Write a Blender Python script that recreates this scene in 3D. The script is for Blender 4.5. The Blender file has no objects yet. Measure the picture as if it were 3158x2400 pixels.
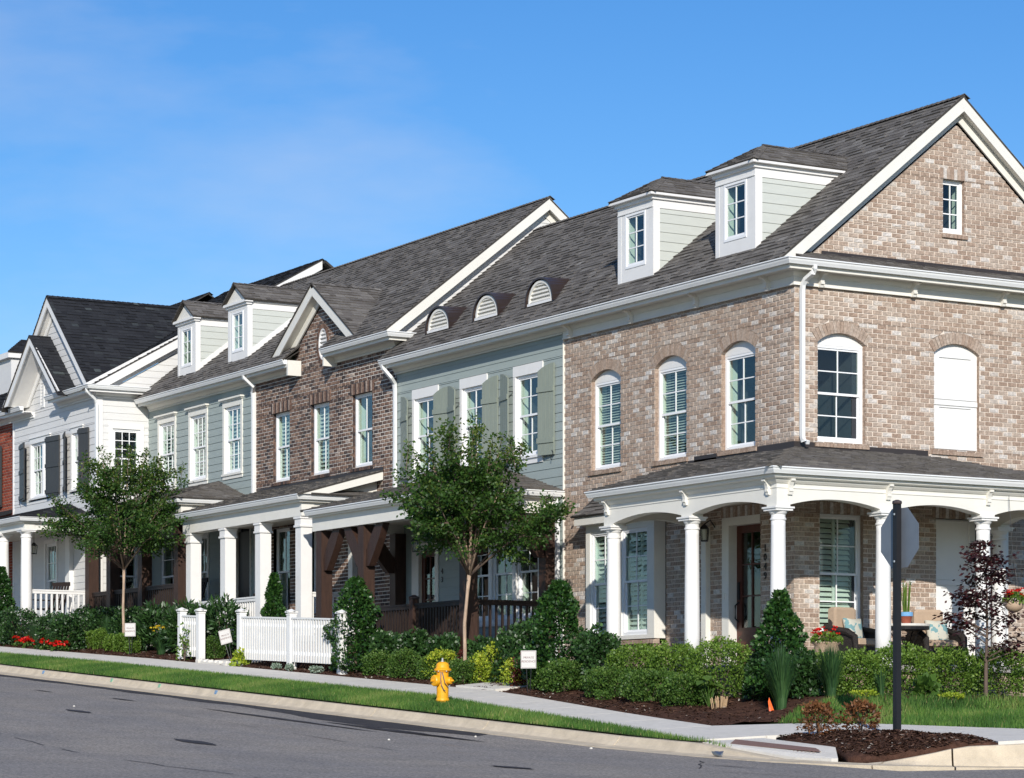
import bpy, math, random
import numpy as np
from mathutils import Vector, Matrix

# ------------------------------------------------------------------ scene, camera, light
rnd = random.Random(11)
RS = np.random.RandomState(5)
scene = bpy.context.scene
COL = scene.collection
SUN_AZ, SUN_EL = 30.0, 24.5          # degrees: sun stands to +x / -y

cam_d = bpy.data.cameras.new("camera")
cam = bpy.data.objects.new("camera", cam_d)
COL.objects.link(cam)
cam.location = (35.180, -26.002, 1.5)
cam.rotation_euler = (math.radians(90), 0, math.atan2(0.8627, 0.5057))
cam_d.sensor_width = 36.0
cam_d.lens = 93.03
cam_d.shift_y = 0.3262
cam_d.clip_start = 0.5
cam_d.clip_end = 3000
scene.camera = cam

world = bpy.data.worlds.new("World")
scene.world = world
world.use_nodes = True
wn, wl = world.node_tree.nodes, world.node_tree.links
wn.clear()
w_out = wn.new("ShaderNodeOutputWorld")
w_bg = wn.new("ShaderNodeBackground")
w_bg.inputs["Strength"].default_value = 0.116
sky = wn.new("ShaderNodeTexSky")
sky.sky_type = 'NISHITA'
sky.sun_disc = False
sky.sun_elevation = math.radians(SUN_EL)
sky.sun_rotation = math.radians(90 + SUN_AZ)
sky.altitude = 200
sky.air_density = 1.0
sky.dust_density = 0.2
sky.ozone_density = 4.0
# thin high clouds drifting over the whole sky
tc = wn.new("ShaderNodeTexCoord")
mp = wn.new("ShaderNodeMapping"); mp.inputs["Scale"].default_value = (1.6, 1.6, 5.0); mp.inputs["Location"].default_value = (3.1, 1.7, 0.35)
nz = wn.new("ShaderNodeTexNoise"); nz.inputs["Scale"].default_value = 2.2; nz.inputs["Detail"].default_value = 7; nz.inputs["Roughness"].default_value = 0.55
cr = wn.new("ShaderNodeValToRGB")
cr.color_ramp.elements[0].position = 0.53; cr.color_ramp.elements[0].color = (0, 0, 0, 1)
cr.color_ramp.elements[1].position = 0.80; cr.color_ramp.elements[1].color = (0.42, 0.42, 0.42, 1)
hs = wn.new("ShaderNodeHueSaturation"); hs.inputs["Saturation"].default_value = 1.26; hs.inputs["Hue"].default_value = 0.507; hs.inputs["Value"].default_value = 1.0
mx = wn.new("ShaderNodeMixRGB"); mx.inputs["Color2"].default_value = (5.2, 5.6, 6.6, 1)
wl.new(tc.outputs["Generated"], mp.inputs["Vector"])
wl.new(mp.outputs["Vector"], nz.inputs["Vector"])
wl.new(nz.outputs["Fac"], cr.inputs["Fac"])
wl.new(sky.outputs["Color"], hs.inputs["Color"])
wl.new(hs.outputs["Color"], mx.inputs["Color1"])
wl.new(cr.outputs["Color"], mx.inputs["Fac"])
wl.new(mx.outputs["Color"], w_bg.inputs["Color"])
wl.new(w_bg.outputs["Background"], w_out.inputs["Surface"])

sun_d = bpy.data.lights.new("sun", 'SUN')
sun_d.energy = 4.4
sun_d.angle = math.radians(0.5)
sun_d.color = (1.0, 0.945, 0.86)
sun = bpy.data.objects.new("sun", sun_d)
COL.objects.link(sun)
_az, _el = math.radians(SUN_AZ), math.radians(SUN_EL)
to_sun = Vector((math.cos(_az) * math.cos(_el), -math.sin(_az) * math.cos(_el), math.sin(_el)))
sun.rotation_euler = to_sun.to_track_quat('Z', 'Y').to_euler()
sun.location = (30, -30, 40)

scene.view_settings.view_transform = 'Standard'
scene.view_settings.look = 'None'
scene.view_settings.exposure = 0.15
scene.view_settings.gamma = 1.0
scene.view_settings.use_curve_mapping = False
scene.cycles.max_bounces = 8
scene.cycles.transparent_max_bounces = 16
scene.cycles.caustics_reflective = False
scene.cycles.caustics_refractive = False
scene.cycles.use_denoising = True

# ------------------------------------------------------------------ materials
MATS = {}
def mat(name, col, rough=0.6, var=0.12, scale=6.0, bump=0.0, bscale=80.0, ramp=None, metal=0.0, spec=0.4,
        dirt=0.0, stretch=(1, 1, 1), transl=0.0, inner=0.0):
    m = bpy.data.materials.new(name); m.use_nodes = True
    n, l = m.node_tree.nodes, m.node_tree.links
    b = n["Principled BSDF"]
    b.inputs["Roughness"].default_value = rough
    b.inputs["Metallic"].default_value = metal
    b.inputs["Specular IOR Level"].default_value = spec
    geo = n.new("ShaderNodeTexCoord")
    mpn = n.new("ShaderNodeMapping"); mpn.inputs["Scale"].default_value = stretch
    l.new(geo.outputs["Object"], mpn.inputs["Vector"])
    noise = n.new("ShaderNodeTexNoise"); noise.inputs["Scale"].default_value = scale; noise.inputs["Detail"].default_value = 6
    noise.inputs["Roughness"].default_value = 0.65
    l.new(mpn.outputs["Vector"], noise.inputs["Vector"])
    mr = n.new("ShaderNodeMapRange"); mr.inputs["From Min"].default_value = 0.3; mr.inputs["From Max"].default_value = 0.7
    mr.inputs["To Min"].default_value = 1 - var; mr.inputs["To Max"].default_value = 1 + var
    l.new(noise.outputs["Fac"], mr.inputs["Value"])
    if ramp:
        at = n.new("ShaderNodeAttribute"); at.attribute_name = "tint"
        rp = n.new("ShaderNodeValToRGB")
        el = rp.color_ramp.elements
        while len(el) > 1: el.remove(el[-1])
        for i, (p, c) in enumerate(ramp):
            e = el[0] if i == 0 else el.new(p)
            e.position = p; e.color = (*c, 1)
        l.new(at.outputs["Fac"], rp.inputs["Fac"])
        src = rp.outputs["Color"]
    else:
        rgb = n.new("ShaderNodeRGB"); rgb.outputs[0].default_value = (*col, 1)
        src = rgb.outputs[0]
    if inner:
        n2 = n.new("ShaderNodeTexNoise"); n2.inputs["Scale"].default_value = 22; n2.inputs["Detail"].default_value = 5; n2.inputs["Roughness"].default_value = 0.7
        l.new(geo.outputs["Object"], n2.inputs["Vector"])
        r2 = n.new("ShaderNodeMapRange"); r2.inputs["From Min"].default_value = 0.42; r2.inputs["From Max"].default_value = 0.62
        r2.inputs["To Min"].default_value = 1 - inner; r2.inputs["To Max"].default_value = 1 + inner * 0.7
        l.new(n2.outputs["Fac"], r2.inputs["Value"])
        m2 = n.new("ShaderNodeVectorMath"); m2.operation = 'SCALE'
        l.new(src, m2.inputs[0]); l.new(r2.outputs["Result"], m2.inputs["Scale"])
        src = m2.outputs[0]
    vm = n.new("ShaderNodeVectorMath"); vm.operation = 'SCALE'
    l.new(src, vm.inputs[0]); l.new(mr.outputs["Result"], vm.inputs["Scale"])
    out = vm.outputs[0]
    if dirt:
        n3 = n.new("ShaderNodeTexNoise"); n3.inputs["Scale"].default_value = 1.7; n3.inputs["Detail"].default_value = 8; n3.inputs["Roughness"].default_value = 0.75
        l.new(mpn.outputs["Vector"], n3.inputs["Vector"])
        r3 = n.new("ShaderNodeMapRange"); r3.inputs["From Min"].default_value = 0.55; r3.inputs["From Max"].default_value = 0.75
        r3.inputs["To Max"].default_value = dirt
        l.new(n3.outputs["Fac"], r3.inputs["Value"])
        mm = n.new("ShaderNodeMixRGB"); mm.inputs["Color2"].default_value = (col[0] * 0.45, col[1] * 0.40, col[2] * 0.33, 1)
        l.new(r3.outputs["Result"], mm.inputs["Fac"]); l.new(out, mm.inputs["Color1"])
        out = mm.outputs[0]
    l.new(out, b.inputs["Base Color"])
    if bump:
        n4 = n.new("ShaderNodeTexNoise"); n4.inputs["Scale"].default_value = bscale; n4.inputs["Detail"].default_value = 5
        l.new(mpn.outputs["Vector"], n4.inputs["Vector"])
        bp = n.new("ShaderNodeBump"); bp.inputs["Strength"].default_value = bump; bp.inputs["Distance"].default_value = 0.02
        l.new(n4.outputs["Fac"], bp.inputs["Height"]); l.new(bp.outputs["Normal"], b.inputs["Normal"])
    if transl:
        tr = n.new("ShaderNodeBsdfTranslucent"); ms = n.new("ShaderNodeMixShader"); ms.inputs[0].default_value = transl
        vt = n.new("ShaderNodeVectorMath"); vt.operation = 'MULTIPLY'; vt.inputs[1].default_value = (1.5, 1.7, 0.5)
        l.new(out, vt.inputs[0]); l.new(vt.outputs[0], tr.inputs["Color"])
        l.new(b.outputs[0], ms.inputs[1]); l.new(tr.outputs[0], ms.inputs[2])
        l.new(ms.outputs[0], n["Material Output"].inputs["Surface"])
    MATS[name] = m
    return m

def glass(name, tint, refl=0.06, rough=0.0):
    m = bpy.data.materials.new(name); m.use_nodes = True
    n, l = m.node_tree.nodes, m.node_tree.links
    n.remove(n["Principled BSDF"])
    t = n.new("ShaderNodeBsdfTransparent"); t.inputs["Color"].default_value = (*tint, 1)
    g = n.new("ShaderNodeBsdfGlossy"); g.inputs["Roughness"].default_value = rough; g.inputs["Color"].default_value = (0.95, 0.97, 1, 1)
    lw = n.new("ShaderNodeLayerWeight"); lw.inputs["Blend"].default_value = 0.5
    pw = n.new("ShaderNodeMath"); pw.operation = 'POWER'; pw.inputs[1].default_value = 3.6
    ad = n.new("ShaderNodeMath"); ad.operation = 'MULTIPLY_ADD'; ad.inputs[1].default_value = 0.75; ad.inputs[2].default_value = refl * 0.5
    mx_ = n.new("ShaderNodeMixShader")
    nz_ = n.new("ShaderNodeTexNoise"); nz_.inputs["Scale"].default_value = 1.3
    bp = n.new("ShaderNodeBump"); bp.inputs["Strength"].default_value = 0.12; bp.inputs["Distance"].default_value = 0.05
    tcg = n.new("ShaderNodeTexCoord")
    l.new(tcg.outputs["Object"], nz_.inputs["Vector"]); l.new(nz_.outputs["Fac"], bp.inputs["Height"]); l.new(bp.outputs["Normal"], g.inputs["Normal"])
    l.new(lw.outputs["Facing"], pw.inputs[0]); l.new(pw.outputs[0], ad.inputs[0]); l.new(ad.outputs[0], mx_.inputs[0])
    l.new(t.outputs[0], mx_.inputs[1]); l.new(g.outputs[0], mx_.inputs[2])
    l.new(mx_.outputs[0], n["Material Output"].inputs["Surface"])
    MATS[name] = m
    return m

BR_A = [(0.0, (0.33, 0.235, 0.18)), (0.3, (0.39, 0.295, 0.23)), (0.55, (0.425, 0.335, 0.27)), (0.78, (0.45, 0.37, 0.305)), (0.86, (0.52, 0.46, 0.405)), (1.0, (0.62, 0.58, 0.54))]
BR_C = [(0.0, (0.045, 0.038, 0.04)), (0.2, (0.095, 0.066, 0.056)), (0.5, (0.19, 0.115, 0.085)), (0.75, (0.26, 0.175, 0.13)), (0.92, (0.32, 0.23, 0.18)), (1.0, (0.45, 0.38, 0.33))]
BR_E = [(0.0, (0.17, 0.035, 0.02)), (0.5, (0.28, 0.06, 0.032)), (1.0, (0.36, 0.10, 0.055))]
SH_G = [(0.0, (0.085, 0.077, 0.070)), (0.35, (0.135, 0.124, 0.114)), (0.7, (0.18, 0.168, 0.155)), (1.0, (0.245, 0.232, 0.215))]
SH_D = [(0.0, (0.016, 0.017, 0.021)), (0.7, (0.030, 0.032, 0.037)), (0.86, (0.040, 0.046, 0.050)), (1.0, (0.085, 0.10, 0.10))]
mat("brick_tan", (0, 0, 0), 0.9, 0.10, 30, 0.35, 90, ramp=BR_A, inner=0.22, spec=0.2)
mat("brick_dark", (0, 0, 0), 0.85, 0.12, 30, 0.35, 90, ramp=BR_C, inner=0.35, spec=0.25)
mat("brick_red", (0, 0, 0), 0.85, 0.12, 30, 0.3, 90, ramp=BR_E, inner=0.2, spec=0.25)
mat("mortar_cream", (0.76, 0.67, 0.58), 0.95, 0.10, 12, 0.4, 120, spec=0.1)
mat("mortar_white", (0.80, 0.75, 0.68), 0.95, 0.10, 12, 0.4, 120, spec=0.1)
mat("mortar_red", (0.42, 0.33, 0.27), 0.95, 0.10, 12, spec=0.1)
mat("shingle_grey", (0, 0, 0), 0.95, 0.12, 14, 0.5, 160, ramp=SH_G, inner=0.10, spec=0.15)
mat("shingle_dark", (0, 0, 0), 0.93, 0.12, 14, 0.5, 160, ramp=SH_D, inner=0.10, spec=0.2)
mat("roof_deck", (0.06, 0.055, 0.05), 0.9, 0.2, spec=0.1)
mat("paint_white", (0.77, 0.76, 0.74), 0.42, 0.03, 3, 0.05, 25, dirt=0.13)
mat("paint_cream", (0.735, 0.715, 0.655), 0.45, 0.035, 3, 0.05, 25, dirt=0.08)
mat("vinyl_white", (0.84, 0.845, 0.85), 0.33, 0.03, 4, dirt=0.05)
mat("gutter_white", (0.76, 0.77, 0.765), 0.33, 0.03, 3, dirt=0.08)
mat("plank_sage", (0.315, 0.365, 0.35), 0.6, 0.05, 2.5, 0.10, 40, stretch=(1, 1, 6))
mat("plank_pale", (0.52, 0.545, 0.505), 0.6, 0.04, 2.5, 0.08, 40, stretch=(1, 1, 6))
mat("plank_white", (0.66, 0.655, 0.64), 0.55, 0.03, 2.5, 0.08, 40, stretch=(1, 1, 6))
mat("plank_back", (0.10, 0.11, 0.10), 0.8)
mat("shutter_sage", (0.225, 0.255, 0.215), 0.5, 0.06, 3, 0.08, 60, stretch=(6, 6, 1))
mat("shutter_black", (0.045, 0.046, 0.047), 0.45, 0.08, 3)
mat("timber_brown", (0.042, 0.021, 0.014), 0.55, 0.35, 5, 0.25, 30, stretch=(5, 5, 0.7))
mat("timber_dark", (0.022, 0.013, 0.010), 0.55, 0.3, 5, 0.2, 30, stretch=(5, 5, 0.7))
mat("iron_black", (0.012, 0.012, 0.014), 0.4, 0.1)
mat("flashing_bronze", (0.060, 0.050, 0.048), 0.42, 0.08, 3, metal=0.35)
mat("copper_brown", (0.085, 0.062, 0.056), 0.38, 0.10, 3, metal=0.5)
mat("door_wood", (0.085, 0.022, 0.012), 0.35, 0.25, 5, 0.1, 30, stretch=(4, 4, 0.5))
mat("door_dark", (0.018, 0.014, 0.014), 0.4, 0.1)
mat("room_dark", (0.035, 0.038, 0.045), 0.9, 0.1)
mat("reveal_white", (0.66, 0.72, 0.66), 0.6, 0.03)
mat("blind_white", (0.62, 0.64, 0.60), 0.5, 0.03)
mat("ceiling_cream", (0.62, 0.58, 0.50), 0.6, 0.03)
mat("porch_boards", (0.30, 0.29, 0.27), 0.7, 0.15, 8, 0.1)
mat("concrete_walk", (0.66, 0.625, 0.56), 0.9, 0.08, 5, 0.25, 140, dirt=0.12, spec=0.2)
mat("concrete_kerb", (0.56, 0.475, 0.355), 0.9, 0.16, 3.5, 0.4, 60, dirt=0.4, spec=0.2)
mat("mulch_brown", (0.075, 0.038, 0.026), 1.0, 0.5, 9, 1.0, 60, spec=0.1)
mat("mulch_chip", (0, 0, 0), 0.95, 0.2, 30, ramp=[(0, (0.03, 0.016, 0.012)), (0.6, (0.095, 0.048, 0.032)), (0.93, (0.14, 0.08, 0.05)), (1.0, (0.5, 0.46, 0.40))], spec=0.1)
mat("soil_green", (0.035, 0.055, 0.016), 1.0, 0.4, 12, 0.6, 60, spec=0.1)
mat("ground_far", (0.07, 0.09, 0.04), 1.0, 0.3, 0.2, spec=0.1)
mat("grass_blade", (0, 0, 0), 0.6, 0.15, 1.2, ramp=[(0, (0.036, 0.100, 0.017)), (0.45, (0.080, 0.175, 0.030)), (0.85, (0.155, 0.26, 0.05)), (1.0, (0.30, 0.29, 0.11))], transl=0.28, spec=0.3)
mat("hydrant_yellow", (0.82, 0.385, 0.014), 0.38, 0.12, 14, 0.12, 60, dirt=0.30)
mat("steel", (0.42, 0.43, 0.44), 0.35, 0.1, 20, metal=0.9)
mat("aluminium_back", (0.20, 0.225, 0.26), 0.42, 0.10, 3.0, metal=0.45, dirt=0.12)
mat("sign_red", (0.55, 0.02, 0.02), 0.4, 0.03)
mat("card_white", (0.62, 0.60, 0.57), 0.5, 0.02)
mat("card_ink", (0.16, 0.07, 0.07), 0.5, 0.02)
mat("number_black", (0.012, 0.012, 0.012), 0.4, 0.02)
mat("bark_pale", (0.40, 0.29, 0.21), 0.8, 0.28, 9, 0.3, 40, stretch=(3, 3, 0.8))
mat("bark_dark", (0.12, 0.085, 0.065), 0.85, 0.25, 9, 0.3, 40)
mat("wicker_brown", (0.022, 0.017, 0.015), 0.5, 0.4, 70, 0.8, 120)
mat("cushion_tan", (0.42, 0.31, 0.22), 0.9, 0.06, 20, 0.1, 200)
mat("pillow_print", (0.50, 0.52, 0.45), 0.9, 0.1)
mat("terracotta", (0.40, 0.29, 0.20), 0.8, 0.12, 8, 0.1)
mat("glaze_red", (0.26, 0.07, 0.04), 0.4, 0.25, 14)
mat("glaze_blue", (0.16, 0.36, 0.62), 0.3, 0.08)
mat("stone_top", (0.62, 0.60, 0.55), 0.5, 0.08)
mat("flag_orange", (0.90, 0.14, 0.02), 0.5, 0.03)
mat("tactile_brick", (0.20, 0.12, 0.10), 0.8, 0.1, 20)
mat("mark_blue", (0.16, 0.27, 0.42), 0.8, 0.3, 30)
mat("mark_green", (0.22, 0.42, 0.28), 0.8, 0.3, 30)
mat("straw", (0.42, 0.29, 0.17), 0.9, 0.2, 20)
mat("petal_white", (0.75, 0.75, 0.72), 0.6, 0.05)
for nm, ca, cb, cc in [("leaf_box", (0.050, 0.105, 0.014), (0.115, 0.205, 0.028), (0.22, 0.32, 0.06)),
                       ("leaf_boxlow", (0.030, 0.075, 0.015), (0.072, 0.145, 0.025), (0.15, 0.23, 0.05)),
                       ("leaf_holly", (0.009, 0.032, 0.009), (0.024, 0.075, 0.014), (0.065, 0.14, 0.024)),
                       ("leaf_dark", (0.012, 0.034, 0.011), (0.028, 0.072, 0.017), (0.06, 0.13, 0.035)),
                       ("leaf_myrtle", (0.018, 0.052, 0.009), (0.046, 0.105, 0.017), (0.125, 0.155, 0.032)),
                       ("leaf_lime", (0.14, 0.22, 0.02), (0.30, 0.38, 0.03), (0.50, 0.50, 0.06)),
                       ("leaf_maple", (0.014, 0.004, 0.006), (0.034, 0.008, 0.011), (0.085, 0.016, 0.018)),
                       ("leaf_red", (0.045, 0.008, 0.008), (0.10, 0.018, 0.016), (0.16, 0.05, 0.03)),
                       ("leaf_brown", (0.085, 0.030, 0.012), (0.17, 0.070, 0.028), (0.26, 0.12, 0.05)),
                       ("leaf_blade", (0.018, 0.052, 0.022), (0.035, 0.090, 0.030), (0.075, 0.15, 0.045)),
                       ("leaf_silver", (0.16, 0.22, 0.18), (0.26, 0.33, 0.28), (0.4, 0.46, 0.4)),
                       ("petal_red", (0.40, 0.004, 0.004), (0.66, 0.010, 0.008), (0.80, 0.05, 0.03)),
                       ("petal_yellow", (0.55, 0.30, 0.01), (0.78, 0.56, 0.02), (0.85, 0.75, 0.12))]:
    gl = nm in ("leaf_holly", "leaf_dark")
    mat(nm, (0, 0, 0), 0.40 if gl else 0.5, 0.15, 5, ramp=[(0, ca), (0.6, cb), (1.0, cc)], transl=0.12 if gl else 0.25, spec=0.45 if gl else 0.35)
glass("glass_clear", (0.90, 0.955, 0.925), 0.08)
glass("glass_lamp", (0.9, 0.9, 0.85), 0.05)

def road_material():
    m = mat("asphalt", (0.265, 0.248, 0.232), 0.92, 0.10, 0.9, 0.5, 110, spec=0.22)
    n, l = m.node_tree.nodes, m.node_tree.links
    b = n["Principled BSDF"]
    src = b.inputs["Base Color"].links[0].from_socket
    geo = n.new("ShaderNodeTexCoord")
    def layer(src, scale, stretch, lo, hi, a, c, detail=4):
        mp_ = n.new("ShaderNodeMapping"); mp_.inputs["Scale"].default_value = stretch; l.new(geo.outputs["Object"], mp_.inputs["Vector"])
        t = n.new("ShaderNodeTexNoise"); t.inputs["Scale"].default_value = scale; t.inputs["Detail"].default_value = detail; t.inputs["Roughness"].default_value = 0.7; l.new(mp_.outputs[0], t.inputs["Vector"])
        r = n.new("ShaderNodeMapRange"); r.inputs["From Min"].default_value = lo; r.inputs["From Max"].default_value = hi; l.new(t.outputs["Fac"], r.inputs["Value"])
        c1 = n.new("ShaderNodeMixRGB"); c1.inputs["Color1"].default_value = (*a, 1); c1.inputs["Color2"].default_value = (*c, 1); l.new(r.outputs[0], c1.inputs["Fac"])
        v = n.new("ShaderNodeVectorMath"); v.operation = 'MULTIPLY'; l.new(src, v.inputs[0]); l.new(c1.outputs[0], v.inputs[1])
        return v.outputs[0]
    src = layer(src, 28, (1, 1, 1), 0.36, 0.66, (0.56, 0.56, 0.57), (1.48, 1.46, 1.42), 3)       # aggregate
    src = layer(src, 90, (1, 1, 1), 0.30, 0.72, (0.80, 0.80, 0.80), (1.25, 1.25, 1.25), 2)
    src = layer(src, 0.5, (0.35, 1, 1), 0.35, 0.65, (0.86, 0.87, 0.90), (1.10, 1.06, 1.00), 6)    # dust and lanes
    src = layer(src, 2.2, (0.25, 1, 1), 0.62, 0.78, (1, 1, 1), (1.12, 1.0, 0.88), 5)              # clay smears
    l.new(src, b.inputs["Base Color"])
road_material()
mat("asphalt_seal", (0.05, 0.045, 0.045), 0.7, 0.3, 5, 0.4, 90, spec=0.3)
def pillow_material():
    m = MATS["pillow_print"]; n, l = m.node_tree.nodes, m.node_tree.links
    b = n["Principled BSDF"]; t = n.new("ShaderNodeTexCoord")
    v = n.new("ShaderNodeTexNoise"); v.inputs["Scale"].default_value = 7; v.inputs["Detail"].default_value = 3; l.new(t.outputs["Object"], v.inputs["Vector"])
    r = n.new("ShaderNodeValToRGB"); r.color_ramp.interpolation = 'CONSTANT'
    r.color_ramp.elements[0].color = (0.50, 0.49, 0.42, 1); r.color_ramp.elements[1].position = 0.55; r.color_ramp.elements[1].color = (0.16, 0.30, 0.32, 1)
    l.new(v.outputs["Fac"], r.inputs["Fac"]); l.new(r.outputs["Color"], b.inputs["Base Color"])
pillow_material()

# ------------------------------------------------------------------ object helpers
ORG = {}
def props(o, label=None, cat=None, group=None, kind=None):
    if label: o["label"] = label
    if cat: o["category"] = cat
    if group: o["group"] = group
    if kind: o["kind"] = kind
    return o

def thing(name, loc, label, cat, group=None):
    o = bpy.data.objects.new(name, None); COL.objects.link(o)
    o.location = loc; o.empty_display_size = 0.2
    ORG[o] = Vector(loc)
    return props(o, label, cat, group)

def link(name, me, par=None, kind=None, matn=None):
    o = bpy.data.objects.new(name, me); COL.objects.link(o)
    if par is not None:
        o.parent = par; ORG[o] = ORG[par]
    else:
        ORG[o] = Vector((0, 0, 0))
    if kind: o["kind"] = kind
    return o

class MB:
    def __init__(s): s.v = []; s.f = []; s.t = []; s.m = []; s.mi = 0
    def face(s, pts, t=0.5):
        i = len(s.v); s.v.extend(pts); s.f.append(tuple(range(i, i + len(pts)))); s.t.append(t); s.m.append(s.mi)
    def hexa(s, p, t=0.5):
        i = len(s.v); s.v.extend(p)
        for q in ((0, 3, 2, 1), (4, 5, 6, 7), (0, 1, 5, 4), (1, 2, 6, 5), (2, 3, 7, 6), (3, 0, 4, 7)):
            s.f.append(tuple(i + k for k in q)); s.t.append(t); s.m.append(s.mi)
    def box(s, x0, x1, y0, y1, z0, z1, t=0.5):
        s.hexa([(x0, y0, z0), (x1, y0, z0), (x1, y1, z0), (x0, y1, z0), (x0, y0, z1), (x1, y0, z1), (x1, y1, z1), (x0, y1, z1)], t)
    def prism(s, poly, vec, t=0.5):
        n = len(poly); i = len(s.v); vec = Vector(vec)
        s.v.extend([tuple(p) for p in poly]); s.v.extend([tuple(Vector(p) + vec) for p in poly])
        s.f.append(tuple(range(i + n - 1, i - 1, -1))); s.f.append(tuple(range(i + n, i + 2 * n))); s.t += [t, t]; s.m += [s.mi] * 2
        for k in range(n):
            j = (k + 1) % n
            s.f.append((i + k, i + j, i + n + j, i + n + k)); s.t.append(t); s.m.append(s.mi)
    def rings(s, R, closed=True, cap=True, t=0.5):
        i = len(s.v); n = len(R[0])
        for r in R: s.v.extend([tuple(p) for p in r])
        for a in range(len(R) - 1):
            for k in range(n if closed else n - 1):
                j = (k + 1) % n
                s.f.append((i + a * n + k, i + a * n + j, i + (a + 1) * n + j, i + (a + 1) * n + k)); s.t.append(t); s.m.append(s.mi)
        if cap:
            s.f.append(tuple(range(i + n - 1, i - 1, -1))); s.t.append(t); s.m.append(s.mi)
            e = i + (len(R) - 1) * n
            s.f.append(tuple(range(e, e + n))); s.t.append(t); s.m.append(s.mi)
    def lathe(s, c, prof, n=20, t=0.5):
        R = []
        for r, z in prof:
            R.append([(c[0] + r * math.cos(2 * math.pi * k / n), c[1] + r * math.sin(2 * math.pi * k / n), c[2] + z) for k in range(n)])
        s.rings(R, True, True, t)
    def tube(s, pts, rad, n=8, t=0.5):
        R = []; pts = [Vector(p) for p in pts]
        if not hasattr(rad, '__len__'): rad = [rad] * len(pts)
        up = None
        for i, p in enumerate(pts):
            d = (pts[min(i + 1, len(pts) - 1)] - pts[max(i - 1, 0)]).normalized()
            if up is None: up = Vector((0, 0, 1)) if abs(d.z) < 0.9 else Vector((1, 0, 0))
            a = d.cross(up)
            if a.length < 1e-4: a = d.cross(Vector((0.3, 1, 0.2)))
            a.normalize(); b = d.cross(a).normalized(); up = b.cross(d) * -1 if False else up
            R.append([tuple(p + a * rad[i] * math.cos(2 * math.pi * k / n) + b * rad[i] * math.sin(2 * math.pi * k / n)) for k in range(n)])
        s.rings(R, True, True, t)
    def mesh(s, name, mats, org=Vector((0, 0, 0)), smooth=False):
        me = bpy.data.meshes.new(name)
        ox, oy, oz = org
        me.from_pydata([(p[0] - ox, p[1] - oy, p[2] - oz) for p in s.v], [], s.f)
        if not isinstance(mats, (list, tuple)): mats = [mats]
        for m in mats: me.materials.append(MATS[m])
        a = me.attributes.new("tint", 'FLOAT', 'FACE'); a.data.foreach_set("value", np.array(s.t, dtype=np.float32))
        if len(mats) > 1: me.polygons.foreach_set("material_index", np.array(s.m, dtype=np.int32))
        if smooth: me.polygons.foreach_set("use_smooth", np.ones(len(s.f), dtype=bool))
        me.update()
        return me
    def build(s, name, mats, par=None, kind=None, smooth=False):
        if not s.f: return None
        org = ORG[par] if par is not None else Vector((0, 0, 0))
        o = link(name, s.mesh(name, mats, org, smooth), par, kind)
        if smooth == 'auto':
            pass
        return o

def one(name, matn, par, fn, kind=None, smooth=False):
    m = MB(); fn(m); return m.build(name, matn, par, kind, smooth)

class Fr:
    """wall frame: a along the wall, b outward, z up"""
    def __init__(s, o, u, n): s.o = Vector(o); s.u = Vector(u); s.n = Vector(n)
    def P(s, a, b, z): 
        return (s.o.x + s.u.x * a + s.n.x * b, s.o.y + s.u.y * a + s.n.y * b, s.o.z + z)
    def box(s, m, a0, a1, b0, b1, z0, z1, t=0.5):
        P = s.P
        m.hexa([P(a0, b0, z0), P(a1, b0, z0), P(a1, b1, z0), P(a0, b1, z0), P(a0, b0, z1), P(a1, b0, z1), P(a1, b1, z1), P(a0, b1, z1)], t)
    def ring(s, m, a0, a1, b0, b1, z0, z1, w, wb=None, wt=None):
        wb = w if wb is None else wb; wt = w if wt is None else wt
        s.box(m, a0, a0 + w, b0, b1, z0, z1); s.box(m, a1 - w, a1, b0, b1, z0, z1)
        s.box(m, a0 + w, a1 - w, b0, b1, z0, z0 + wb); s.box(m, a0 + w, a1 - w, b0, b1, z1 - wt, z1)
    def poly(s, m, pts, b0, b1, t=0.5):
        m.prism([s.P(a, b0, z) for a, z in pts], s.n * (b1 - b0), t)
FRONT = Fr((0, 0, 0), (1, 0, 0), (0, -1, 0))
SIDE = Fr((0, 0, 0), (0, 1, 0), (1, 0, 0))

def sweep(m, path, prof, t=0.5):
    """path: plan points with z; prof: (out, dz); outward is to the right of travel; mitred corners"""
    n = len(path); R = []
    for i, p in enumerate(path):
        d0 = d1 = None
        if i > 0: d0 = Vector((p[0] - path[i - 1][0], p[1] - path[i - 1][1], 0)).normalized()
        if i < n - 1: d1 = Vector((path[i + 1][0] - p[0], path[i + 1][1] - p[1], 0)).normalized()
        d0 = d0 or d1; d1 = d1 or d0
        n0 = Vector((d0.y, -d0.x, 0)); n1 = Vector((d1.y, -d1.x, 0))
        mit = (n0 + n1); mit = mit / max(0.2, mit.dot(n0)) if mit.length > 1e-6 else n0
        R.append([(p[0] + mit.x * o, p[1] + mit.y * o, p[2] + dz) for o, dz in prof])
    m.rings(R, True, True, t)

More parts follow.
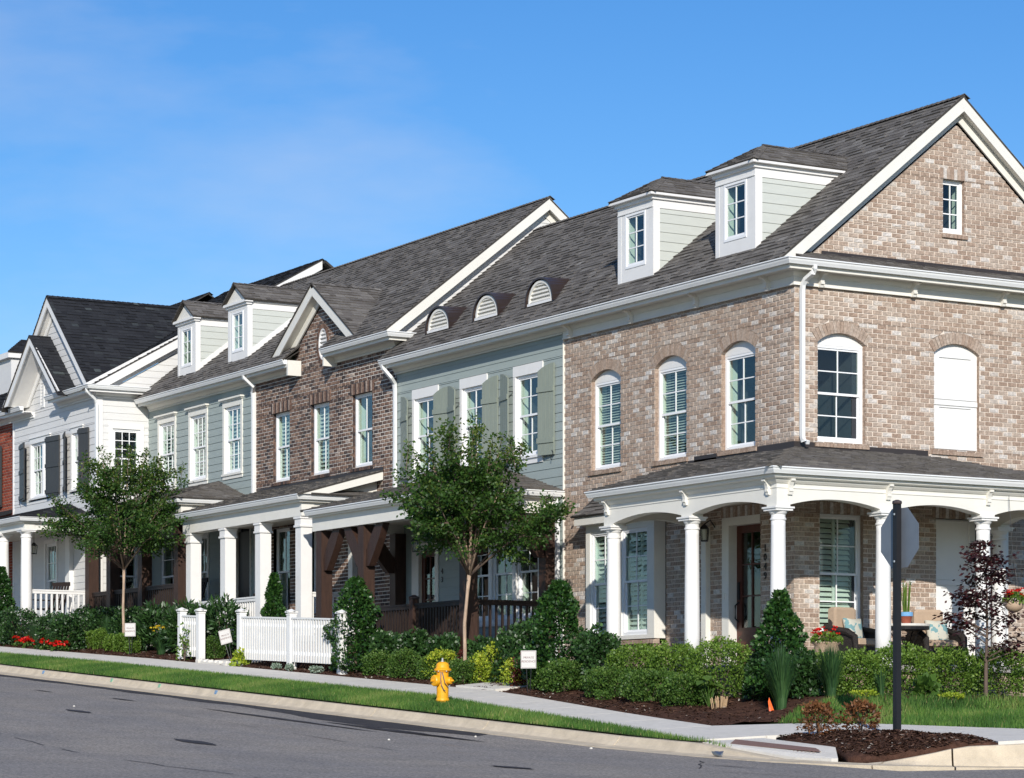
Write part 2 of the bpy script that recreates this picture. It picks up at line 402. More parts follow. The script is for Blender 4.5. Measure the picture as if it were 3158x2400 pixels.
# ------------------------------------------------------------------ wall courses
def fval(f, z): return f(z) if callable(f) else f
def courses(a0, a1, z0, z1, h, openings):
    """pieces (left, right, za, zb, row) of a wall cut by openings; edges may be functions of z"""
    ed = set()
    k = 0
    while z0 + k * h < z1 - 1e-4:
        ed.add(round(z0 + k * h, 5)); k += 1
    ed.add(round(z1, 5))
    for o in openings:
        for z in (o[2], o[3]):
            if z0 < z < z1: ed.add(round(z, 5))
    ed = sorted(ed)
    out = []
    for za, zb in zip(ed[:-1], ed[1:]):
        if zb - za < 0.004: continue
        zm = (za + zb) / 2
        segs = [(a0, a1)]
        for o in openings:
            if not (o[2] < zm < o[3]): continue
            ol, orr = fval(o[0], zm), fval(o[1], zm)
            if orr <= ol: continue
            ns = []
            for l, r in segs:
                lv, rv = fval(l, zm), fval(r, zm)
                if orr <= lv or ol >= rv: ns.append((l, r)); continue
                if ol > lv: ns.append((l, o[0]))
                if orr < rv: ns.append((o[1], r))
            segs = ns
        row = int((zm - z0) / h)
        for l, r in segs:
            if fval(r, zm) - fval(l, zm) > 0.01: out.append((l, r, za, zb, row))
    return out

CAMP = Vector(cam.location)
def brick_pool(matn):
    pool = {}
    def get(L, H, D, t):
        key = (round(L, 3), round(H, 3), int(t * 24))
        if key not in pool:
            m = MB(); e = 0.004
            # slightly eased arrises: front face inset
            x0, x1, z0, z1 = -L / 2, L / 2, -H / 2, H / 2
            b = [(x0, 0, z0), (x1, 0, z0), (x1, 0, z1), (x0, 0, z1)]
            f = [(x0, -D + e, z0), (x1, -D + e, z0), (x1, -D + e, z1), (x0, -D + e, z1)]
            g = [(x0 + e, -D, z0 + e), (x1 - e, -D, z0 + e), (x1 - e, -D, z1 - e), (x0 + e, -D, z1 - e)]
            m.rings([b, f, g], True, True, int(t * 24) / 24 + 0.02)
            pool[key] = m.mesh("brick", matn)
        return pool[key]
    return get

def brick_wall(house, fr, a0, a1, z0, z1, openings, matn, mort, L=0.203, H=0.0785, J=0.0135, D=0.014, pale=0.16, rich=None, limit=0, score=None, amin=None):
    """mortar sheet plus raised bricks; the best-seen bricks become objects of their own"""
    mo, jn = MB(), MB()
    solo = []
    for l, r, za, zb, row in courses(a0, a1, z0, z1, H, openings):
        la, lb, ra, rb = fval(l, za), fval(l, zb), fval(r, za), fval(r, zb)
        mo.face([fr.P(la, -D + 0.004, za), fr.P(ra, -D + 0.004, za), fr.P(rb, -D + 0.004, zb), fr.P(lb, -D + 0.004, zb)])
        off = (row % 2) * L / 2
        k0 = int(math.floor((min(la, lb) - off) / L)); k1 = int(math.ceil((max(ra, rb) - off) / L))
        for k in range(k0, k1 + 1):
            JV = J * 1.45
            p0, p1 = off + k * L + JV / 2, off + (k + 1) * L - JV / 2
            t = rnd.random()
            t = rnd.uniform(0.84, 1.0) if t < pale else rnd.uniform(0.05, 0.8)
            zza, zzb = za + J / 2 if zb - za > 0.03 else za, zb - J / 2 if zb - za > 0.03 else zb
            q = [max(p0, la), min(p1, ra), min(p1, rb), max(p0, lb)]
            if q[1] - q[0] < 0.015 and q[2] - q[3] < 0.015: continue
            q[1] = max(q[0], q[1]); q[2] = max(q[3], q[2])
            full = abs(q[1] - q[0] - (L - J * 1.45)) < 1e-6 and abs(q[2] - q[3] - (L - J * 1.45)) < 1e-6 and zb - za > H - 0.004
            j = rnd.uniform(-0.0022, 0.0022)
            if full and limit:
                c = fr.P((p0 + p1) / 2, 0, (za + zb) / 2)
                sc = score(c)
                if sc is not None: solo.append((sc, c, t, j, p0, p1, zza, zzb)); continue
            jn.hexa([fr.P(q[0], -D, zza), fr.P(q[1], -D, zza), fr.P(q[1], j, zza), fr.P(q[0], j, zza), fr.P(q[3], -D, zzb), fr.P(q[2], -D, zzb), fr.P(q[2], j, zzb), fr.P(q[3], j, zzb)], t)
    solo.sort(key=lambda s: s[0])
    get = brick_pool(matn)
    wall = mo.build("wall", mort, house)
    org = ORG[wall]
    rot = Matrix((fr.u, -fr.n, Vector((0, 0, 1)))).transposed().to_4x4()
    for s in solo[limit:]:
        sc, c, t, j, p0, p1, zza, zzb = s
        fr.box(jn, p0, p1, -D, j, zza, zzb, t)
    for s in solo[:limit]:
        sc, c, t, j, p0, p1, zza, zzb = s
        o = link("brick", get(p1 - p0, zzb - zza, D, t), wall)
        b = fr.P((p0 + p1) / 2, -D + j, (zza + zzb) / 2)
        o.matrix_basis = Matrix.Translation(Vector(b) - org) @ rot
    return wall, jn

def jamb_bricks(jn, fr, a, s, z0, z1, depth, H=0.0785):
    """brick return of an opening at a, facing s"""
    z = z0; k = 0
    while z < z1 - 0.01:
        ze = min(z + H, z1)
        d = depth if k % 2 else depth * 0.55
        fr.box(jn, min(a, a - s * 0.02), max(a, a - s * 0.02), -d, -0.013, z + 0.001, ze - 0.001, rnd.uniform(0, 0.45))
        if k % 2 == 0: fr.box(jn, min(a, a - s * 0.02), max(a, a - s * 0.02), -depth, -d - 0.001, z + 0.001, ze - 0.001, rnd.uniform(0, 0.45))
        z = ze; k += 1

def arch_fn(ac, hw, zs, rise, th):
    """segmental arch: centre a, half width, spring z, rise, ring thickness"""
    R = (hw * hw + rise * rise) / (2 * rise); zc = zs + rise - R; ang = math.asin(hw / R); Ro = R + th
    ze = zc + Ro * math.cos(ang)
    def half(z):
        if z <= ze: return max(hw, (z - zc) * math.tan(ang))
        return math.sqrt(max(0, Ro * Ro - (z - zc) ** 2))
    return R, zc, ang, Ro, (lambda z: ac - half(z)), (lambda z: ac + half(z)), zc + Ro

def arch_ring(jn, fr, ac, R, zc, ang, Ro, n=17, b0=-0.1, b1=0.004):
    for k in range(n):
        t0 = -ang + 2 * ang * (k + 0.06) / n; t1 = -ang + 2 * ang * (k + 0.94) / n
        pts = [(ac + r * math.sin(t), zc + r * math.cos(t)) for r, t in ((R, t0), (R, t1), (Ro - 0.006, t1), (Ro - 0.006, t0))]
        fr.poly(jn, pts, b0, b1 + rnd.uniform(-0.002, 0.003), rnd.uniform(0.1, 0.75))

# ------------------------------------------------------------------ lap siding
def siding(house, fr, a0, a1, z0, z1, openings, matn, h=0.172, limit=True, name="wall"):
    cs = courses(a0, a1, z0, z1, h, openings); bk = MB()
    for l, r, za, zb, row in cs:
        bk.face([fr.P(fval(l, za), -0.011, za), fr.P(fval(r, za), -0.011, za), fr.P(fval(r, zb), -0.011, zb), fr.P(fval(l, zb), -0.011, zb)])
    wall = bk.build(name, "plank_back", house)
    for l, r, za, zb, row in cs:
        la, lb, ra, rb = fval(l, za), fval(l, zb), fval(r, za), fval(r, zb)
        if max(ra - la, rb - lb) < 0.02: continue
        m = MB(); P = fr.P; o = rnd.uniform(-0.0015, 0.0015)
        m.hexa([P(la, -0.01, za - 0.006), P(ra, -0.01, za - 0.006), P(ra, 0.014 + o, za - 0.006), P(la, 0.014 + o, za - 0.006),
                P(lb, -0.01, zb), P(rb, -0.01, zb), P(rb, 0.002, zb), P(lb, 0.002, zb)])
        m.build("plank", matn, wall)
    return wall

# ------------------------------------------------------------------ shingled roof planes
def scan(poly, s):
    xs = []
    n = len(poly)
    for i in range(n):
        (xa, sa), (xb, sb) = poly[i], poly[(i + 1) % n]
        if (sa <= s < sb) or (sb <= s < sa):
            xs.append(xa + (xb - xa) * (s - sa) / (sb - sa))
    xs.sort()
    return [(xs[i], xs[i + 1]) for i in range(0, len(xs) - 1, 2)]

SHPOOL = {}
def roof_plane(roof, poly, o, u, up, matn, exposure=0.135, limit=0, thick=0.03, score=None, skip=None, wmul=1.0):
    """poly in (a, s): a along u, s up the slope from o; shingles laid in courses"""
    o = Vector(o); u = Vector(u).normalized(); up = Vector(up).normalized(); nn = u.cross(up).normalized()
    if nn.z < 0: nn = -nn
    def W(a, s, h=0.0): return tuple(o + u * a + up * s + nn * h)
    deck = MB(); deck.prism([W(a, s, -thick) for a, s in poly], nn * (thick - 0.004)); deck.build("deck", "roof_deck", roof)
    s0 = min(p[1] for p in poly); s1 = max(p[1] for p in poly)
    jn = MB(); solo = []
    k = 0; s = s0 + 0.0005
    while s < s1 - 0.01:
        se = min(s + exposure, s1 - 0.0005)
        ia, ib = scan(poly, s), scan(poly, se)
        im = scan(poly, (s + se) / 2)
        for q, (ml, mr_) in enumerate(im):
            la, ra = ia[q] if len(ia) == len(im) else (ml, mr_)
            lb, rb = ib[q] if len(ib) == len(im) else (ml, mr_)
            a = min(la, lb) - rnd.random() * 0.2
            while a < max(ra, rb):
                w = rnd.choice((0.14, 0.18, 0.24, 0.30)) * wmul
                x0, x1 = a + 0.0015, a + w - 0.0015
                p = [max(x0, la), min(x1, ra), min(x1, rb), max(x0, lb)]
                a += w
                if p[1] - p[0] < 0.004 and p[2] - p[3] < 0.004: continue
                p[1] = max(p[0], p[1]); p[2] = max(p[2], p[3])
                t = min(1, max(0, rnd.gauss(0.5, 0.17)))
                hb = rnd.choice((0.008, 0.010, 0.022, 0.026)); ht = 0.002
                full = abs(p[1] - p[0] - (w - 0.003)) < 1e-6 and abs(p[2] - p[3] - (w - 0.003)) < 1e-6 and se - s > exposure - 1e-4
                if full and limit:
                    c = o + u * ((x0 + x1) / 2) + up * ((s + se) / 2)
                    sc = score(c) if score else (c - CAMP).length
                    if sc is not None:
                        solo.append((sc, x0, x1, s, se, t, hb)); continue
                jn.v  # joined shingle
                jn.face([W(p[0], s, hb), W(p[1], s, hb), W(p[2], se, ht), W(p[3], se, ht)], t)
                jn.face([W(p[0], s, -0.002), W(p[1], s, -0.002), W(p[1], s, hb), W(p[0], s, hb)], t * 0.6)  # butt and side edges tinted darker: tab shadow lines put into the colour
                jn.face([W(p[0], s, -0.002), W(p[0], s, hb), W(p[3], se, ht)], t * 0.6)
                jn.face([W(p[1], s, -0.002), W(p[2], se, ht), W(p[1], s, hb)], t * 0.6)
        s += exposure; k += 1
    solo.sort(key=lambda z: z[0])
    for sc, x0, x1, sa, se, t, hb in solo[limit:]:
        jn.face([W(x0, sa, hb), W(x1, sa, hb), W(x1, se, 0.002), W(x0, se, 0.002)], t)
        jn.face([W(x0, sa, -0.002), W(x1, sa, -0.002), W(x1, sa, hb), W(x0, sa, hb)], t * 0.6)  # same darker edge tint, painting the shadow line under each tab
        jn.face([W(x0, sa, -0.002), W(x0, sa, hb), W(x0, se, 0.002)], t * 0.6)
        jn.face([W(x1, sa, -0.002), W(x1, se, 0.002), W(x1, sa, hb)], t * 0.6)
    rot = Matrix((u, up, nn)).transposed().to_4x4()
    for sc, x0, x1, sa, se, t, hb in solo[:limit]:
        key = (matn, round(x1 - x0, 3), int(t * 12), hb, round(se - sa, 3))
        if key not in SHPOOL:
            m = MB(); w = x1 - x0; e = se - sa
            m.hexa([(-w / 2, 0, -0.002), (w / 2, 0, -0.002), (w / 2, e, -0.002), (-w / 2, e, -0.002), (-w / 2, 0, hb), (w / 2, 0, hb), (w / 2, e, 0.002), (-w / 2, e, 0.002)], int(t * 12) / 12 + 0.04)
            SHPOOL[key] = m.mesh("shingle", matn)
        ob = link("shingle", SHPOOL[key], roof)
        ob.matrix_basis = Matrix.Translation(Vector(W((x0 + x1) / 2, sa)) - ORG[roof]) @ rot
    jn.build("shingle", matn, roof, kind="stuff")

def ridge_caps(roof, p, q, matn, step=0.14, w=0.13, drop=0.6):
    p, q = Vector(p), Vector(q); d = (q - p); L = d.length; d.normalize()
    side = d.cross(Vector((0, 0, 1))).normalized(); up = side.cross(d).normalized()
    if up.z < 0: up = -up
    n = int(L / step); m = MB()
    for k in range(n):
        a = p + d * (k * step); b = p + d * ((k + 1) * step + 0.02)
        h0, h1 = 0.024, 0.012; t = min(1, max(0, rnd.gauss(0.5, 0.22)))
        A = [a - side * w - up * (w * drop - h0), a + up * h0, a + side * w - up * (w * drop - h0)]
        B = [b - side * w - up * (w * drop - h1), b + up * h1, b + side * w - up * (w * drop - h1)]
        m.face([tuple(A[0]), tuple(A[1]), tuple(B[1]), tuple(B[0])], t); m.face([tuple(A[1]), tuple(A[2]), tuple(B[2]), tuple(B[1])], t)
        m.face([tuple(x) for x in (A[0], A[1], A[1] - up * 0.012, A[0] - up * 0.012)], t * 0.5); m.face([tuple(x) for x in (A[1], A[2], A[2] - up * 0.012, A[1] - up * 0.012)], t * 0.5)
    m.build("ridge_cap", matn, roof, kind="stuff")

# ------------------------------------------------------------------ windows
def window(par, fr, a0, a1, z0, z1, b=-0.10, cols=2, rt=2, rb=2, blind=None, single=False, name="window", fw=0.05, framemat="vinyl_white", room=True, shade=0.0):
    w = one(name, framemat, par, lambda m: fr.ring(m, a0, a1, b - 0.09, b, z0, z1, fw, fw * 1.2, fw * 0.9))
    if name != "window" : pass
    i0, i1, j0, j1 = a0 + fw, a1 - fw, z0 + fw * 1.2, z1 - fw * 0.9
    zm = (j0 + j1) / 2
    sashes = [(j0, j1, b - 0.02, rt)] if single else [(zm - 0.02, j1, b - 0.018, rt), (j0, zm + 0.02, b - 0.05, rb)]
    for (s0, s1, sb, rows) in sashes:
        sw = 0.032
        one("sash", framemat, w, lambda m: fr.ring(m, i0, i1, sb - 0.03, sb, s0, s1, sw, sw * 1.25))
        g0, g1, h0, h1 = i0 + sw, i1 - sw, s0 + sw * 1.25, s1 - sw
        for c in range(1, cols):
            x = g0 + (g1 - g0) * c / cols
            one("muntin", framemat, w, lambda m: fr.box(m, x - 0.0095, x + 0.0095, sb - 0.024, sb - 0.004, h0, h1))
        for r in range(1, rows):
            z = h0 + (h1 - h0) * r / rows
            one("muntin", framemat, w, lambda m: fr.box(m, g0, g1, sb - 0.026, sb - 0.006, z - 0.0095, z + 0.0095))
        for c in range(cols):
            for r in range(rows):
                x0 = g0 + (g1 - g0) * c / cols; x1 = g0 + (g1 - g0) * (c + 1) / cols
                y0 = h0 + (h1 - h0) * r / rows; y1 = h0 + (h1 - h0) * (r + 1) / rows
                one("pane", "glass_clear", w, lambda m: fr.box(m, x0, x1, sb - 0.019, sb - 0.014, y0, y1))
    d = b - 0.09
    def jam(m):
        fr.box(m, a0, a0 + 0.02, d - 0.15, d, z0, z1); fr.box(m, a1 - 0.02, a1, d - 0.15, d, z0, z1)
        fr.box(m, a0 + 0.02, a1 - 0.02, d - 0.15, d, z0, z0 + 0.02); fr.box(m, a0 + 0.02, a1 - 0.02, d - 0.15, d, z1 - 0.02, z1)
    one("reveal", "reveal_white", w, jam)
    if room:
        def rm(m):
            P = fr.P; e = d - 0.15; f = e - 0.9; x0, x1, y0, y1 = a0 - 0.12, a1 + 0.12, z0 - 0.1, z1 + 0.1
            m.face([P(x0, f, y0), P(x1, f, y0), P(x1, f, y1), P(x0, f, y1)])
            m.face([P(x0, e, y0), P(x0, f, y0), P(x0, f, y1), P(x0, e, y1)]); m.face([P(x1, e, y0), P(x1, f, y0), P(x1, f, y1), P(x1, e, y1)])
            m.face([P(x0, e, y0), P(x1, e, y0), P(x1, f, y0), P(x0, f, y0)]); m.face([P(x0, e, y1), P(x1, e, y1), P(x1, f, y1), P(x0, f, y1)])
            for (p, q, r, s) in ((x0, a0, y0, y1), (a1, x1, y0, y1), (a0, a1, y0, z0), (a0, a1, z1, y1)):
                m.face([P(p, e, r), P(q, e, r), P(q, e, s), P(p, e, s)])
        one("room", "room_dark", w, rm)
    if blind:
        pitch, tilt, dp, nm = {"blind": (0.048, 0.012, 0.034, "blind"), "louvre": (0.088, 0.034, 0.06, "slat"), "closed": (0.088, 0.06, 0.02, "slat")}[blind]
        e = d - 0.055; bm = MB()
        z = z0 + 0.05
        if blind != "blind":
            for (p, q) in ((a0 + 0.03, a0 + 0.07), (a1 - 0.07, a1 - 0.03), ((a0 + a1) / 2 - 0.03, (a0 + a1) / 2 + 0.03)):
                one("stile", "blind_white", w, lambda m: fr.box(m, p, q, e - 0.02, e + 0.012, z0 + 0.03, z1 - 0.03))
        while z < z1 - 0.05:
            spans = [(a0 + 0.03, a1 - 0.03)] if blind == "blind" else [(a0 + 0.075, (a0 + a1) / 2 - 0.035), ((a0 + a1) / 2 + 0.035, a1 - 0.075)]
            for p, q in spans:
                P = fr.P; tgt = bm if blind == "blind" else MB()
                tgt.hexa([P(p, e - dp / 2, z + tilt), P(q, e - dp / 2, z + tilt), P(q, e + dp / 2, z - tilt), P(p, e + dp / 2, z - tilt),
                          P(p, e - dp / 2, z + tilt + 0.005), P(q, e - dp / 2, z + tilt + 0.005), P(q, e + dp / 2, z - tilt + 0.005), P(p, e + dp / 2, z - tilt + 0.005)])
                if blind != "blind": tgt.build("slat", "blind_white", w)
            z += pitch
        if blind == "blind": bm.build("blind", "blind_white", w, kind="stuff")
    return w

def casing(par, fr, a0, a1, z0, z1, w=0.09, head=0.14, b0=0.0, b1=0.03, matn="paint_white", sill=True, apron=0.0):
    def f(m):
        fr.box(m, a0 - w, a0, b0, b1, z0, z1); fr.box(m, a1, a1 + w, b0, b1, z0, z1)
        fr.box(m, a0 - w, a1 + w, b0, b1 + 0.004, z1, z1 + head)
        if sill: fr.box(m, a0 - w - 0.02, a1 + w + 0.02, b0, b1 + 0.03, z0 - 0.05, z0)
        if apron: fr.box(m, a0 - w, a1 + w, b0, b1, z0 - 0.05 - apron, z0 - 0.05)
    return one("casing", matn, par, f)

def shutter(par, fr, hinge, side, z0, z1, w, matn, arched=True, stand=0.13, boards=4, battens=(0.16, 0.72)):
    """board shutter hinged at `hinge`, held off the wall at the hinge edge, free edge near the wall; side +1 opens to larger a"""
    def Q(s, d, z):   # s along shutter 0..w, d thickness outward
        c = math.sqrt(max(0.01, 1 - (stand / w) ** 2))
        return fr.P(hinge + side * s * c, stand + 0.03 - s * stand / w + d, z)
    root = MB()
    def top(s):
        if not arched: return z1
        return z1 - 0.16 * (s / w) ** 2 if False else z1 - 0.13 * (1 - s / w) ** 2
    g = 0.006; sh = None
    for k in range(boards):
        s0, s1 = w * k / boards + g / 2, w * (k + 1) / boards - g / 2
        m = MB()
        m.hexa([Q(s0, 0, z0), Q(s1, 0, z0), Q(s1, 0.028, z0), Q(s0, 0.028, z0), Q(s0, 0, top(s0)), Q(s1, 0, top(s1)), Q(s1, 0.028, top(s1)), Q(s0, 0.028, top(s0))])
        if sh is None: sh = m.build("shutter", matn, par)
        else: m.build("board", matn, sh)
    for f in battens:
        z = z0 + (z1 - z0) * f
        m = MB(); m.hexa([Q(-0.005, 0.028, z - 0.05), Q(w + 0.005, 0.028, z - 0.05), Q(w + 0.005, 0.05, z - 0.05), Q(-0.005, 0.028 + 0.022, z - 0.05),
                          Q(-0.005, 0.028, z + 0.05), Q(w + 0.005, 0.028, z + 0.05), Q(w + 0.005, 0.05, z + 0.05), Q(-0.005, 0.05, z + 0.05)])
        m.build("batten", matn, sh)
    for f in (0.2, 0.78):
        z = z0 + (z1 - z0) * f
        m = MB(); m.tube([fr.P(hinge, 0.02, z), fr.P(hinge, stand * 0.6, z), Q(0.02, -0.004, z), Q(w * 0.3, -0.006, z)], 0.009, 6); m.build("hinge", "iron_black", sh)
    zb = z0 + 0.02
    m = MB(); c = [Q(w * 0.92, 0.03, zb + 0.06)]
    for k in range(9):
        t = k / 8; c.append(Q(w * 0.92 + 0.03 * math.sin(t * 5.5), 0.035, zb + 0.05 - 0.17 * t))
    m.tube(c, 0.008, 6); m.build("holdback", "iron_black", sh)
    return sh

def downspout(par, pts, w=0.075):
    m = MB(); R = []
    pts = [Vector(p) for p in pts]
    for i, p in enumerate(pts):
        d = (pts[min(i + 1, len(pts) - 1)] - pts[max(0, i - 1)]).normalized()
        a = Vector((1, 0, 0)) if abs(d.x) < 0.8 else Vector((0, 1, 0))
        a = (a - d * a.dot(d)).normalized(); b = d.cross(a).normalized(); h = w / 2
        R.append([tuple(p + a * h + b * h * 0.85), tuple(p - a * h + b * h * 0.85), tuple(p - a * h - b * h * 0.85), tuple(p + a * h - b * h * 0.85)])
    m.rings(R); return m.build("downspout", "gutter_white", par)

GUT = [(0.0, 0.0), (0.115, 0.0), (0.118, -0.018), (0.10, -0.03), (0.094, -0.055), (0.075, -0.092), (0.07, -0.105), (0.0, -0.105)]
def eave(par, path, zg, over=0.33, soff=0.93, fascia=0.17, matf="paint_cream", frz=0.25, frz_t=0.03, gutter=True, base=0.0):
    """path = wall line at z 0; gutter top at zg"""
    P = [(x, y, zg) for x, y in path]
    if gutter: one("gutter", "gutter_white", par, lambda m: sweep(m, P, [(over + a, b) for a, b in GUT]))
    one("fascia", matf, par, lambda m: sweep(m, P, [(over - 0.02, -0.01), (over - 0.002, -0.01), (over - 0.002, -fascia), (over - 0.02, -fascia)]))
    one("soffit", matf, par, lambda m: sweep(m, P, [(base, -fascia + 0.02), (over - 0.02, -fascia + 0.02), (over - 0.02, -fascia + 0.04), (base, -fascia + 0.04)]))
    if frz:
        one("frieze", matf, par, lambda m: sweep(m, P, [(base, -fascia + 0.018), (base + frz_t, -fascia + 0.018), (base + frz_t, -fascia - frz), (base, -fascia - frz)]))
        one("crown_moulding", matf, par, lambda m: sweep(m, P, [(base + frz_t, -fascia + 0.018), (base + frz_t + 0.07, -fascia + 0.018), (base + frz_t + 0.06, -fascia - 0.01), (base + frz_t + 0.02, -fascia - 0.06), (base + frz_t, -fascia - 0.065)]))
        one("bed_mould", matf, par, lambda m: sweep(m, P, [(base + frz_t, -fascia - frz + 0.03), (base + frz_t + 0.015, -fascia - frz + 0.03), (base + frz_t + 0.02, -fascia - frz), (base + frz_t, -fascia - frz)]))

def bracket(par, fr, a, z1, b0, depth=0.2, h=0.24, w=0.075):
    pts = [(0, 0), (depth, 0), (depth, -0.03), (depth * 0.72, -0.05), (depth * 0.5, -0.10), (depth * 0.42, -0.15), (depth * 0.5, -0.16), (depth * 0.5, -0.19), (depth * 0.36, -0.2), (depth * 0.3, -h), (0, -h)]
    m = MB(); m.prism([fr.P(a - w / 2, b0 + x, z1 + z) for x, z in pts], fr.u * w); return m.build("bracket", "paint_cream", par)

def round_column(par, x, y, z0, z1, r=0.125, matn="paint_white"):
    c = one("column", matn, par, lambda m: m.lathe((x, y, 0), [(r * 1.02, z0 + 0.10), (r, z0 + 0.5), (r * 0.99, z0 + 1.0), (r * 0.90, z1 - 0.28), (r * 0.90, z1 - 0.20)], 28), smooth=True)
    one("base", matn, c, lambda m: m.lathe((x, y, 0), [(r * 1.3, z0), (r * 1.32, z0 + 0.05), (r * 1.12, z0 + 0.07), (r * 1.18, z0 + 0.09), (r * 1.0, z0 + 0.12)], 24))
    one("collar", matn, c, lambda m: m.lathe((x, y, 0), [(r * 0.90, z1 - 0.20), (r * 1.02, z1 - 0.19), (r * 1.02, z1 - 0.165), (r * 0.9, z1 - 0.155), (r * 0.9, z1 - 0.11), (r * 1.05, z1 - 0.09), (r * 1.22, z1 - 0.05)], 24))
    h = r * 1.3
    one("abacus", matn, c, lambda m: (m.box(x - h, x + h, y - h, y + h, z1 - 0.05, z1 - 0.015), m.box(x - h - 0.02, x + h + 0.02, y - h - 0.02, y + h + 0.02, z1 - 0.015, z1 + 0.012)))
    return c

def square_column(par, x, y, z0, z1, w=0.26, matn="paint_white"):
    h = w / 2
    c = one("column", matn, par, lambda m: m.box(x - h, x + h, y - h, y + h, z0, z1))
    one("base", matn, c, lambda m: m.box(x - h - 0.02, x + h + 0.02, y - h - 0.02, y + h + 0.02, z0, z0 + 0.18))
    def cap(m):
        m.box(x - h - 0.012, x + h + 0.012, y - h - 0.012, y + h + 0.012, z1 - 0.20, z1 - 0.001); m.box(x - h - 0.035, x + h + 0.035, y - h - 0.035, y + h + 0.035, z1 - 0.05, z1 - 0.012)
    one("capital", matn, c, cap)
    one("neck_band", matn, c, lambda m: m.box(x - h - 0.03, x + h + 0.03, y - h - 0.03, y + h + 0.03, z1 - 0.225, z1 - 0.185))
    return c

def railing(par, p, q, z0, h, matn, pitch=0.115, w=0.035, rail=0.06):
    p, q = Vector((*p, 0)), Vector((*q, 0)); d = (q - p); L = d.length; d.normalize(); s = Vector((d.y, -d.x, 0))
    def bar(m, a, b, hw, za, zb):
        A, B = p + d * a, p + d * b
        m.hexa([(*(A - s * hw).xy, za), (*(B - s * hw).xy, za), (*(B + s * hw).xy, za), (*(A + s * hw).xy, za), (*(A - s * hw).xy, zb), (*(B - s * hw).xy, zb), (*(B + s * hw).xy, zb), (*(A + s * hw).xy, zb)])
    r = one("railing", matn, par, lambda m: bar(m, 0, L, rail * 0.75, z0 + h - 0.035, z0 + h))
    one("rail", matn, r, lambda m: bar(m, 0, L, rail * 0.5, z0 + h - 0.10, z0 + h - 0.036))
    one("rail", matn, r, lambda m: bar(m, 0, L, rail * 0.5, z0 + 0.07, z0 + 0.13))
    n = max(2, int(L / pitch)); 
    for k in range(n):
        a = (k + 0.5) * L / n
        one("baluster", matn, r, lambda m: bar(m, a - w / 2, a + w / 2, w / 2, z0 + 0.13, z0 + h - 0.10))
    return r

def lantern(par, x, y, z, top=None):
    l = one("lantern", "iron_black", par, lambda m: (m.lathe((x, y, z), [(0.02, 0.16), (0.095, 0.09), (0.10, 0.075), (0.03, 0.075)], 4), m.lathe((x, y, z), [(0.075, -0.14), (0.08, -0.12), (0.02, -0.115)], 4)))
    for k in range(4):
        a = math.pi / 2 * k
        one("bar", "iron_black", l, lambda m: m.tube([(x + 0.09 * math.cos(a), y + 0.09 * math.sin(a), z + 0.08), (x + 0.07 * math.cos(a), y + 0.07 * math.sin(a), z - 0.12)], 0.008, 5))
    one("pane", "glass_lamp", l, lambda m: m.lathe((x, y, z), [(0.065, -0.115), (0.082, 0.075)], 4))
    if top: one("chain", "iron_black", l, lambda m: m.tube([(x, y, z + 0.15), (x, y, top)], 0.008, 5))
    return l

def louvre(par, fr, pts, z0, z1, half, b, matn="paint_white", pitch=0.075):
    z = z0 + pitch * 0.6
    while z < z1 - 0.02:
        h = half(z)
        if h > 0.02:
            m = MB(); P = fr.P; a = pts
            m.hexa([P(a - h, b - 0.045, z + 0.03), P(a + h, b - 0.045, z + 0.03), P(a + h, b, z - 0.02), P(a - h, b, z - 0.02), P(a - h, b - 0.045, z + 0.045), P(a + h, b - 0.045, z + 0.045), P(a + h, b, z - 0.005), P(a - h, b, z - 0.005)])
            m.build("slat", matn, par)
        z += pitch

def text_obj(name, s, size, matn, par, mtx, shear=0.0, extrude=0.003, align='CENTER'):
    c = bpy.data.curves.new(name, 'FONT'); c.body = s; c.size = size; c.extrude = extrude; c.shear = shear; c.align_x = align; c.align_y = 'CENTER'
    c.materials.append(MATS[matn])
    tmp = bpy.data.objects.new("text_source", c); COL.objects.link(tmp)
    me = bpy.data.meshes.new_from_object(tmp.evaluated_get(bpy.context.evaluated_depsgraph_get()))
    bpy.data.objects.remove(tmp)
    o = link(name, me, par); o.matrix_basis = Matrix.Translation(-ORG[par]) @ mtx
    return o

# ================================================================== THE GROUND LEVELS
def G0(x, y):
    """ground level inside the kerb"""
    z = 1.60 - 0.0575 * min(max(x, -34), 6) - 0.02 * max(x - 6, 0) + 0.02 * max(-34 - x, 0)
    if y > -6.5: z += 0.053 * (min(y, -3.3) + 6.5)
    if y > -3.3: z += 0.09 * (min(y, -1.5) + 3.3)
    z += 0.012 * min(max(-20 - x, 0), 20)
    d = math.hypot(max(x - 4.3, 0), max(-2.3 - y, 0))
    if x > -6: z = max(z, 1.86 - 0.28 * d - (0.0 if x > -1 else 10))
    return z
def kerb_full(x, y):
    """1 where the kerb stands full height, 0 where it is dropped"""
    if x <= 8.6: return max(0.0, min(1.0, (7.7 - x) / 1.1))
    return max(0.0, min(1.0, (math.degrees(math.atan2(min(0, y + 4.1), x - 8.6)) + 60) / 28))
def G(x, y):
    z = G0(x, y)
    if 6.3 < x < 11.2 and y < -4.1:          # dropped kerb at the corner
        e = y + 6.5 if x <= 8.6 else 2.4 - math.hypot(x - 8.6, y + 4.1)
        z -= 0.17 * max(0.0, min(1.0, 1 - e / 1.1)) * (1 - kerb_full(x, y))
    return z
def RZ(x, y):
    return 1.45 - 0.0575 * min(max(x, -34), 6) - 0.03 * max(x - 6, 0) + 0.02 * max(-34 - x, 0)

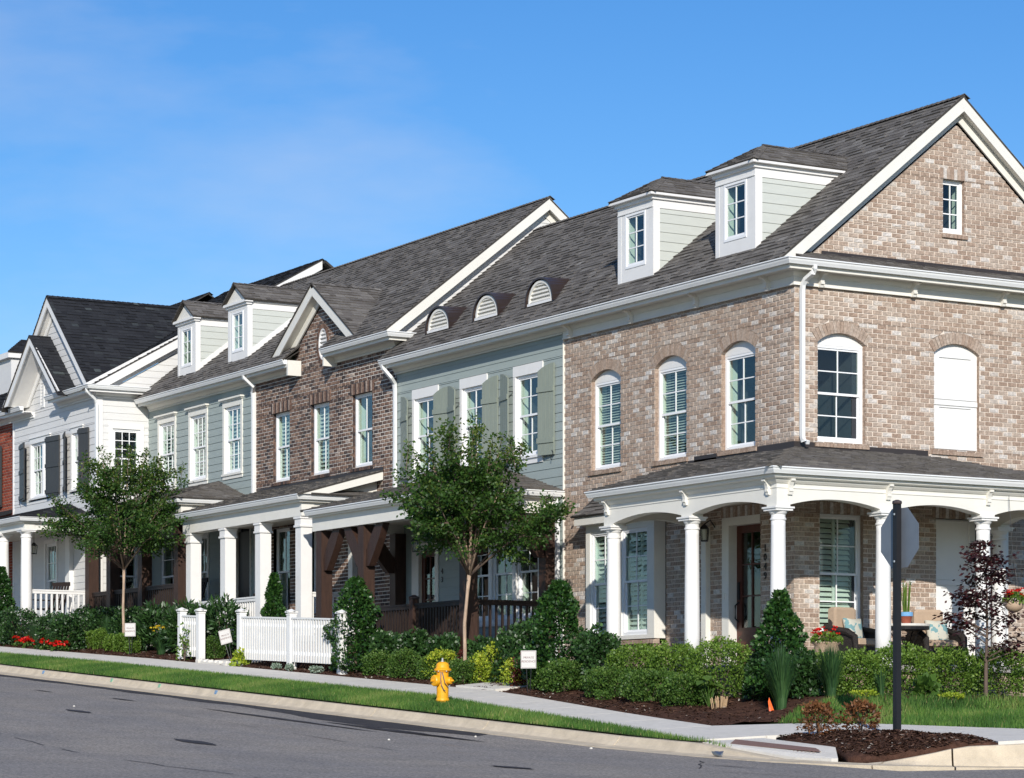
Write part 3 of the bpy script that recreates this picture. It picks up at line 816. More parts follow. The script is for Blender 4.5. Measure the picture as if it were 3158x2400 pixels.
# ================================================================== HOUSES
HG = "townhouses of the row along the street"
SLA, ZA, YA = 0.805, 9.085, -0.44            # cream brick and sage house: main roof
SLC, ZC = 0.787, 9.665                       # dark brick and dormer house: main roof
RYA, RYC = 3.43, 3.66
def zrA(y): return ZA + SLA * (y - YA)
def zrC(y): return ZC + SLC * (y - YA)
def slope_up(sl): return Vector((0, 1, sl)).normalized()
def slen(run, sl): return run * math.sqrt(1 + sl * sl)

def main_roof(house, x0, x1, y0, z0, ry, sl, matn, limit=300, score=None, wmul=1.0, notch=None):
    L = slen(ry - y0, sl)
    roof = one("roof", "roof_deck", house, lambda m: m.prism([(x0, ry, z0 + sl * (ry - y0) - 0.03), (x0, 2 * ry - y0, z0 - 0.03), (x0, 2 * ry - y0, z0 - 0.06), (x0, ry, z0 + sl * (ry - y0) - 0.07)], (x1 - x0, 0, 0)))
    pol = [(0, 0), (x1 - x0, 0), (x1 - x0, L), (0, L)]
    if notch:
        q = slen(notch[2] - y0, sl); pol = [(0, 0), (notch[0] - x0, 0), (notch[0] - x0, q), (notch[1] - x0, q), (notch[1] - x0, 0)] + pol[1:]
    roof_plane(roof, pol, (x0, y0, z0), (1, 0, 0), slope_up(sl), matn, limit=limit, score=score, wmul=wmul)
    ridge_caps(roof, (x1, ry, z0 + sl * (ry - y0)), (x0, ry, z0 + sl * (ry - y0)), matn)
    return roof

def rake(house, fr, yc, run, zr, sl, b_out, low_z, thick=0.26, fz=0.19, matn="paint_cream", halves=(-1, 1), wall_b=0.0, run2=None):
    """gable trim in wall frame fr: barge board at b_out, sloping soffit, frieze board on the wall. zr = roof z at the apex"""
    for s in halves:
        R = run
        def zz(d, k): return zr - k - sl * d
        dl = (zr - 0.02 - thick - low_z) / sl
        top_low = zr - 0.02 - sl * R
        pts = [(yc + s * R, max(top_low, low_z)), (yc, zr - 0.02), (yc, zr - 0.02 - thick), (yc + s * min(dl, R), max(low_z, zz(min(dl, R), 0.02 + thick)))]
        one("barge_board", matn, house, lambda m: fr.poly(m, pts, b_out - 0.03, b_out))
        dmax = R
        P = fr.P
        def sof(m):
            d1 = min(R, (zr - 0.02 - thick + 0.05 - low_z) / sl); k = 0.02 + thick - 0.05
            A = [(yc, zr - k), (yc + s * d1, zr - k - sl * d1), (yc + s * d1, zr - k - sl * d1 + 0.02), (yc, zr - k + 0.02)]
            fr.poly(m, A, wall_b + 0.001, b_out - 0.031)
        one("soffit", matn, house, sof)
        def frz(m):
            k = 0.02 + thick - 0.045; d1 = max(0.2, (zr - k - low_z) / sl); d1 = min(d1, R); d2 = max(0.1, min(R, (zr - k - fz - low_z) / sl))
            fr.poly(m, [(yc, zr - k), (yc + s * d1, max(low_z, zr - k - sl * d1)), (yc + s * d2, max(low_z, zr - k - fz - sl * d2)), (yc, zr - k - fz)], wall_b, wall_b + 0.035)
        one("rake_frieze", matn, house, frz)

def flat_soldier(jn, fr, a0, a1, z0, z1, b1=0.006, pitch=0.07):
    n = int((a1 - a0) / pitch)
    for k in range(n):
        x = a0 + (a1 - a0) * k / n
        fr.box(jn, x + 0.004, x + (a1 - a0) / n - 0.004, -0.09, b1 + rnd.uniform(-0.002, 0.002), z0, z1, (0.15, 0.95, 0.5)[k % 3] + rnd.uniform(-0.1, 0.05))
def sill_bricks(jn, fr, a0, a1, z1, h=0.085, out=0.035):
    n = int((a1 - a0) / 0.072)
    for k in range(n):
        x = a0 + (a1 - a0) * k / n
        P = fr.P; x1 = x + (a1 - a0) / n - 0.006
        jn.hexa([P(x, -0.1, z1 - h), P(x1, -0.1, z1 - h), P(x1, out, z1 - h), P(x, out, z1 - h), P(x, -0.1, z1), P(x1, -0.1, z1), P(x1, out, z1 - 0.02), P(x, out, z1 - 0.02)], rnd.uniform(0, 0.5))

# ------------------------------------------------------------------ cream brick corner house
def house_a():
    H = thing("brick_townhouse", (-3.6, 3.4, 1.9), "tan brick corner townhouse with arched upper windows and wraparound white column porch", "townhouse", HG)
    F, S = FRONT, SIDE
    # ---- openings
    fo, so = [], []
    arch = []
    for fr, lst, cs in ((F, fo, (-5.79, -3.66, -1.60)), (S, so, (0.975, 3.44))):
        for c in cs:
            R, zc, ang, Ro, fl, frr, zt = arch_fn(c, 0.5, 7.81, 0.17, 0.20)
            lst.append((c - 0.5, c + 0.5, 6.16, 7.81)); lst.append((fl, frr, 7.81, zt)); arch.append((fr, c, R, zc, ang, Ro))
    fo += [(-6.07, -3.80, 2.85, 5.3), (-2.06, -0.95, 2.44, 5.0)]
    so += [(0.52, 1.43, 2.98, 4.97), (2.98, 3.90, 2.44, 4.99)]
    def sc_f(c): return None if (c[2] < 6.3) else (Vector(c) - CAMP).length
    def sc_s(c): return None if (c[2] < 6.3 or c[1] > 4.85) else (Vector(c) - CAMP).length
    wf, jf = brick_wall(H, F, -7.23, 0.0, 1.75, 8.70, fo, "brick_tan", "mortar_cream", limit=120, score=sc_f)
    ws, js = brick_wall(H, S, 0.0, 7.0, 1.75, 8.70, so, "brick_tan", "mortar_cream", limit=120, score=sc_s)
    zg = 12.20 - 0.47
    wg, jg = brick_wall(H, S, (lambda z: RYA - (zg - z) / SLA), (lambda z: RYA + (zg - z) / SLA), 9.2, zg - 0.02, [(3.13, 3.61, 9.86, 10.78)], "brick_tan", "mortar_cream", limit=60, score=lambda c: None if c[1] > 4.8 or c[2] < 9.5 else (Vector(c) - CAMP).length)
    for fr, c, R, zc, ang, Ro in arch:
        arch_ring(jf if fr is F else js, fr, c, R, zc, ang, Ro)
    for fr, jn, cs in ((F, jf, (-5.79, -3.66, -1.60)), (S, js, (0.975, 3.44))):
        for c in cs:
            jamb_bricks(jn, fr, c - 0.5, 1, 6.16, 7.81, 0.10); jamb_bricks(jn, fr, c + 0.5, -1, 6.16, 7.81, 0.10)
            sill_bricks(jn, fr, c - 0.56, c + 0.56, 6.155)
    jamb_bricks(js, S, 0.52, 1, 2.98, 4.97, 0.10); jamb_bricks(js, S, 1.43, -1, 2.98, 4.97, 0.10); sill_bricks(js, S, 0.47, 1.48, 2.975)
    flat_soldier(js, S, 0.45, 1.5, 4.97, 5.16); flat_soldier(js, S, 2.9, 3.98, 4.99, 5.18)
    jamb_bricks(jf, F, -0.95, -1, 2.44, 5.0, 0.2); flat_soldier(jf, F, -2.1, -0.9, 5.0, 5.18)
    flat_soldier(jg, S, 3.06, 3.68, 10.78, 10.96); sill_bricks(jg, S, 3.10, 3.66, 9.86); jamb_bricks(jg, S, 3.61, -1, 9.86, 10.78, 0.1)
    for w, j in ((wf, jf), (ws, js), (wg, jg)): j.build("brick", "brick_tan", w, kind="stuff")
    # ---- windows with arched head panels
    def head(fr, c, z=7.81):
        R, zc, ang, Ro, fl, frr, zt = arch_fn(c, 0.5, 7.81, 0.17, 0.20)
        pts = [(c - 0.5, z - 0.04)] + [(c + R * math.sin(-ang + 2 * ang * k / 16), zc + R * math.cos(-ang + 2 * ang * k / 16)) for k in range(17)] + [(c + 0.5, z - 0.04)]
        one("arch_panel", "paint_white", H, lambda m: fr.poly(m, pts, -0.16, -0.085))
    for i, c in enumerate((-5.79, -3.66, -1.60)):
        window(H, F, c - 0.5, c + 0.5, 6.16, 7.775, b=-0.09, blind="blind" if i < 2 else None); head(F, c)
    window(H, S, 0.475, 1.475, 6.16, 7.775, b=-0.09); head(S, 0.975)
    window(H, S, 0.52, 1.43, 2.98, 4.97, b=-0.09, blind="louvre")
    window(H, S, 3.13, 3.61, 9.86, 10.78, b=-0.08, rt=3, single=True)
    def panel(fr, c, z0, z1, zm, hw, arched):
        R, zc, ang, Ro, fl, frr, zt = arch_fn(c, 0.5, 7.81, 0.17, 0.20)
        if arched: pts = [(c - hw, z0)] + [(c + R * math.sin(-ang + 2 * ang * k / 16), zc + R * math.cos(-ang + 2 * ang * k / 16)) for k in range(17)] + [(c + hw, z0)]
        else: pts = [(c - hw, z0), (c - hw, z1), (c + hw, z1), (c + hw, z0)]
        p = one("blind_window", "paint_white", H, lambda m: fr.poly(m, pts, -0.14, -0.075))
        one("panel", "paint_white", p, lambda m: fr.ring(m, c - hw + 0.02, c + hw - 0.02, -0.075, -0.055, zm + 0.05, z1 - 0.02, 0.13, 0.02, 0.02))
        one("panel", "paint_white", p, lambda m: fr.ring(m, c - hw + 0.02, c + hw - 0.02, -0.075, -0.055, z0 + 0.02, zm - 0.07, 0.13, 0.12, 0.02))
        one("rail", "paint_white", p, lambda m: fr.box(m, c - hw + 0.01, c + hw - 0.01, -0.075, -0.05, zm - 0.05, zm + 0.03))
    panel(S, 3.44, 6.16, 7.78, 6.98, 0.5, True)
    panel(S, 3.44, 2.46, 4.98, 3.9, 0.46, False)
    # ---- eaves
    eave(H, [(-7.23, 0), (0, 0), (0, 7.0)], 9.08, frz=0.21, frz_t=0.035)
    for a in (-0.66, -2.75, -4.83, -6.92): bracket(H, F, a, 8.93, 0.034)
    for a in (0.49, 2.44, 4.40): bracket(H, S, a, 8.93, 0.034)
    downspout(H, [(0.37, 0.13, 9.0), (0.37, 0.13, 8.93), (0.33, 0.13, 8.86), (0.16, 0.11, 8.78), (0.10, 0.10, 8.70), (0.085, 0.10, 8.6), (0.085, 0.10, 6.22), (0.11, 0.10, 6.14), (0.22, 0.115, 6.10)])
    # ---- main roof, pent strip under the gable, rake trim
    roof = main_roof(H, -7.23, 0.21, YA, ZA, RYA, SLA, "shingle_grey", limit=200)
    rake(H, S, RYA, RYA + 0.40, zrA(RYA), SLA, 0.20, 9.10)
    roof_plane(roof, [(-0.12, 0), (7.0, 0), (7.0, 0.46), (-0.12, 0.46)], (0.43, 0, 9.075), (0, 1, 0), (-1, 0, 0.45), "shingle_grey")
    one("flashing", "flashing_bronze", H, lambda m: (S.box(m, 0.55, 6.2, 0.004, 0.012, 9.22, 9.315), m.prism([(0.004, 0.55, 9.262), (0.09, 0.55, 9.235), (0.09, 0.55, 9.245), (0.004, 0.55, 9.272)], (0, 5.6, 0))))
    for xc in (-1.775, -4.89): dormer_hip(H, xc)
    # ---- bay window
    BF = Fr((0, -0.25, 0), (1, 0, 0), (0, -1, 0))
    def bay(m):
        BF.box(m, -6.07, -5.93, -0.24, 0.0, 3.0, 5.12); BF.box(m, -4.02, -3.80, -0.24, 0.0, 3.0, 5.12)
        BF.box(m, -5.93, -4.02, -0.24, 0.0, 4.98, 5.12); BF.box(m, -5.93, -4.02, -0.24, 0.0, 3.0, 3.07); BF.box(m, -5.06, -4.88, -0.24, 0.0, 3.07, 4.98)
    one("bay", "paint_cream", H, bay)
    one("bay_sill", "brick_tan", H, lambda m: sill_bricks(m, BF, -6.1, -3.77, 2.995, 0.09, 0.04))
    one("bay_base", "brick_tan", H, lambda m: BF.box(m, -6.05, -3.82, -0.24, -0.01, 2.0, 2.9, 0.3))
    window(H, BF, -5.93, -5.06, 3.07, 4.98, b=-0.03, blind="louvre"); window(H, BF, -4.88, -4.02, 3.07, 4.98, b=-0.03, blind="louvre")
    one("bay_fascia", "paint_cream", H, lambda m: BF.box(m, -6.22, -3.62, -0.25, 0.16, 5.12, 5.29))
    br = one("bay_roof", "roof_deck", H, lambda m: m.prism([(-6.2, 0, 5.65), (-6.2, -0.40, 5.30), (-6.2, 0, 5.30)], (2.6, 0, 0)))
    roof_plane(br, [(0, 0), (2.72, 0), (2.3, 0.6), (0.42, 0.6)], (-6.28, -0.46, 5.285), (1, 0, 0), (0, 1, 0.82), "shingle_grey", exposure=0.12)
    # ---- front door in its recess
    one("door_frame", "paint_cream", H, lambda m: (F.box(m, -2.06, -1.86, -0.22, 0.012, 2.44, 5.0), F.box(m, -1.86, -0.955, -0.22, 0.010, 4.86, 5.0), F.box(m, -0.99, -0.955, -0.22, -0.12, 2.44, 4.86)))
    d = one("door", "door_wood", H, lambda m: F.ring(m, -1.86, -0.99, -0.21, -0.16, 2.46, 4.86, 0.14, 0.66, 0.13))
    one("mullion", "door_wood", d, lambda m: F.box(m, -1.44, -1.41, -0.205, -0.165, 3.12, 4.73))
    for k in (1, 2): one("mullion", "door_wood", d, lambda m: F.box(m, -1.72, -1.13, -0.203, -0.168, 3.12 + 1.61 * k / 3 - 0.012, 3.12 + 1.61 * k / 3 + 0.012))
    for i in range(2):
        for k in range(3): one("pane", "glass_clear", d, lambda m: F.box(m, -1.72 + 0.31 * i, -1.44 + 0.31 * i, -0.19, -0.184, 3.12 + 0.537 * k, 3.12 + 0.537 * (k + 1)))
    one("handle", "iron_black", d, lambda m: (m.tube([F.P(-1.79, -0.15, 3.22), F.P(-1.79, -0.08, 3.28), F.P(-1.79, -0.08, 3.50), F.P(-1.79, -0.15, 3.56)], 0.014, 6), F.box(m, -1.82, -1.76, -0.16, -0.14, 3.6, 3.9)))
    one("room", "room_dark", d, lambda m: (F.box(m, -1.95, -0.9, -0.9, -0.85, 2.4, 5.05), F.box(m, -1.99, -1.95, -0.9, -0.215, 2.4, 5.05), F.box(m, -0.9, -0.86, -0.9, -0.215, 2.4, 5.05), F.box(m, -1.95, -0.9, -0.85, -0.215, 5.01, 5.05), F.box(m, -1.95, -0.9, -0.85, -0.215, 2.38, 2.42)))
    for i, ch in enumerate("1049"):
        text_obj("digit", ch, 0.17, "number_black", H, Matrix(((1, 0, 0, -0.80), (0, 0, -1, -0.012), (0, 1, 0, 4.42 - 0.155 * i), (0, 0, 0, 1))), extrude=0.006)
    one("doorbell", "paint_cream", H, lambda m: F.box(m, -2.01, -1.97, 0.012, 0.025, 3.62, 3.72))
    lantern(H, -2.28, -0.22, 4.75); one("lantern_arm", "iron_black", H, lambda m: m.tube([(-2.28, 0, 4.86), (-2.28, -0.1, 4.98), (-2.28, -0.22, 4.91)], 0.012, 6))
    # ---- porch
    zf, zb = 2.42, 4.83
    one("porch_floor", "porch_boards", H, lambda m: (m.box(-3.1, 2.12, -1.92, -0.013, zf - 0.10, zf), m.box(0.004, 2.12, -0.013, 4.25, zf - 0.10, zf - 0.002)))
    def pier(m):
        m.box(-3.0, 2.0, -1.80, -1.66, 1.6, zf - 0.11, 0.3); m.box(1.88, 2.02, -1.66, 4.1, 1.5, zf - 0.11, 0.3)
    one("porch_base", "brick_tan", H, pier)
    one("porch_ceiling", "ceiling_cream", H, lambda m: (m.box(-3.0, 1.9, -1.66, -0.01, 5.20, 5.23), m.box(0.01, 1.84, -0.01, 4.1, 5.202, 5.232)))
    cols = [(1.95, -1.75), (-0.41, -1.75), (-2.77, -1.75), (1.95, 0.30), (1.95, 2.35), (1.95, 4.1), (0.32, 4.1)]
    for x, y in cols: round_column(H, x, y, zf, zb)
    round_column(H, -0.41, -0.14, zf, zb, 0.10, "paint_cream") if False else None
    one("pilaster", "paint_cream", H, lambda m: m.box(-2.56, -2.42, -0.10, 0.002, zf, zb + 0.05))
    # arched beams
    def beam(name, fr, a0, a1, spans, b0, b1):
        pts = [(a0, 5.30), (a0, zb + 0.012)]
        for s0, s1 in spans:
            pts.append((s0, zb + 0.012)); pts.append((s0, zb + 0.05))
            for k in range(1, 14):
                t = k / 14; pts.append((s0 + (s1 - s0) * t, zb + 0.05 + 0.11 * (1 - (2 * t - 1) ** 2)))
            pts.append((s1, zb + 0.05)); pts.append((s1, zb + 0.012))
        pts += [(a1, zb + 0.012), (a1, 5.30)]
        one("porch_beam", "paint_cream", H, lambda m: fr.poly(m, pts, b0, b1))
    beam("f", F, -2.91, 2.06, [(-2.62, -0.56), (-0.26, 1.80)], 1.64, 1.86)
    beam("s", S, -1.638, 4.22, [(-1.60, 0.15), (0.45, 2.20), (2.50, 3.95)], 1.84, 2.06)
    EF = Fr((0, 4.1, 0), (1, 0, 0), (0, 1, 0)); beam("e", EF, 0.0, 1.838, [(0.47, 1.80)], -0.1, 0.1)
    LF = Fr((-2.8, 0, 0), (0, 1, 0), (-1, 0, 0)); beam("l", LF, -1.638, 0.0, [(-1.55, -0.1)], -0.1, 0.1)
    path = [(-2.91, 0), (-2.91, -1.86), (2.06, -1.86), (2.06, 4.22), (0, 4.22)]
    P = [(x, y, 5.44) for x, y in path]
    one("gutter", "gutter_white", H, lambda m: sweep(m, P, [(0.13 + a, b) for a, b in GUT]))
    one("fascia", "paint_cream", H, lambda m: sweep(m, P, [(0.0, -0.02), (0.128, -0.02), (0.128, -0.15), (0.10, -0.17), (0.0, -0.17)]))
    one("crown_moulding", "paint_cream", H, lambda m: sweep(m, P, [(0.0, -0.17), (0.07, -0.17), (0.055, -0.2), (0.02, -0.235), (0.0, -0.24)]))
    one("bed_mould", "paint_cream", H, lambda m: sweep(m, P, [(0.0, -0.31), (0.012, -0.31), (0.012, -0.295), (0.0, -0.295)]))
    for a in (-2.77, -0.41, 1.86): bracket(H, F, a, 5.27, 1.86, 0.12, 0.24)
    for a in (-1.62, 0.30, 2.35): bracket(H, S, a, 5.27, 2.06, 0.12, 0.24)
    pr = one("porch_roof", "roof_deck", H, lambda m: m.box(-2.9, 2.0, -1.8, -0.02, 5.26, 5.29))
    gx, gy, zw, ze = 2.28, -2.08, 6.03, 5.445
    slf = (zw - ze) / (-gy); sls = (zw - ze) / gx; Lf = math.hypot(-gy, zw - ze); Ls = math.hypot(gx, zw - ze)
    roof_plane(pr, [(0, 0), (gx + 3.15, 0), (3.15, Lf), (0.0, Lf)], (-3.15, gy, ze), (1, 0, 0), (0, 1, slf), "shingle_grey", limit=60, wmul=0.9)
    roof_plane(pr, [(gy, 0), (4.75, 0), (2.77, Ls), (0, Ls)], (gx, 0, ze), (0, 1, 0), (-1, 0, sls), "shingle_grey", limit=40, wmul=0.9)
    roof_plane(pr, [(0, 0), (gx, 0), (0.0, 2.06)], (0, 4.75, ze), (1, 0, 0), (0, -1, 0.28), "shingle_grey")
    ridge_caps(pr, (gx, gy, ze), (0, 0, zw), "shingle_grey", drop=0.25)
    one("flashing", "flashing_bronze", H, lambda m: (F.box(m, -2.9, -2.22, 0.004, 0.012, 6.0, 6.13), F.box(m, -3.1, -0.0, 0.004, 0.012, 5.98, 6.065), F.box(m, -1.03, 0.012, 0.004, 0.013, 6.0, 6.135), S.box(m, 0.0, 0.41, 0.004, 0.012, 6.0, 6.135), S.box(m, 0.41, 1.55, 0.004, 0.0115, 5.98, 6.068), S.box(m, 1.55, 2.8, 0.004, 0.012, 6.0, 6.12)))
    downspout(H, [(0.10, 4.45, 5.3), (0.08, 4.45, 5.1), (0.07, 4.45, 2.0)])
    one("blocker_core", "room_dark", H, lambda m: m.box(-7.15, -0.15, 1.3, 6.4, 2.2, 8.6))  # dark box added inside the shell to block sky and sun through gaps
    return H

def dormer_hip(H, xc):
    w, y0, zb, zt = 1.15, 0.07, 9.44, 10.86
    DF = Fr((0, y0, 0), (1, 0, 0), (0, -1, 0)); a0, a1 = xc - w / 2, xc + w / 2
    D = one("dormer", "paint_white", H, lambda m: (DF.ring(m, a0, a1, -0.12, 0.0, zb, zt - 0.12, 0.245, 0.29, 0.03), DF.box(m, a0, a1, -0.12, 0.006, zt - 0.12, zt)))
    window(H, DF, xc - 0.33, xc + 0.33, 9.73, 10.71, b=0.012, rt=3, single=True, fw=0.04)
    one("head_trim", "paint_white", D, lambda m: DF.box(m, a0 - 0.005, a1 + 0.005, 0.006, 0.02, zt - 0.135, zt - 0.115))
    for s in (1, -1):
        SF = Fr((xc + s * w / 2, 0, 0), (0, 1, 0), (s, 0, 0))
        yr = lambda z: YA + (z - ZA) / SLA + 0.01
        one("corner_board", "paint_white", D, lambda m: m.prism([SF.P(y0 - 0.004, -0.1, zb), SF.P(y0 + 0.14, -0.1, zrA(y0 + 0.14) - 0.02), SF.P(y0 + 0.14, -0.1, zt - 0.15), SF.P(y0 - 0.004, -0.1, zt - 0.15)], SF.n * 0.112))
        one("frieze", "paint_white", D, lambda m: m.prism([SF.P(y0 - 0.004, -0.1, zt - 0.15), SF.P(yr(zt - 0.15), -0.1, zt - 0.15), SF.P(yr(zt), -0.1, zt), SF.P(y0 - 0.004, -0.1, zt)], SF.n * 0.112))
        for l, r, za, zc, row in courses(y0 + 0.141, yr, zrA(y0 + 0.15), zt - 0.151, 0.168, []):
            m = MB(); P = SF.P; la, ra, rb = l, max(l, yr(za)), max(l, yr(zc))
            m.hexa([P(la, -0.06, za), P(ra, -0.06, za), P(ra, 0.008, za), P(la, 0.008, za), P(la, -0.06, zc), P(rb, -0.06, zc), P(rb, -0.004, zc), P(la, -0.004, zc)]); m.build("plank", "plank_pale", D)
    ov, ze, rise = 0.13, 10.985, 0.42
    hw = w / 2 + ov; pitch = rise / hw; ye = y0 - ov; yr0 = ye + hw; zr_ = ze + rise; yb = YA + (zr_ - ZA) / SLA; ybe = YA + (ze - ZA) / SLA
    R = one("dormer_roof", "paint_white", H, lambda m: (m.prism([(xc - hw, ye, ze - 0.02), (xc + hw, ye, ze - 0.02), (xc + hw, ybe, ze - 0.02), (xc - hw, ybe, ze - 0.02)], (0, 0, -0.04)), m.box(a0 - 0.05, a1 + 0.05, y0 - 0.05, ybe - 0.05, zt, ze - 0.06)))
    Lh = slen(hw, pitch)
    roof_plane(R, [(-hw, 0), (hw, 0), (0, Lh)], (xc, ye, ze), (1, 0, 0), (0, 1, pitch), "shingle_grey")
    for s in (1, -1):
        roof_plane(R, [(ye, 0), (ybe, 0), (yb, Lh), (yr0, Lh)], (xc + s * hw, 0, ze), (0, 1, 0), (-s, 0, pitch), "shingle_grey")
        ridge_caps(R, (xc + s * hw, ye, ze), (xc, yr0, zr_), "shingle_grey", w=0.09, drop=0.4)
    ridge_caps(R, (xc, yr0, zr_), (xc, yb, zr_), "shingle_grey", w=0.09, drop=0.5)

# ------------------------------------------------------------------ sage siding house between the two brick ones
def house_b():
    H = thing("siding_townhouse", (-10.6, 3.4, 2.3), "sage green siding townhouse with open green shutters and three rounded roof vents", "townhouse", HG)
    F = FRONT
    wins = [(-13.14, -12.20), (-11.12, -10.20), (-9.00, -8.07)]
    op = [(a - 0.09, b + 0.09, 6.58, 8.42) for a, b in wins] + [(-13.25, -12.11, 2.8, 5.2), (-10.95, -8.05, 3.4, 5.36)]
    siding(H, F, -13.93, -7.245, 2.2, 8.81, op, "plank_sage")
    one("corner_trim", "paint_cream", H, lambda m: F.box(m, -7.245, -7.232, -0.01, 0.03, 2.2, 8.7))
    for a, b in wins:
        window(H, F, a, b, 6.63, 8.20, b=-0.012)
        casing(H, F, a, b, 6.63, 8.20, 0.09, 0.20, -0.01, 0.03, apron=0.10)
        shutter(H, F, b + 0.10, 1, 6.58, 8.31, 0.45, "shutter_sage", stand=0.09); shutter(H, F, a - 0.10, -1, 6.58, 8.31, 0.45, "shutter_sage", stand=0.09)
    eave(H, [(-13.98, 0), (-7.23, 0)], 9.08, frz=0.10)
    downspout(H, [(-13.9, -0.38, 8.98), (-13.88, -0.36, 8.9), (-13.84, -0.2, 8.72), (-13.92, -0.075, 8.62), (-13.93, -0.06, 8.5), (-13.93, -0.06, 6.1)])
    roof = main_roof(H, -13.98, -7.23, YA, ZA, RYA, SLA, "shingle_grey", limit=200)
    for xc in (-12.29, -10.31, -8.25): eyebrow(H, xc)
    # porch
    zf = 2.85
    one("porch_floor", "porch_boards", H, lambda m: m.box(-13.9, -7.5, -1.98, -0.013, zf - 0.12, zf))
    one("porch_base", "concrete_walk", H, lambda m: m.box(-13.8, -7.6, -1.9, -0.1, 2.0, zf - 0.121))
    one("porch_ceiling", "ceiling_cream", H, lambda m: m.box(-13.9, -7.72, -1.7, -0.013, 5.62, 5.65))
    def beams(m):
        m.box(-13.9, -7.42, -2.0, -1.71, 5.44, 5.74); m.box(-7.78, -7.44, -1.71, -0.014, 5.442, 5.738); m.box(-13.88, -13.6, -1.71, -0.014, 5.442, 5.738)
    one("porch_beam", "paint_cream", H, beams)
    P = [(-13.9, -2.0, 5.86), (-7.42, -2.0, 5.86), (-7.42, 0.0, 5.86)]
    one("gutter", "gutter_white", H, lambda m: sweep(m, P, [(0.09 + a, b) for a, b in GUT]))
    one("fascia", "paint_cream", H, lambda m: sweep(m, P, [(-0.02, -0.02), (0.088, -0.02), (0.088, -0.14), (-0.02, -0.14)]))
    pr = one("porch_roof", "roof_deck", H, lambda m: m.box(-13.8, -7.5, -1.9, -0.02, 5.75, 5.78))
    gy, gx, ze, zw = -2.2, -7.22, 5.868, 6.45; sl = (zw - ze) / 2.2; L = math.hypot(2.2, zw - ze)
    roof_plane(pr, [(0, 0), (gx + 14.06, 0), (gx + 14.06 - 2.2, L), (0, L)], (-14.06, gy, ze), (1, 0, 0), (0, 1, sl), "shingle_grey", limit=30)
    roof_plane(pr, [(gy, 0), (0, 0), (0, L)], (gx, 0, ze), (0, 1, 0), (-1, 0, sl), "shingle_grey")
    ridge_caps(pr, (gx, gy, ze), (gx - 2.2, 0, zw), "shingle_grey", drop=0.25)
    one("flashing", "flashing_bronze", H, lambda m: F.box(m, -13.9, gx - 2.1, 0.016, 0.022, 6.40, 6.50))
    downspout(H, [(-7.36, -0.12, 5.76), (-7.37, -0.10, 5.6), (-7.37, -0.07, 5.5), (-7.37, -0.07, 2.3)])
    # timber posts with curved braces
    def post(x, y, dirs, dark=False):
        mt = "timber_brown"
        p = one("post", mt, H, lambda m: m.box(x - 0.125, x + 0.125, y - 0.125, y + 0.125, zf, 5.44))
        for dx, dy in dirs:
            d = Vector((dx, dy, 0)); s = Vector((-dy, dx, 0)) * 0.075
            pts = [(0.125, 4.62), (0.125, 4.92), (0.34, 5.22), (0.56, 5.44), (0.86, 5.44), (0.68, 5.14), (0.46, 4.86), (0.26, 4.62)]
            one("brace", mt, p, lambda m: m.prism([(x + d.x * a - s.x, y + d.y * a - s.y, z) for a, z in pts], s * 2))
        return p
    post(-13.65, -1.85, [(1, 0)]); post(-11.76, -1.85, [(1, 0), (-1, 0)]); post(-7.62, -1.85, [(-1, 0), (0, 1)]); post(-7.60, -0.14, [(0, -1)])
    post(-13.65, -0.14, [(0, -1)])
    n = one("newel", "timber_brown", H, lambda m: m.box(-9.86, -9.72, -1.90, -1.76, zf - 0.3, 3.90)); one("cap", "timber_brown", n, lambda m: m.lathe((-9.79, -1.83, 3.90), [(0.12, 0), (0.12, 0.03), (0.03, 0.07)], 4))
    railing(H, (-11.63, -1.85), (-9.86, -1.83), zf, 0.95, "timber_dark", w=0.04, pitch=0.11); railing(H, (-9.72, -1.83), (-7.75, -1.85), zf, 0.95, "timber_dark", w=0.04, pitch=0.11)
    railing(H, (-7.62, -1.72), (-7.60, -0.27), zf, 0.95, "timber_dark", w=0.04, pitch=0.125)
    lantern(H, -10.9, -1.2, 5.02, 5.62)
    # ground floor front: door and triple window
    one("door_frame", "paint_cream", H, lambda m: (F.box(m, -13.25, -12.95, -0.1, 0.03, zf, 5.05), F.box(m, -12.25, -12.11, -0.1, 0.03, zf, 5.05), F.box(m, -13.25, -12.11, -0.1, 0.034, 5.05, 5.2)))
    d = one("door", "door_wood", H, lambda m: F.ring(m, -12.95, -12.25, -0.10, -0.05, zf, 5.05, 0.13, 0.3, 0.13))
    one("mullion", "door_wood", d, lambda m: F.box(m, -12.615, -12.585, -0.095, -0.055, zf + 0.3, 4.92))
    for k in (1, 2, 3): one("mullion", "door_wood", d, lambda m: F.box(m, -12.82, -12.38, -0.093, -0.058, zf + 0.3 + 0.44 * k - 0.012, zf + 0.3 + 0.44 * k + 0.012))
    for i in range(2):
        for k in range(4): one("pane", "glass_clear", d, lambda m: F.box(m, -12.82 + 0.235 * i, -12.615 + 0.235 * i, -0.08, -0.074, zf + 0.3 + 0.442 * k, zf + 0.3 + 0.442 * (k + 1)))
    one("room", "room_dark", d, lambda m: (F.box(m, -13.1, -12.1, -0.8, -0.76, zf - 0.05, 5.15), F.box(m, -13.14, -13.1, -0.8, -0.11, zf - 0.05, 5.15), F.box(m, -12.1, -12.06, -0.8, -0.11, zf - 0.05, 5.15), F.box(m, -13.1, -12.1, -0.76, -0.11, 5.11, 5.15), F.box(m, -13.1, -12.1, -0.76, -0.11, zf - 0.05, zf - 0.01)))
    for a, b in ((-10.87, -10.05), (-9.92, -9.12), (-8.98, -8.16)):
        window(H, F, a, b, 3.52, 5.30, b=-0.012)
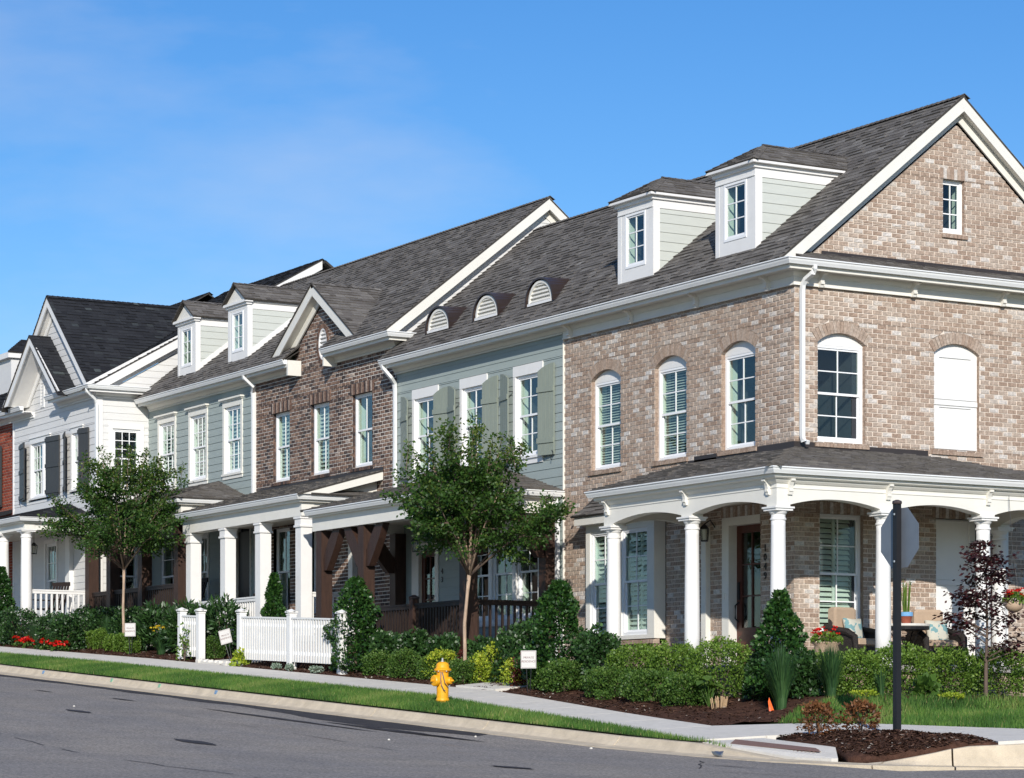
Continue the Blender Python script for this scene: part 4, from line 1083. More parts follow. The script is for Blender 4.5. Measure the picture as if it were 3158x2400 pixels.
    one("casing", "paint_white", H, lambda m: (F.box(m, -10.97, -10.87, -0.01, 0.03, 3.42, 5.30), F.box(m, -10.05, -9.92, -0.01, 0.031, 3.52, 5.30), F.box(m, -9.12, -8.98, -0.01, 0.031, 3.52, 5.30), F.box(m, -8.16, -8.05, -0.01, 0.03, 3.42, 5.30), F.box(m, -11.0, -8.02, -0.01, 0.05, 3.40, 3.52), F.box(m, -10.97, -8.05, -0.01, 0.034, 5.30, 5.44)))
    for i, ch in enumerate("43"):
        text_obj("digit", ch, 0.16, "number_black", H, Matrix(((1, 0, 0, -11.96), (0, 0, -1, -0.02), (0, 1, 0, 4.58 - 0.17 * i), (0, 0, 0, 1))), extrude=0.006)
    one("blocker_core", "room_dark", H, lambda m: m.box(-13.9, -7.3, 1.3, 6.4, 2.2, 8.6))  # added dark block, stops light leaking through the hollow shell
    return H

def eyebrow(H, xc):
    hw, y0, zb, h = 0.46, 0.10, 9.54, 0.46
    DF = Fr((0, y0, 0), (1, 0, 0), (0, -1, 0))
    prof = lambda k: (math.cos(math.pi * k / 16), math.sin(math.pi * k / 16) ** 0.85)
    zt = zb + h; yb = YA + (zt + 0.0 - ZA) / SLA
    def hood(m):
        A, B = [], []
        for k in range(17):
            cx, sz = prof(k)
            z = zb - 0.02 + (h + 0.05) * sz
            A.append((xc + cx * (hw + 0.06), y0 - 0.06, z)); 
            yy = YA + (z - ZA) / SLA + 0.03
            B.append((xc + cx * (hw + 0.06) * (1 - 0.96 * sz), max(yy, y0), zrA(max(yy, y0)) + 0.01))
        C = [((xc + (p[0] - xc) * 0.94), p[1], zb - 0.02 + (p[2] - zb + 0.02) * 0.93) for p in A]
        m.rings([C, A, B], False, False)
    V = one("roof_vent", "copper_brown", H, hood, smooth=False)
    pts = [(xc - hw * 0.96, zb - 0.01)] + [(xc + hw * 0.93 * prof(16 - k)[0], zb + 0.0 + h * 0.93 * prof(k)[1]) for k in range(17)] + [(xc + hw * 0.96, zb - 0.01)]
    one("back", "paint_cream", V, lambda m: DF.poly(m, pts, -0.06, -0.02))
    def rimf(m):
        a = [DF.P(xc + hw * 0.95 * prof(k)[0], 0.03, zb + h * 0.95 * prof(k)[1]) for k in range(17)]
        b = [DF.P(xc + hw * 0.84 * prof(k)[0], 0.03, zb + h * 0.84 * prof(k)[1]) for k in range(17)]
        c = [DF.P(xc + hw * 0.84 * prof(k)[0], -0.02, zb + h * 0.84 * prof(k)[1]) for k in range(17)]
        m.rings([a, b, c], False, False)
    one("rim", "paint_cream", V, rimf)
    one("sill", "paint_white", V, lambda m: DF.box(m, xc - hw * 0.97, xc + hw * 0.97, -0.05, 0.045, zb - 0.02, zb + 0.03))
    def half(z):
        t = min(1, max(0, (z - zb + 0.02) / (h * 0.90)))
        return hw * 0.86 * math.sqrt(max(0, 1 - t ** 2.35))
    louvre(V, DF, xc, zb + 0.02, zb + h * 0.84, half, 0.018, "paint_cream", 0.075)

# ------------------------------------------------------------------ dark brick gable house
def house_c():
    H = thing("brick_townhouse", (-17.5, 3.5, 2.8), "dark brown brick townhouse with steep front gable and oval louvred vent", "townhouse", HG)
    F = FRONT; xg, zap, slg, run, yf = -17.52, 11.23, 0.67, 2.32, -0.24
    op = []
    wins = [(-20.05, -19.15), (-18.07, -17.14), (-16.03, -15.08)]
    for a, b in wins: op.append((a, b, 7.02, 8.60)); op.append((a - 0.08, b + 0.08, 8.60, 8.83))
    ovc, oa, ob = (-17.46, 9.89), 0.30, 0.44
    op.append((lambda z: ovc[0] - oa * math.sqrt(max(0, 1 - ((z - ovc[1]) / ob) ** 2)), lambda z: ovc[0] + oa * math.sqrt(max(0, 1 - ((z - ovc[1]) / ob) ** 2)), ovc[1] - ob, ovc[1] + ob))
    lw = [(-20.02, -19.15), (-18.07, -17.2)]
    for a, b in lw: op.append((a, b, 3.95, 5.95))
    op.append((-16.2, -15.1, 3.35, 5.95))
    sc = lambda c: None if c[2] < 7.3 else (Vector(c) - CAMP).length
    wl_, jn = brick_wall(H, F, -20.95, -14.0, 2.8, 9.40, [o for o in op if o[2] < 9.3], "brick_dark", "mortar_white", pale=0.05, J=0.017, limit=200, score=sc)
    zt = zap - 0.47
    # gable part of the wall
    wg, jg = brick_wall(H, F, lambda z: max(-18.9, xg - (zt - z) / slg), lambda z: min(-16.1, xg + (zt - z) / slg), 9.40, zt - 0.01, [op[6]], "brick_dark", "mortar_white", pale=0.05, J=0.017, limit=60, score=sc)
    for a, b in wins:
        flat_soldier(jn, F, a - 0.08, b + 0.08, 8.60, 8.83, 0.012); sill_bricks(jn, F, a - 0.04, b + 0.04, 7.015)
        jamb_bricks(jn, F, a, 1, 7.02, 8.6, 0.1)
    for k in range(22):
        t0, t1 = 2 * math.pi * (k + 0.06) / 22, 2 * math.pi * (k + 0.94) / 22
        F.poly(jg, [(ovc[0] + r * oa * math.cos(t), ovc[1] + r2 * ob * math.sin(t)) for r, r2, t in ((0.72, 0.80, t0), (0.72, 0.80, t1), (1.0, 1.0, t1), (1.0, 1.0, t0))], -0.09, 0.01, rnd.uniform(0.2, 0.8))
    jn.build("brick", "brick_dark", wl_, kind="stuff"); jg.build("brick", "brick_dark", wg, kind="stuff")
    ov = one("oval_vent", "paint_white", H, lambda m: F.poly(m, [(ovc[0] + 0.72 * oa * math.cos(t * math.pi / 12), ovc[1] + 0.80 * ob * math.sin(t * math.pi / 12)) for t in range(24)], -0.1, -0.06))
    one("rim", "paint_white", ov, lambda m: m.rings([[F.P(ovc[0] + q * oa * math.cos(t * math.pi / 16), b, ovc[1] + q2 * ob * math.sin(t * math.pi / 16)) for t in range(32)] for q, q2, b in ((0.73, 0.81, -0.06), (0.73, 0.81, 0.0), (0.62, 0.72, 0.0), (0.62, 0.72, -0.06))], True, False))
    louvre(ov, F, ovc[0], ovc[1] - 0.32, ovc[1] + 0.30, lambda z: 0.62 * oa * math.sqrt(max(0, 1 - ((z - ovc[1]) / (0.74 * ob)) ** 2)), -0.01, "paint_white", 0.085)
    for i, (a, b) in enumerate(wins): window(H, F, a, b, 7.02, 8.60, b=-0.085, rt=1, rb=1, blind="louvre" if i < 2 else None)
    for a, b in lw: window(H, F, a, b, 3.95, 5.95, b=-0.085, rt=1, rb=1)
    d = one("door", "door_dark", H, lambda m: F.box(m, -16.0, -15.2, -0.2, -0.12, 3.35, 5.8))
    one("door_frame", "paint_cream", H, lambda m: (F.box(m, -16.2, -16.0, -0.2, 0.01, 3.35, 5.95), F.box(m, -15.2, -15.1, -0.2, 0.01, 3.35, 5.95), F.box(m, -16.0, -15.2, -0.2, 0.01, 5.8, 5.95)))
    one("corner_trim", "paint_white", H, lambda m: F.box(m, -20.99, -20.951, -0.01, 0.035, 3.0, 9.37))
    eave(H, [(-20.95, 0), (-18.62, 0)], 9.66, frz=0.11)
    eave(H, [(-16.75, 0), (-14.0, 0), (-14.0, 0.75)], 9.66, frz=0.11)
    one("eave_return", "paint_cream", H, lambda m: (m.box(-18.62, -18.55, -0.33, 0, 9.30, 9.64), m.box(-16.80, -16.75, -0.33, 0, 9.30, 9.64)))
    rr = one("return_roof", "roof_deck", H, lambda m: (m.prism([(-18.95, -0.36, 9.64), (-18.62, -0.36, 9.64), (-18.62, -0.01, 9.86), (-18.95, -0.01, 9.86)], (0, 0, 0.02)), m.prism([(-16.75, -0.36, 9.64), (-16.2, -0.36, 9.64), (-16.2, -0.01, 9.86), (-16.75, -0.01, 9.86)], (0, 0, 0.02))))
    downspout(H, [(-20.84, -0.38, 9.55), (-20.83, -0.36, 9.48), (-20.80, -0.15, 9.3), (-20.97, -0.08, 9.2), (-20.97, -0.07, 9.05), (-20.97, -0.07, 6.8)])
    roof = main_roof(H, -20.95, -13.79, YA, ZC, RYC, SLC, "shingle_grey", limit=150, notch=(-18.60, -16.78, 0.06))
    rake(H, Fr((-14.0, 0, 0), (0, 1, 0), (1, 0, 0)), RYC, RYC + 0.36, zrC(RYC), SLC, 0.20, 9.68)
    SF = Fr((-14.0, 0, 0), (0, 1, 0), (1, 0, 0))
    siding(H, SF, lambda z: RYC - (zrC(RYC) - 0.42 - z) / SLC, lambda z: RYC + (zrC(RYC) - 0.42 - z) / SLC, 9.6, zrC(RYC) - 0.45, [], "plank_white")
    one("side_wall", "plank_white", H, lambda m: m.prism([(-14.0, 0.0, 8.6), (-14.0, 0.012, 9.64), (-14.0, 2.0, 9.64), (-14.0, 2.0, 8.6)], (-0.03, 0, 0)))
    # cross gable
    CR = one("gable_roof", "roof_deck", H, lambda m: m.box(xg - 0.05, xg + 0.05, yf, 1.2, zap - 0.12, zap - 0.05))
    S = slen(run, slg); zl = zap - slg * run
    yv = lambda z: YA + (z - ZC) / SLC
    for s in (1, -1):
        roof_plane(CR, [(yf - 0.02, 0), (max(yf, yv(zl)) + 0.02, 0), (yv(zap), S), (yf - 0.02, S)], (xg + s * run, 0, zl), (0, 1, 0), (-s, 0, slg), "shingle_grey", limit=40 if s > 0 else 0)
    ridge_caps(CR, (xg, yf, zap), (xg, yv(zap), zap), "shingle_grey", w=0.1)
    rake(H, F, xg, run, zap, slg, 0.24, 9.66, thick=0.26, fz=0.19)
    # porch
    zf = 3.33
    one("porch_floor", "porch_boards", H, lambda m: m.box(-20.9, -14.7, -1.85, -0.013, zf - 0.12, zf)); one("porch_base", "brick_dark", H, lambda m: m.box(-20.8, -14.8, -1.8, -0.1, 2.4, zf - 0.121, 0.4))
    one("porch_ceiling", "ceiling_cream", H, lambda m: m.box(-20.85, -14.95, -1.5, -0.013, 6.0, 6.03))
    one("porch_beam", "paint_cream", H, lambda m: (m.box(-21.05, -14.82, -1.80, -1.5, 5.84, 6.2), m.box(-15.12, -14.84, -1.5, -0.014, 5.842, 6.198)))
    P = [(-21.05, -1.8, 6.28), (-14.82, -1.8, 6.28), (-14.82, -0.3, 6.28)]
    one("gutter", "gutter_white", H, lambda m: sweep(m, P, [(0.09 + a, b) for a, b in GUT]))
    one("fascia", "paint_cream", H, lambda m: sweep(m, P, [(-0.02, -0.02), (0.088, -0.02), (0.088, -0.15), (-0.02, -0.15)]))
    for x in (-15.02, -17.03, -18.87, -20.78): square_column(H, x, -1.65, zf, 5.84)
    railing(H, (-20.65, -1.65), (-19.0, -1.65), zf, 0.93, "paint_white"); railing(H, (-18.74, -1.65), (-17.16, -1.65), zf, 0.93, "paint_white"); railing(H, (-15.02, -1.5), (-15.02, -0.2), zf, 0.93, "paint_white")
    for x in (-19.8, -17.9, -16.0): one("ceiling_lamp", "iron_black", H, lambda m: m.lathe((x, -1.05, 6.0), [(0.02, 0), (0.16, -0.01), (0.17, -0.03), (0.12, -0.06)], 16))
    pr = one("porch_roof", "roof_deck", H, lambda m: m.box(-21.0, -14.7, -1.9, -0.02, 6.22, 6.25))
    sl = (6.86 - 6.285) / 2.0; L = math.hypot(2.0, 0.575)
    roof_plane(pr, [(0, 0), (6.64, 0), (6.64, L), (0, L)], (-21.2, -2.0, 6.285), (1, 0, 0), (0, 1, sl), "shingle_grey", limit=50)
    RF = Fr((-14.6, 0, 0), (0, 1, 0), (1, 0, 0))
    one("barge_board", "paint_cream", H, lambda m: RF.poly(m, [(-1.98, 6.28), (-0.005, 6.84), (-0.005, 6.66), (-1.4, 6.28)], 0.0, 0.03))
    one("porch_gable", "paint_cream", H, lambda m: RF.poly(m, [(-1.6, 6.2), (-0.005, 6.65), (-0.005, 6.2)], -0.3, -0.25))
    roof_plane(pr, [(-1.7, 0), (-0.005, 0), (-0.005, 0.32), (-1.2, 0.32)], (-14.56, 0, 6.30), (0, 1, 0), (-1, 0, 0.35), "shingle_grey")
    one("flashing", "flashing_bronze", H, lambda m: F.box(m, -20.9, -14.55, 0.006, 0.016, 6.82, 6.93))
    one("blocker_core", "room_dark", H, lambda m: m.box(-20.9, -14.1, 1.3, 6.4, 2.2, 9.2))  # unseen dark box added to block see-through at the window recesses
    return H

# ------------------------------------------------------------------ sage house with gabled dormers
def house_f():
    H = thing("siding_townhouse", (-24.2, 3.5, 3.1), "grey green siding townhouse with two gabled white dormers and dark porch posts", "townhouse", HG)
    F = FRONT
    wins = [(-26.66, -25.72), (-24.73, -23.79), (-22.69, -21.77)]
    op = [(a - 0.1, b + 0.1, 7.30, 9.18) for a, b in wins] + [(-24.25, -23.72, 4.2, 6.1), (-22.3, -21.2, 3.6, 6.1), (-26.6, -25.4, 4.2, 6.1)]
    siding(H, F, -27.41, -20.99, 2.9, 9.40, op, "plank_sage")
    for i, (a, b) in enumerate(wins):
        window(H, F, a, b, 7.42, 9.0, b=-0.012, cols=3, blind="louvre")
        casing(H, F, a, b, 7.42, 9.0, 0.10, 0.14, -0.01, 0.03, "paint_cream", apron=0.08)
        one("window_cap", "paint_cream", H, lambda m: (F.box(m, a - 0.13, b + 0.13, -0.01, 0.07, 9.14, 9.17), F.box(m, a - 0.17, b + 0.17, -0.01, 0.11, 9.17, 9.21)))
    window(H, F, -24.25, -23.72, 4.25, 6.05, b=-0.012); casing(H, F, -24.25, -23.72, 4.25, 6.05, 0.1, 0.12, -0.01, 0.03)
    window(H, F, -26.6, -25.4, 4.25, 6.05, b=-0.012); 
    one("door", "door_dark", H, lambda m: F.box(m, -22.0, -21.25, -0.1, -0.03, 3.9, 6.0)); one("door_frame", "paint_cream", H, lambda m: (F.box(m, -22.3, -22.0, -0.1, 0.03, 3.9, 6.1), F.box(m, -21.25, -21.2, -0.1, 0.03, 3.9, 6.1)))
    eave(H, [(-27.3, 0), (-20.95, 0)], 9.66, frz=0.11)
    main_roof(H, -27.3, -20.95, YA, ZC, RYC, SLC, "shingle_grey", limit=120)
    for xc in (-25.2, -22.17): dormer_gable(H, xc)
    # porch with dark timber posts
    zf = 3.85
    one("porch_floor", "porch_boards", H, lambda m: m.box(-27.2, -21.3, -1.8, -0.013, zf - 0.12, zf)); one("porch_base", "concrete_walk", H, lambda m: m.box(-27.1, -21.4, -1.7, -0.1, 2.8, zf - 0.121))
    one("porch_ceiling", "ceiling_cream", H, lambda m: m.box(-27.2, -21.4, -1.5, -0.013, 6.33, 6.36))
    one("porch_beam", "paint_cream", H, lambda m: (m.box(-27.5, -21.25, -1.76, -1.48, 6.22, 6.55), m.box(-21.55, -21.27, -1.48, -0.014, 6.222, 6.548)))
    P = [(-27.5, -1.76, 6.68), (-21.25, -1.76, 6.68), (-21.25, 0, 6.68)]
    one("gutter", "gutter_white", H, lambda m: sweep(m, P, [(0.09 + a, b) for a, b in GUT])); one("fascia", "paint_cream", H, lambda m: sweep(m, P, [(-0.02, -0.02), (0.088, -0.02), (0.088, -0.15), (-0.02, -0.15)]))
    for x in (-27.2, -25.78, -23.77, -21.6): 
        p = one("post", "timber_brown", H, lambda m: m.box(x - 0.13, x + 0.13, -1.74, -1.48, zf, 6.22))
        one("cap", "timber_brown", p, lambda m: m.box(x - 0.16, x + 0.16, -1.77, -1.45, 6.02, 6.21))
    for a, b in ((-27.07, -25.91), (-25.65, -23.9), (-23.64, -21.73)): railing(H, (a, -1.62), (b, -1.62), zf, 0.9, "timber_dark")
    pr = one("porch_roof", "roof_deck", H, lambda m: m.box(-27.3, -21.3, -1.7, -0.02, 6.56, 6.6))
    g = 1.98; ze, zw, gx = 6.69, 7.28, -21.03; sl = (zw - ze) / g; L = math.hypot(g, zw - ze)
    roof_plane(pr, [(0, 0), (gx + 27.6, 0), (gx + 27.6 - g, L), (0, L)], (-27.6, -g, ze), (1, 0, 0), (0, 1, sl), "shingle_grey")
    roof_plane(pr, [(-g, 0), (0, 0), (0, L)], (gx, 0, ze), (0, 1, 0), (-1, 0, sl), "shingle_grey")
    ridge_caps(pr, (gx, -g, ze), (gx - g, 0, zw), "shingle_grey", drop=0.25)
    one("blocker_core", "room_dark", H, lambda m: m.box(-27.3, -21.05, 1.3, 6.4, 2.2, 9.2))  # added block behind the windows, keeps sky from showing through
    return H

def dormer_gable(H, xc):
    w, y0, zb, zt = 1.08, 0.09, 10.02, 11.40
    DF = Fr((0, y0, 0), (1, 0, 0), (0, -1, 0)); a0, a1 = xc - w / 2, xc + w / 2
    yr = lambda z: YA + (z - ZC) / SLC + 0.01
    D = one("dormer", "paint_white", H, lambda m: (DF.ring(m, a0, a1, -0.12, 0, zb, zt - 0.12, 0.24, 0.28, 0.03), DF.box(m, a0, a1, -0.12, 0.006, zt - 0.12, zt)))
    window(H, DF, xc - 0.31, xc + 0.31, 10.29, 11.24, b=0.012, rt=3, single=True, fw=0.04)
    one("cornice", "paint_white", D, lambda m: (DF.box(m, a0 - 0.10, a1 + 0.10, -0.1, 0.10, zt + 0.002, zt + 0.06), DF.box(m, a0 - 0.05, a1 + 0.05, -0.1, 0.05, zt - 0.05, zt)))
    one("pediment", "paint_cream", D, lambda m: DF.poly(m, [(a0 - 0.08, zt + 0.06), (xc, zt + 0.44), (a1 + 0.08, zt + 0.06)], -0.1, 0.03))
    for s in (1, -1):
        SF = Fr((xc + s * w / 2, 0, 0), (0, 1, 0), (s, 0, 0))
        one("corner_board", "paint_white", D, lambda m: m.prism([SF.P(y0 - 0.004, -0.1, zb), SF.P(y0 + 0.13, -0.1, zrC(y0 + 0.13) - 0.02), SF.P(y0 + 0.13, -0.1, zt - 0.15), SF.P(y0 - 0.004, -0.1, zt - 0.15)], SF.n * 0.112))
        one("frieze", "paint_white", D, lambda m: m.prism([SF.P(y0 - 0.004, -0.1, zt - 0.15), SF.P(yr(zt - 0.15), -0.1, zt - 0.15), SF.P(yr(zt), -0.1, zt), SF.P(y0 - 0.004, -0.1, zt)], SF.n * 0.112))
        one("skirt", "paint_white", D, lambda m: m.prism([SF.P(y0 + 0.13, -0.1, zrC(y0 + 0.13)), SF.P(yr(zt - 0.15), -0.1, zt - 0.15), SF.P(yr(zt - 0.15) - 0.18, -0.1, zt - 0.15), SF.P(y0 + 0.13, -0.1, zrC(y0 + 0.13) + 0.16)], SF.n * 0.112))
        for l, r, za, zc, row in courses(y0 + 0.131, lambda z: yr(z) - 0.1, zrC(y0 + 0.25), zt - 0.151, 0.168, []):
            m = MB(); P = SF.P; la, ra, rb = l, max(l, yr(za) - 0.1), max(l, yr(zc) - 0.1)
            m.hexa([P(la, -0.06, za), P(ra, -0.06, za), P(ra, 0.008, za), P(la, 0.008, za), P(la, -0.06, zc), P(rb, -0.06, zc), P(rb, -0.004, zc), P(la, -0.004, zc)]); m.build("plank", "plank_pale", D)
    hw = w / 2 + 0.13; ze, rise = zt + 0.06, 0.45; pitch = rise / hw; zr_ = ze + rise; L = slen(hw, pitch)
    R = one("dormer_roof", "paint_white", H, lambda m: m.box(a0 - 0.05, a1 + 0.05, y0, yr(zt) - 0.05, zt, zt + 0.05))
    for s in (1, -1): roof_plane(R, [(y0 - 0.12, 0), (yr(ze), 0), (yr(zr_), L), (y0 - 0.12, L)], (xc + s * hw, 0, ze), (0, 1, 0), (-s, 0, pitch), "shingle_grey")
    ridge_caps(R, (xc, y0 - 0.12, zr_), (xc, yr(zr_), zr_), "shingle_grey", w=0.09, drop=0.5)

# ------------------------------------------------------------------ white house with nested gables
def house_d():
    H = thing("white_townhouse", (-30.4, 3.0, 3.4), "white siding townhouse with nested front gables, charcoal roof and black shutters", "townhouse", HG)
    yw = -1.38; F = Fr((0, yw, 0), (1, 0, 0), (0, -1, 0)); S = Fr((-27.4, 0, 0), (0, 1, 0), (1, 0, 0))
    xg, zap, slg, run = -30.36, 12.62, 0.885, 2.97
    gz = lambda z: (zap - 0.45 - z) / slg
    wins = [(-32.13, -30.78), (-29.12, -28.44)]
    op = [(a - 0.1, b + 0.1, 7.4, 9.08) for a, b in wins] + [(-31.1, -30.2, 4.2, 6.25), (-32.9, -32.1, 3.9, 6.25)]
    siding(H, F, -33.48, -27.53, 3.2, 9.80, op, "plank_white")
    siding(H, F, lambda z: max(-33.4, xg - gz(z)), lambda z: min(-27.5, xg + gz(z)), 9.80, zap - 0.47, [], "plank_white")
    one("corner_board", "paint_white", H, lambda m: (F.box(m, -27.53, -27.37, -0.13, 0.025, 3.2, 9.77), F.box(m, -33.55, -33.48, -0.03, 0.025, 3.2, 9.77)))
    ms, my, mz = 0.575, 4.80, 13.66
    so = [(-1.06, -0.16, 7.35, 9.0), (-0.98, -0.25, 4.0, 6.4)]
    siding(H, S, yw + 0.02, 0.0, 3.3, 9.78, so, "plank_white")
    siding(H, S, yw + 0.05, lambda z: 6.0, 9.78, 10.1, [], "plank_white")
    siding(H, S, lambda z: my - (mz - 0.40 - z) / ms, lambda z: 6.0, 10.1, 13.0, [], "plank_white")
    window(H, S, -0.98, -0.24, 7.42, 8.92, b=-0.012, cols=3, rt=3, rb=3); casing(H, S, -0.98, -0.24, 7.42, 8.92, 0.1, 0.12, -0.01, 0.03)
    window(H, S, -0.92, -0.30, 4.1, 6.3, b=-0.012); casing(H, S, -0.92, -0.30, 4.1, 6.3, 0.09, 0.1, -0.01, 0.03)
    for i, (a, b) in enumerate(wins):
        if i == 0:
            m_ = (a + b) / 2 + 0.15
            window(H, F, a, m_ - 0.02, 7.48, 8.92, b=-0.012, cols=3); window(H, F, m_ + 0.02, b, 7.48, 8.92, b=-0.012, cols=2)
        else: window(H, F, a, b, 7.48, 8.92, b=-0.012, cols=3)
        casing(H, F, a, b, 7.48, 8.92, 0.09, 0.14, -0.01, 0.03); one("window_cap", "paint_white", H, lambda m: F.box(m, a - 0.13, b + 0.13, -0.01, 0.06, 9.06, 9.09))
        w = 0.72 if i == 0 else 0.45
        shutter(H, F, b + 0.10, 1, 7.45, 8.98, w, "shutter_black", stand=0.1, arched=False, battens=(0.06, 0.5, 0.94)); shutter(H, F, a - 0.10, -1, 7.45, 8.98, w, "shutter_black", arched=False, battens=(0.06, 0.5, 0.94))
    v = one("gable_vent", "paint_white", H, lambda m: F.ring(m, -31.42, -31.14, -0.01, 0.03, 9.82, 10.5, 0.05)); louvre(v, F, -31.28, 9.86, 10.46, lambda z: 0.09, 0.026, "paint_white", 0.08)
    one("back", "plank_white", v, lambda m: F.box(m, -31.4, -31.16, 0.012, 0.016, 9.83, 10.49))
    # eaves and boxed returns
    eave(H, [(-30.05, yw), (-27.4, yw), (-27.4, 0.1)], 9.95, frz=0.11, matf="paint_white")
    eave(H, [(-33.5, yw), (-31.9, yw)], 9.90, frz=0.11, matf="paint_white")
    downspout(H, [(-27.2, -1.77, 9.86), (-27.2, -1.74, 9.78), (-27.3, -1.5, 9.62), (-27.33, -1.44, 9.52), (-27.33, -1.43, 9.4), (-27.33, -1.43, 6.9)])
    DR = one("roof", "roof_deck", H, lambda m: m.prism([(-33.5, my, mz - 0.05), (-33.5, my + 5, mz - 3.5), (-33.5, my + 5, mz - 3.6), (-33.5, my, mz - 0.12)], (6.5, 0, 0)))
    # main roof front slope to the street, cut along the valley of the cross gable
    yfr = -1.80; L = slen(my - yfr, ms); zf0 = mz - ms * (my - yfr)
    yvA = my - (mz - zap) / ms
    sv = lambda y: slen(y - yfr, ms)
    ylow = my - (mz - (zap - slg * (-27.19 - xg))) / ms
    roof_plane(DR, [(-27.19, sv(ylow)), (-27.19, L), (-33.5, L), (-33.5, sv(yvA)), (xg, sv(yvA))], (0, yfr, zf0), (1, 0, 0), (0, 1, ms), "shingle_dark", limit=60)
    ridge_caps(DR, (-27.19, my, mz), (-33.5, my, mz), "shingle_dark")
    rake(H, S, my, my + 1.8, mz, ms, 0.20, 9.97, thick=0.24, fz=0.17, matn="paint_white", halves=(-1,))
    Sg = slen(run + 0.45, slg); zl = zap - slg * (run + 0.45); yf = yw - 0.24
    yv = lambda z: my - (mz - z) / ms
    for s in (1, -1):
        roof_plane(DR, [(yf - 0.02, 0.5), (yv(zl + 0.5 * slg / math.hypot(1, slg)) + 0.05, 0.5), (yvA, Sg), (yf - 0.02, Sg)], (xg + s * (run + 0.45), 0, zl), (0, 1, 0), (-s, 0, slg), "shingle_dark", limit=140 if s > 0 else 0)
    ridge_caps(DR, (xg, yf, zap), (xg, yvA, zap), "shingle_dark")
    rake(H, F, xg, run, zap, slg, 0.24, 9.95, thick=0.26, fz=0.19, matn="paint_white")
    # nested lower gable standing in front
    NX, nz_, ns, nr = -30.72, 11.62, 0.84, 2.12; NF = Fr((0, yw - 0.02, 0), (1, 0, 0), (0, -1, 0)); yn = yw - 0.58
    NR = one("nested_roof", "roof_deck", H, lambda m: m.box(NX - 0.03, NX + 0.03, yn, yw, nz_ - 0.1, nz_ - 0.04))
    for s in (1, -1): roof_plane(NR, [(yn - 0.02, 0), (yw, 0), (yw, slen(nr, ns)), (yn - 0.02, slen(nr, ns))], (NX + s * nr, 0, nz_ - ns * nr), (0, 1, 0), (-s, 0, ns), "shingle_dark", limit=20 if s > 0 else 0)
    rake(H, NF, NX, nr, nz_, ns, 0.56, 9.93, thick=0.24, fz=0.19, matn="paint_white")
    # porch with round columns
    zf = 3.95
    one("porch_floor", "porch_boards", H, lambda m: m.box(-33.4, -27.35, -3.35, yw - 0.02, zf - 0.12, zf)); one("porch_base", "concrete_walk", H, lambda m: m.box(-33.3, -27.45, -3.3, yw - 0.02, 2.6, zf - 0.121))
    one("porch_ceiling", "ceiling_cream", H, lambda m: m.box(-33.4, -27.5, -3.1, yw - 0.02, 6.40, 6.43))
    one("porch_beam", "paint_cream", H, lambda m: (m.box(-33.5, -27.35, -3.32, -3.05, 6.29, 6.52), m.box(-27.64, -27.37, -3.05, yw - 0.02, 6.292, 6.518)))
    P = [(-33.5, -3.32, 6.60), (-27.35, -3.32, 6.60), (-27.35, yw, 6.60)]
    one("gutter", "gutter_white", H, lambda m: sweep(m, P, [(0.09 + a, b) for a, b in GUT])); one("fascia", "paint_cream", H, lambda m: sweep(m, P, [(-0.02, -0.02), (0.088, -0.02), (0.088, -0.14), (-0.02, -0.14)]))
    for x in (-27.55, -29.2, -31.0): round_column(H, x, -3.2, zf, 6.29, 0.14)
    railing(H, (-27.5, -3.05), (-27.5, -1.5), zf, 0.87, "paint_white", pitch=0.13, w=0.045)
    one("pilaster", "paint_white", H, lambda m: m.box(-29.35, -29.05, yw - 0.12, yw, zf, 6.3))
    window(H, F, -31.05, -30.25, 4.25, 6.2, b=-0.012, cols=3); casing(H, F, -31.05, -30.25, 4.25, 6.2, 0.09, 0.1, -0.01, 0.03)
    window(H, F, -32.85, -32.15, 4.0, 6.2, b=-0.012, cols=2); casing(H, F, -32.85, -32.15, 4.0, 6.2, 0.09, 0.1, -0.01, 0.03)
    lantern(H, -30.0, -2.1, 6.0, 6.4)
    pr = one("porch_roof", "roof_deck", H, lambda m: m.box(-33.4, -27.4, -3.3, yw - 0.02, 6.53, 6.56))
    sl = 0.52 / 2.14; L2 = math.hypot(2.14, 0.52)
    roof_plane(pr, [(0, 0), (6.36, 0), (6.36 - 2.1, L2), (0, L2)], (-33.5, -3.52, 6.605), (1, 0, 0), (0, 1, sl), "shingle_dark"); roof_plane(pr, [(-3.52, 0), (yw, 0), (yw, L2)], (-27.14, 0, 6.605), (0, 1, 0), (-1, 0, sl), "shingle_dark")
    one("blocker_core", "room_dark", H, lambda m: m.box(-33.4, -27.6, 0.6, 6.4, 2.2, 9.6))  # dark light-blocking box added within the empty walls
    return H

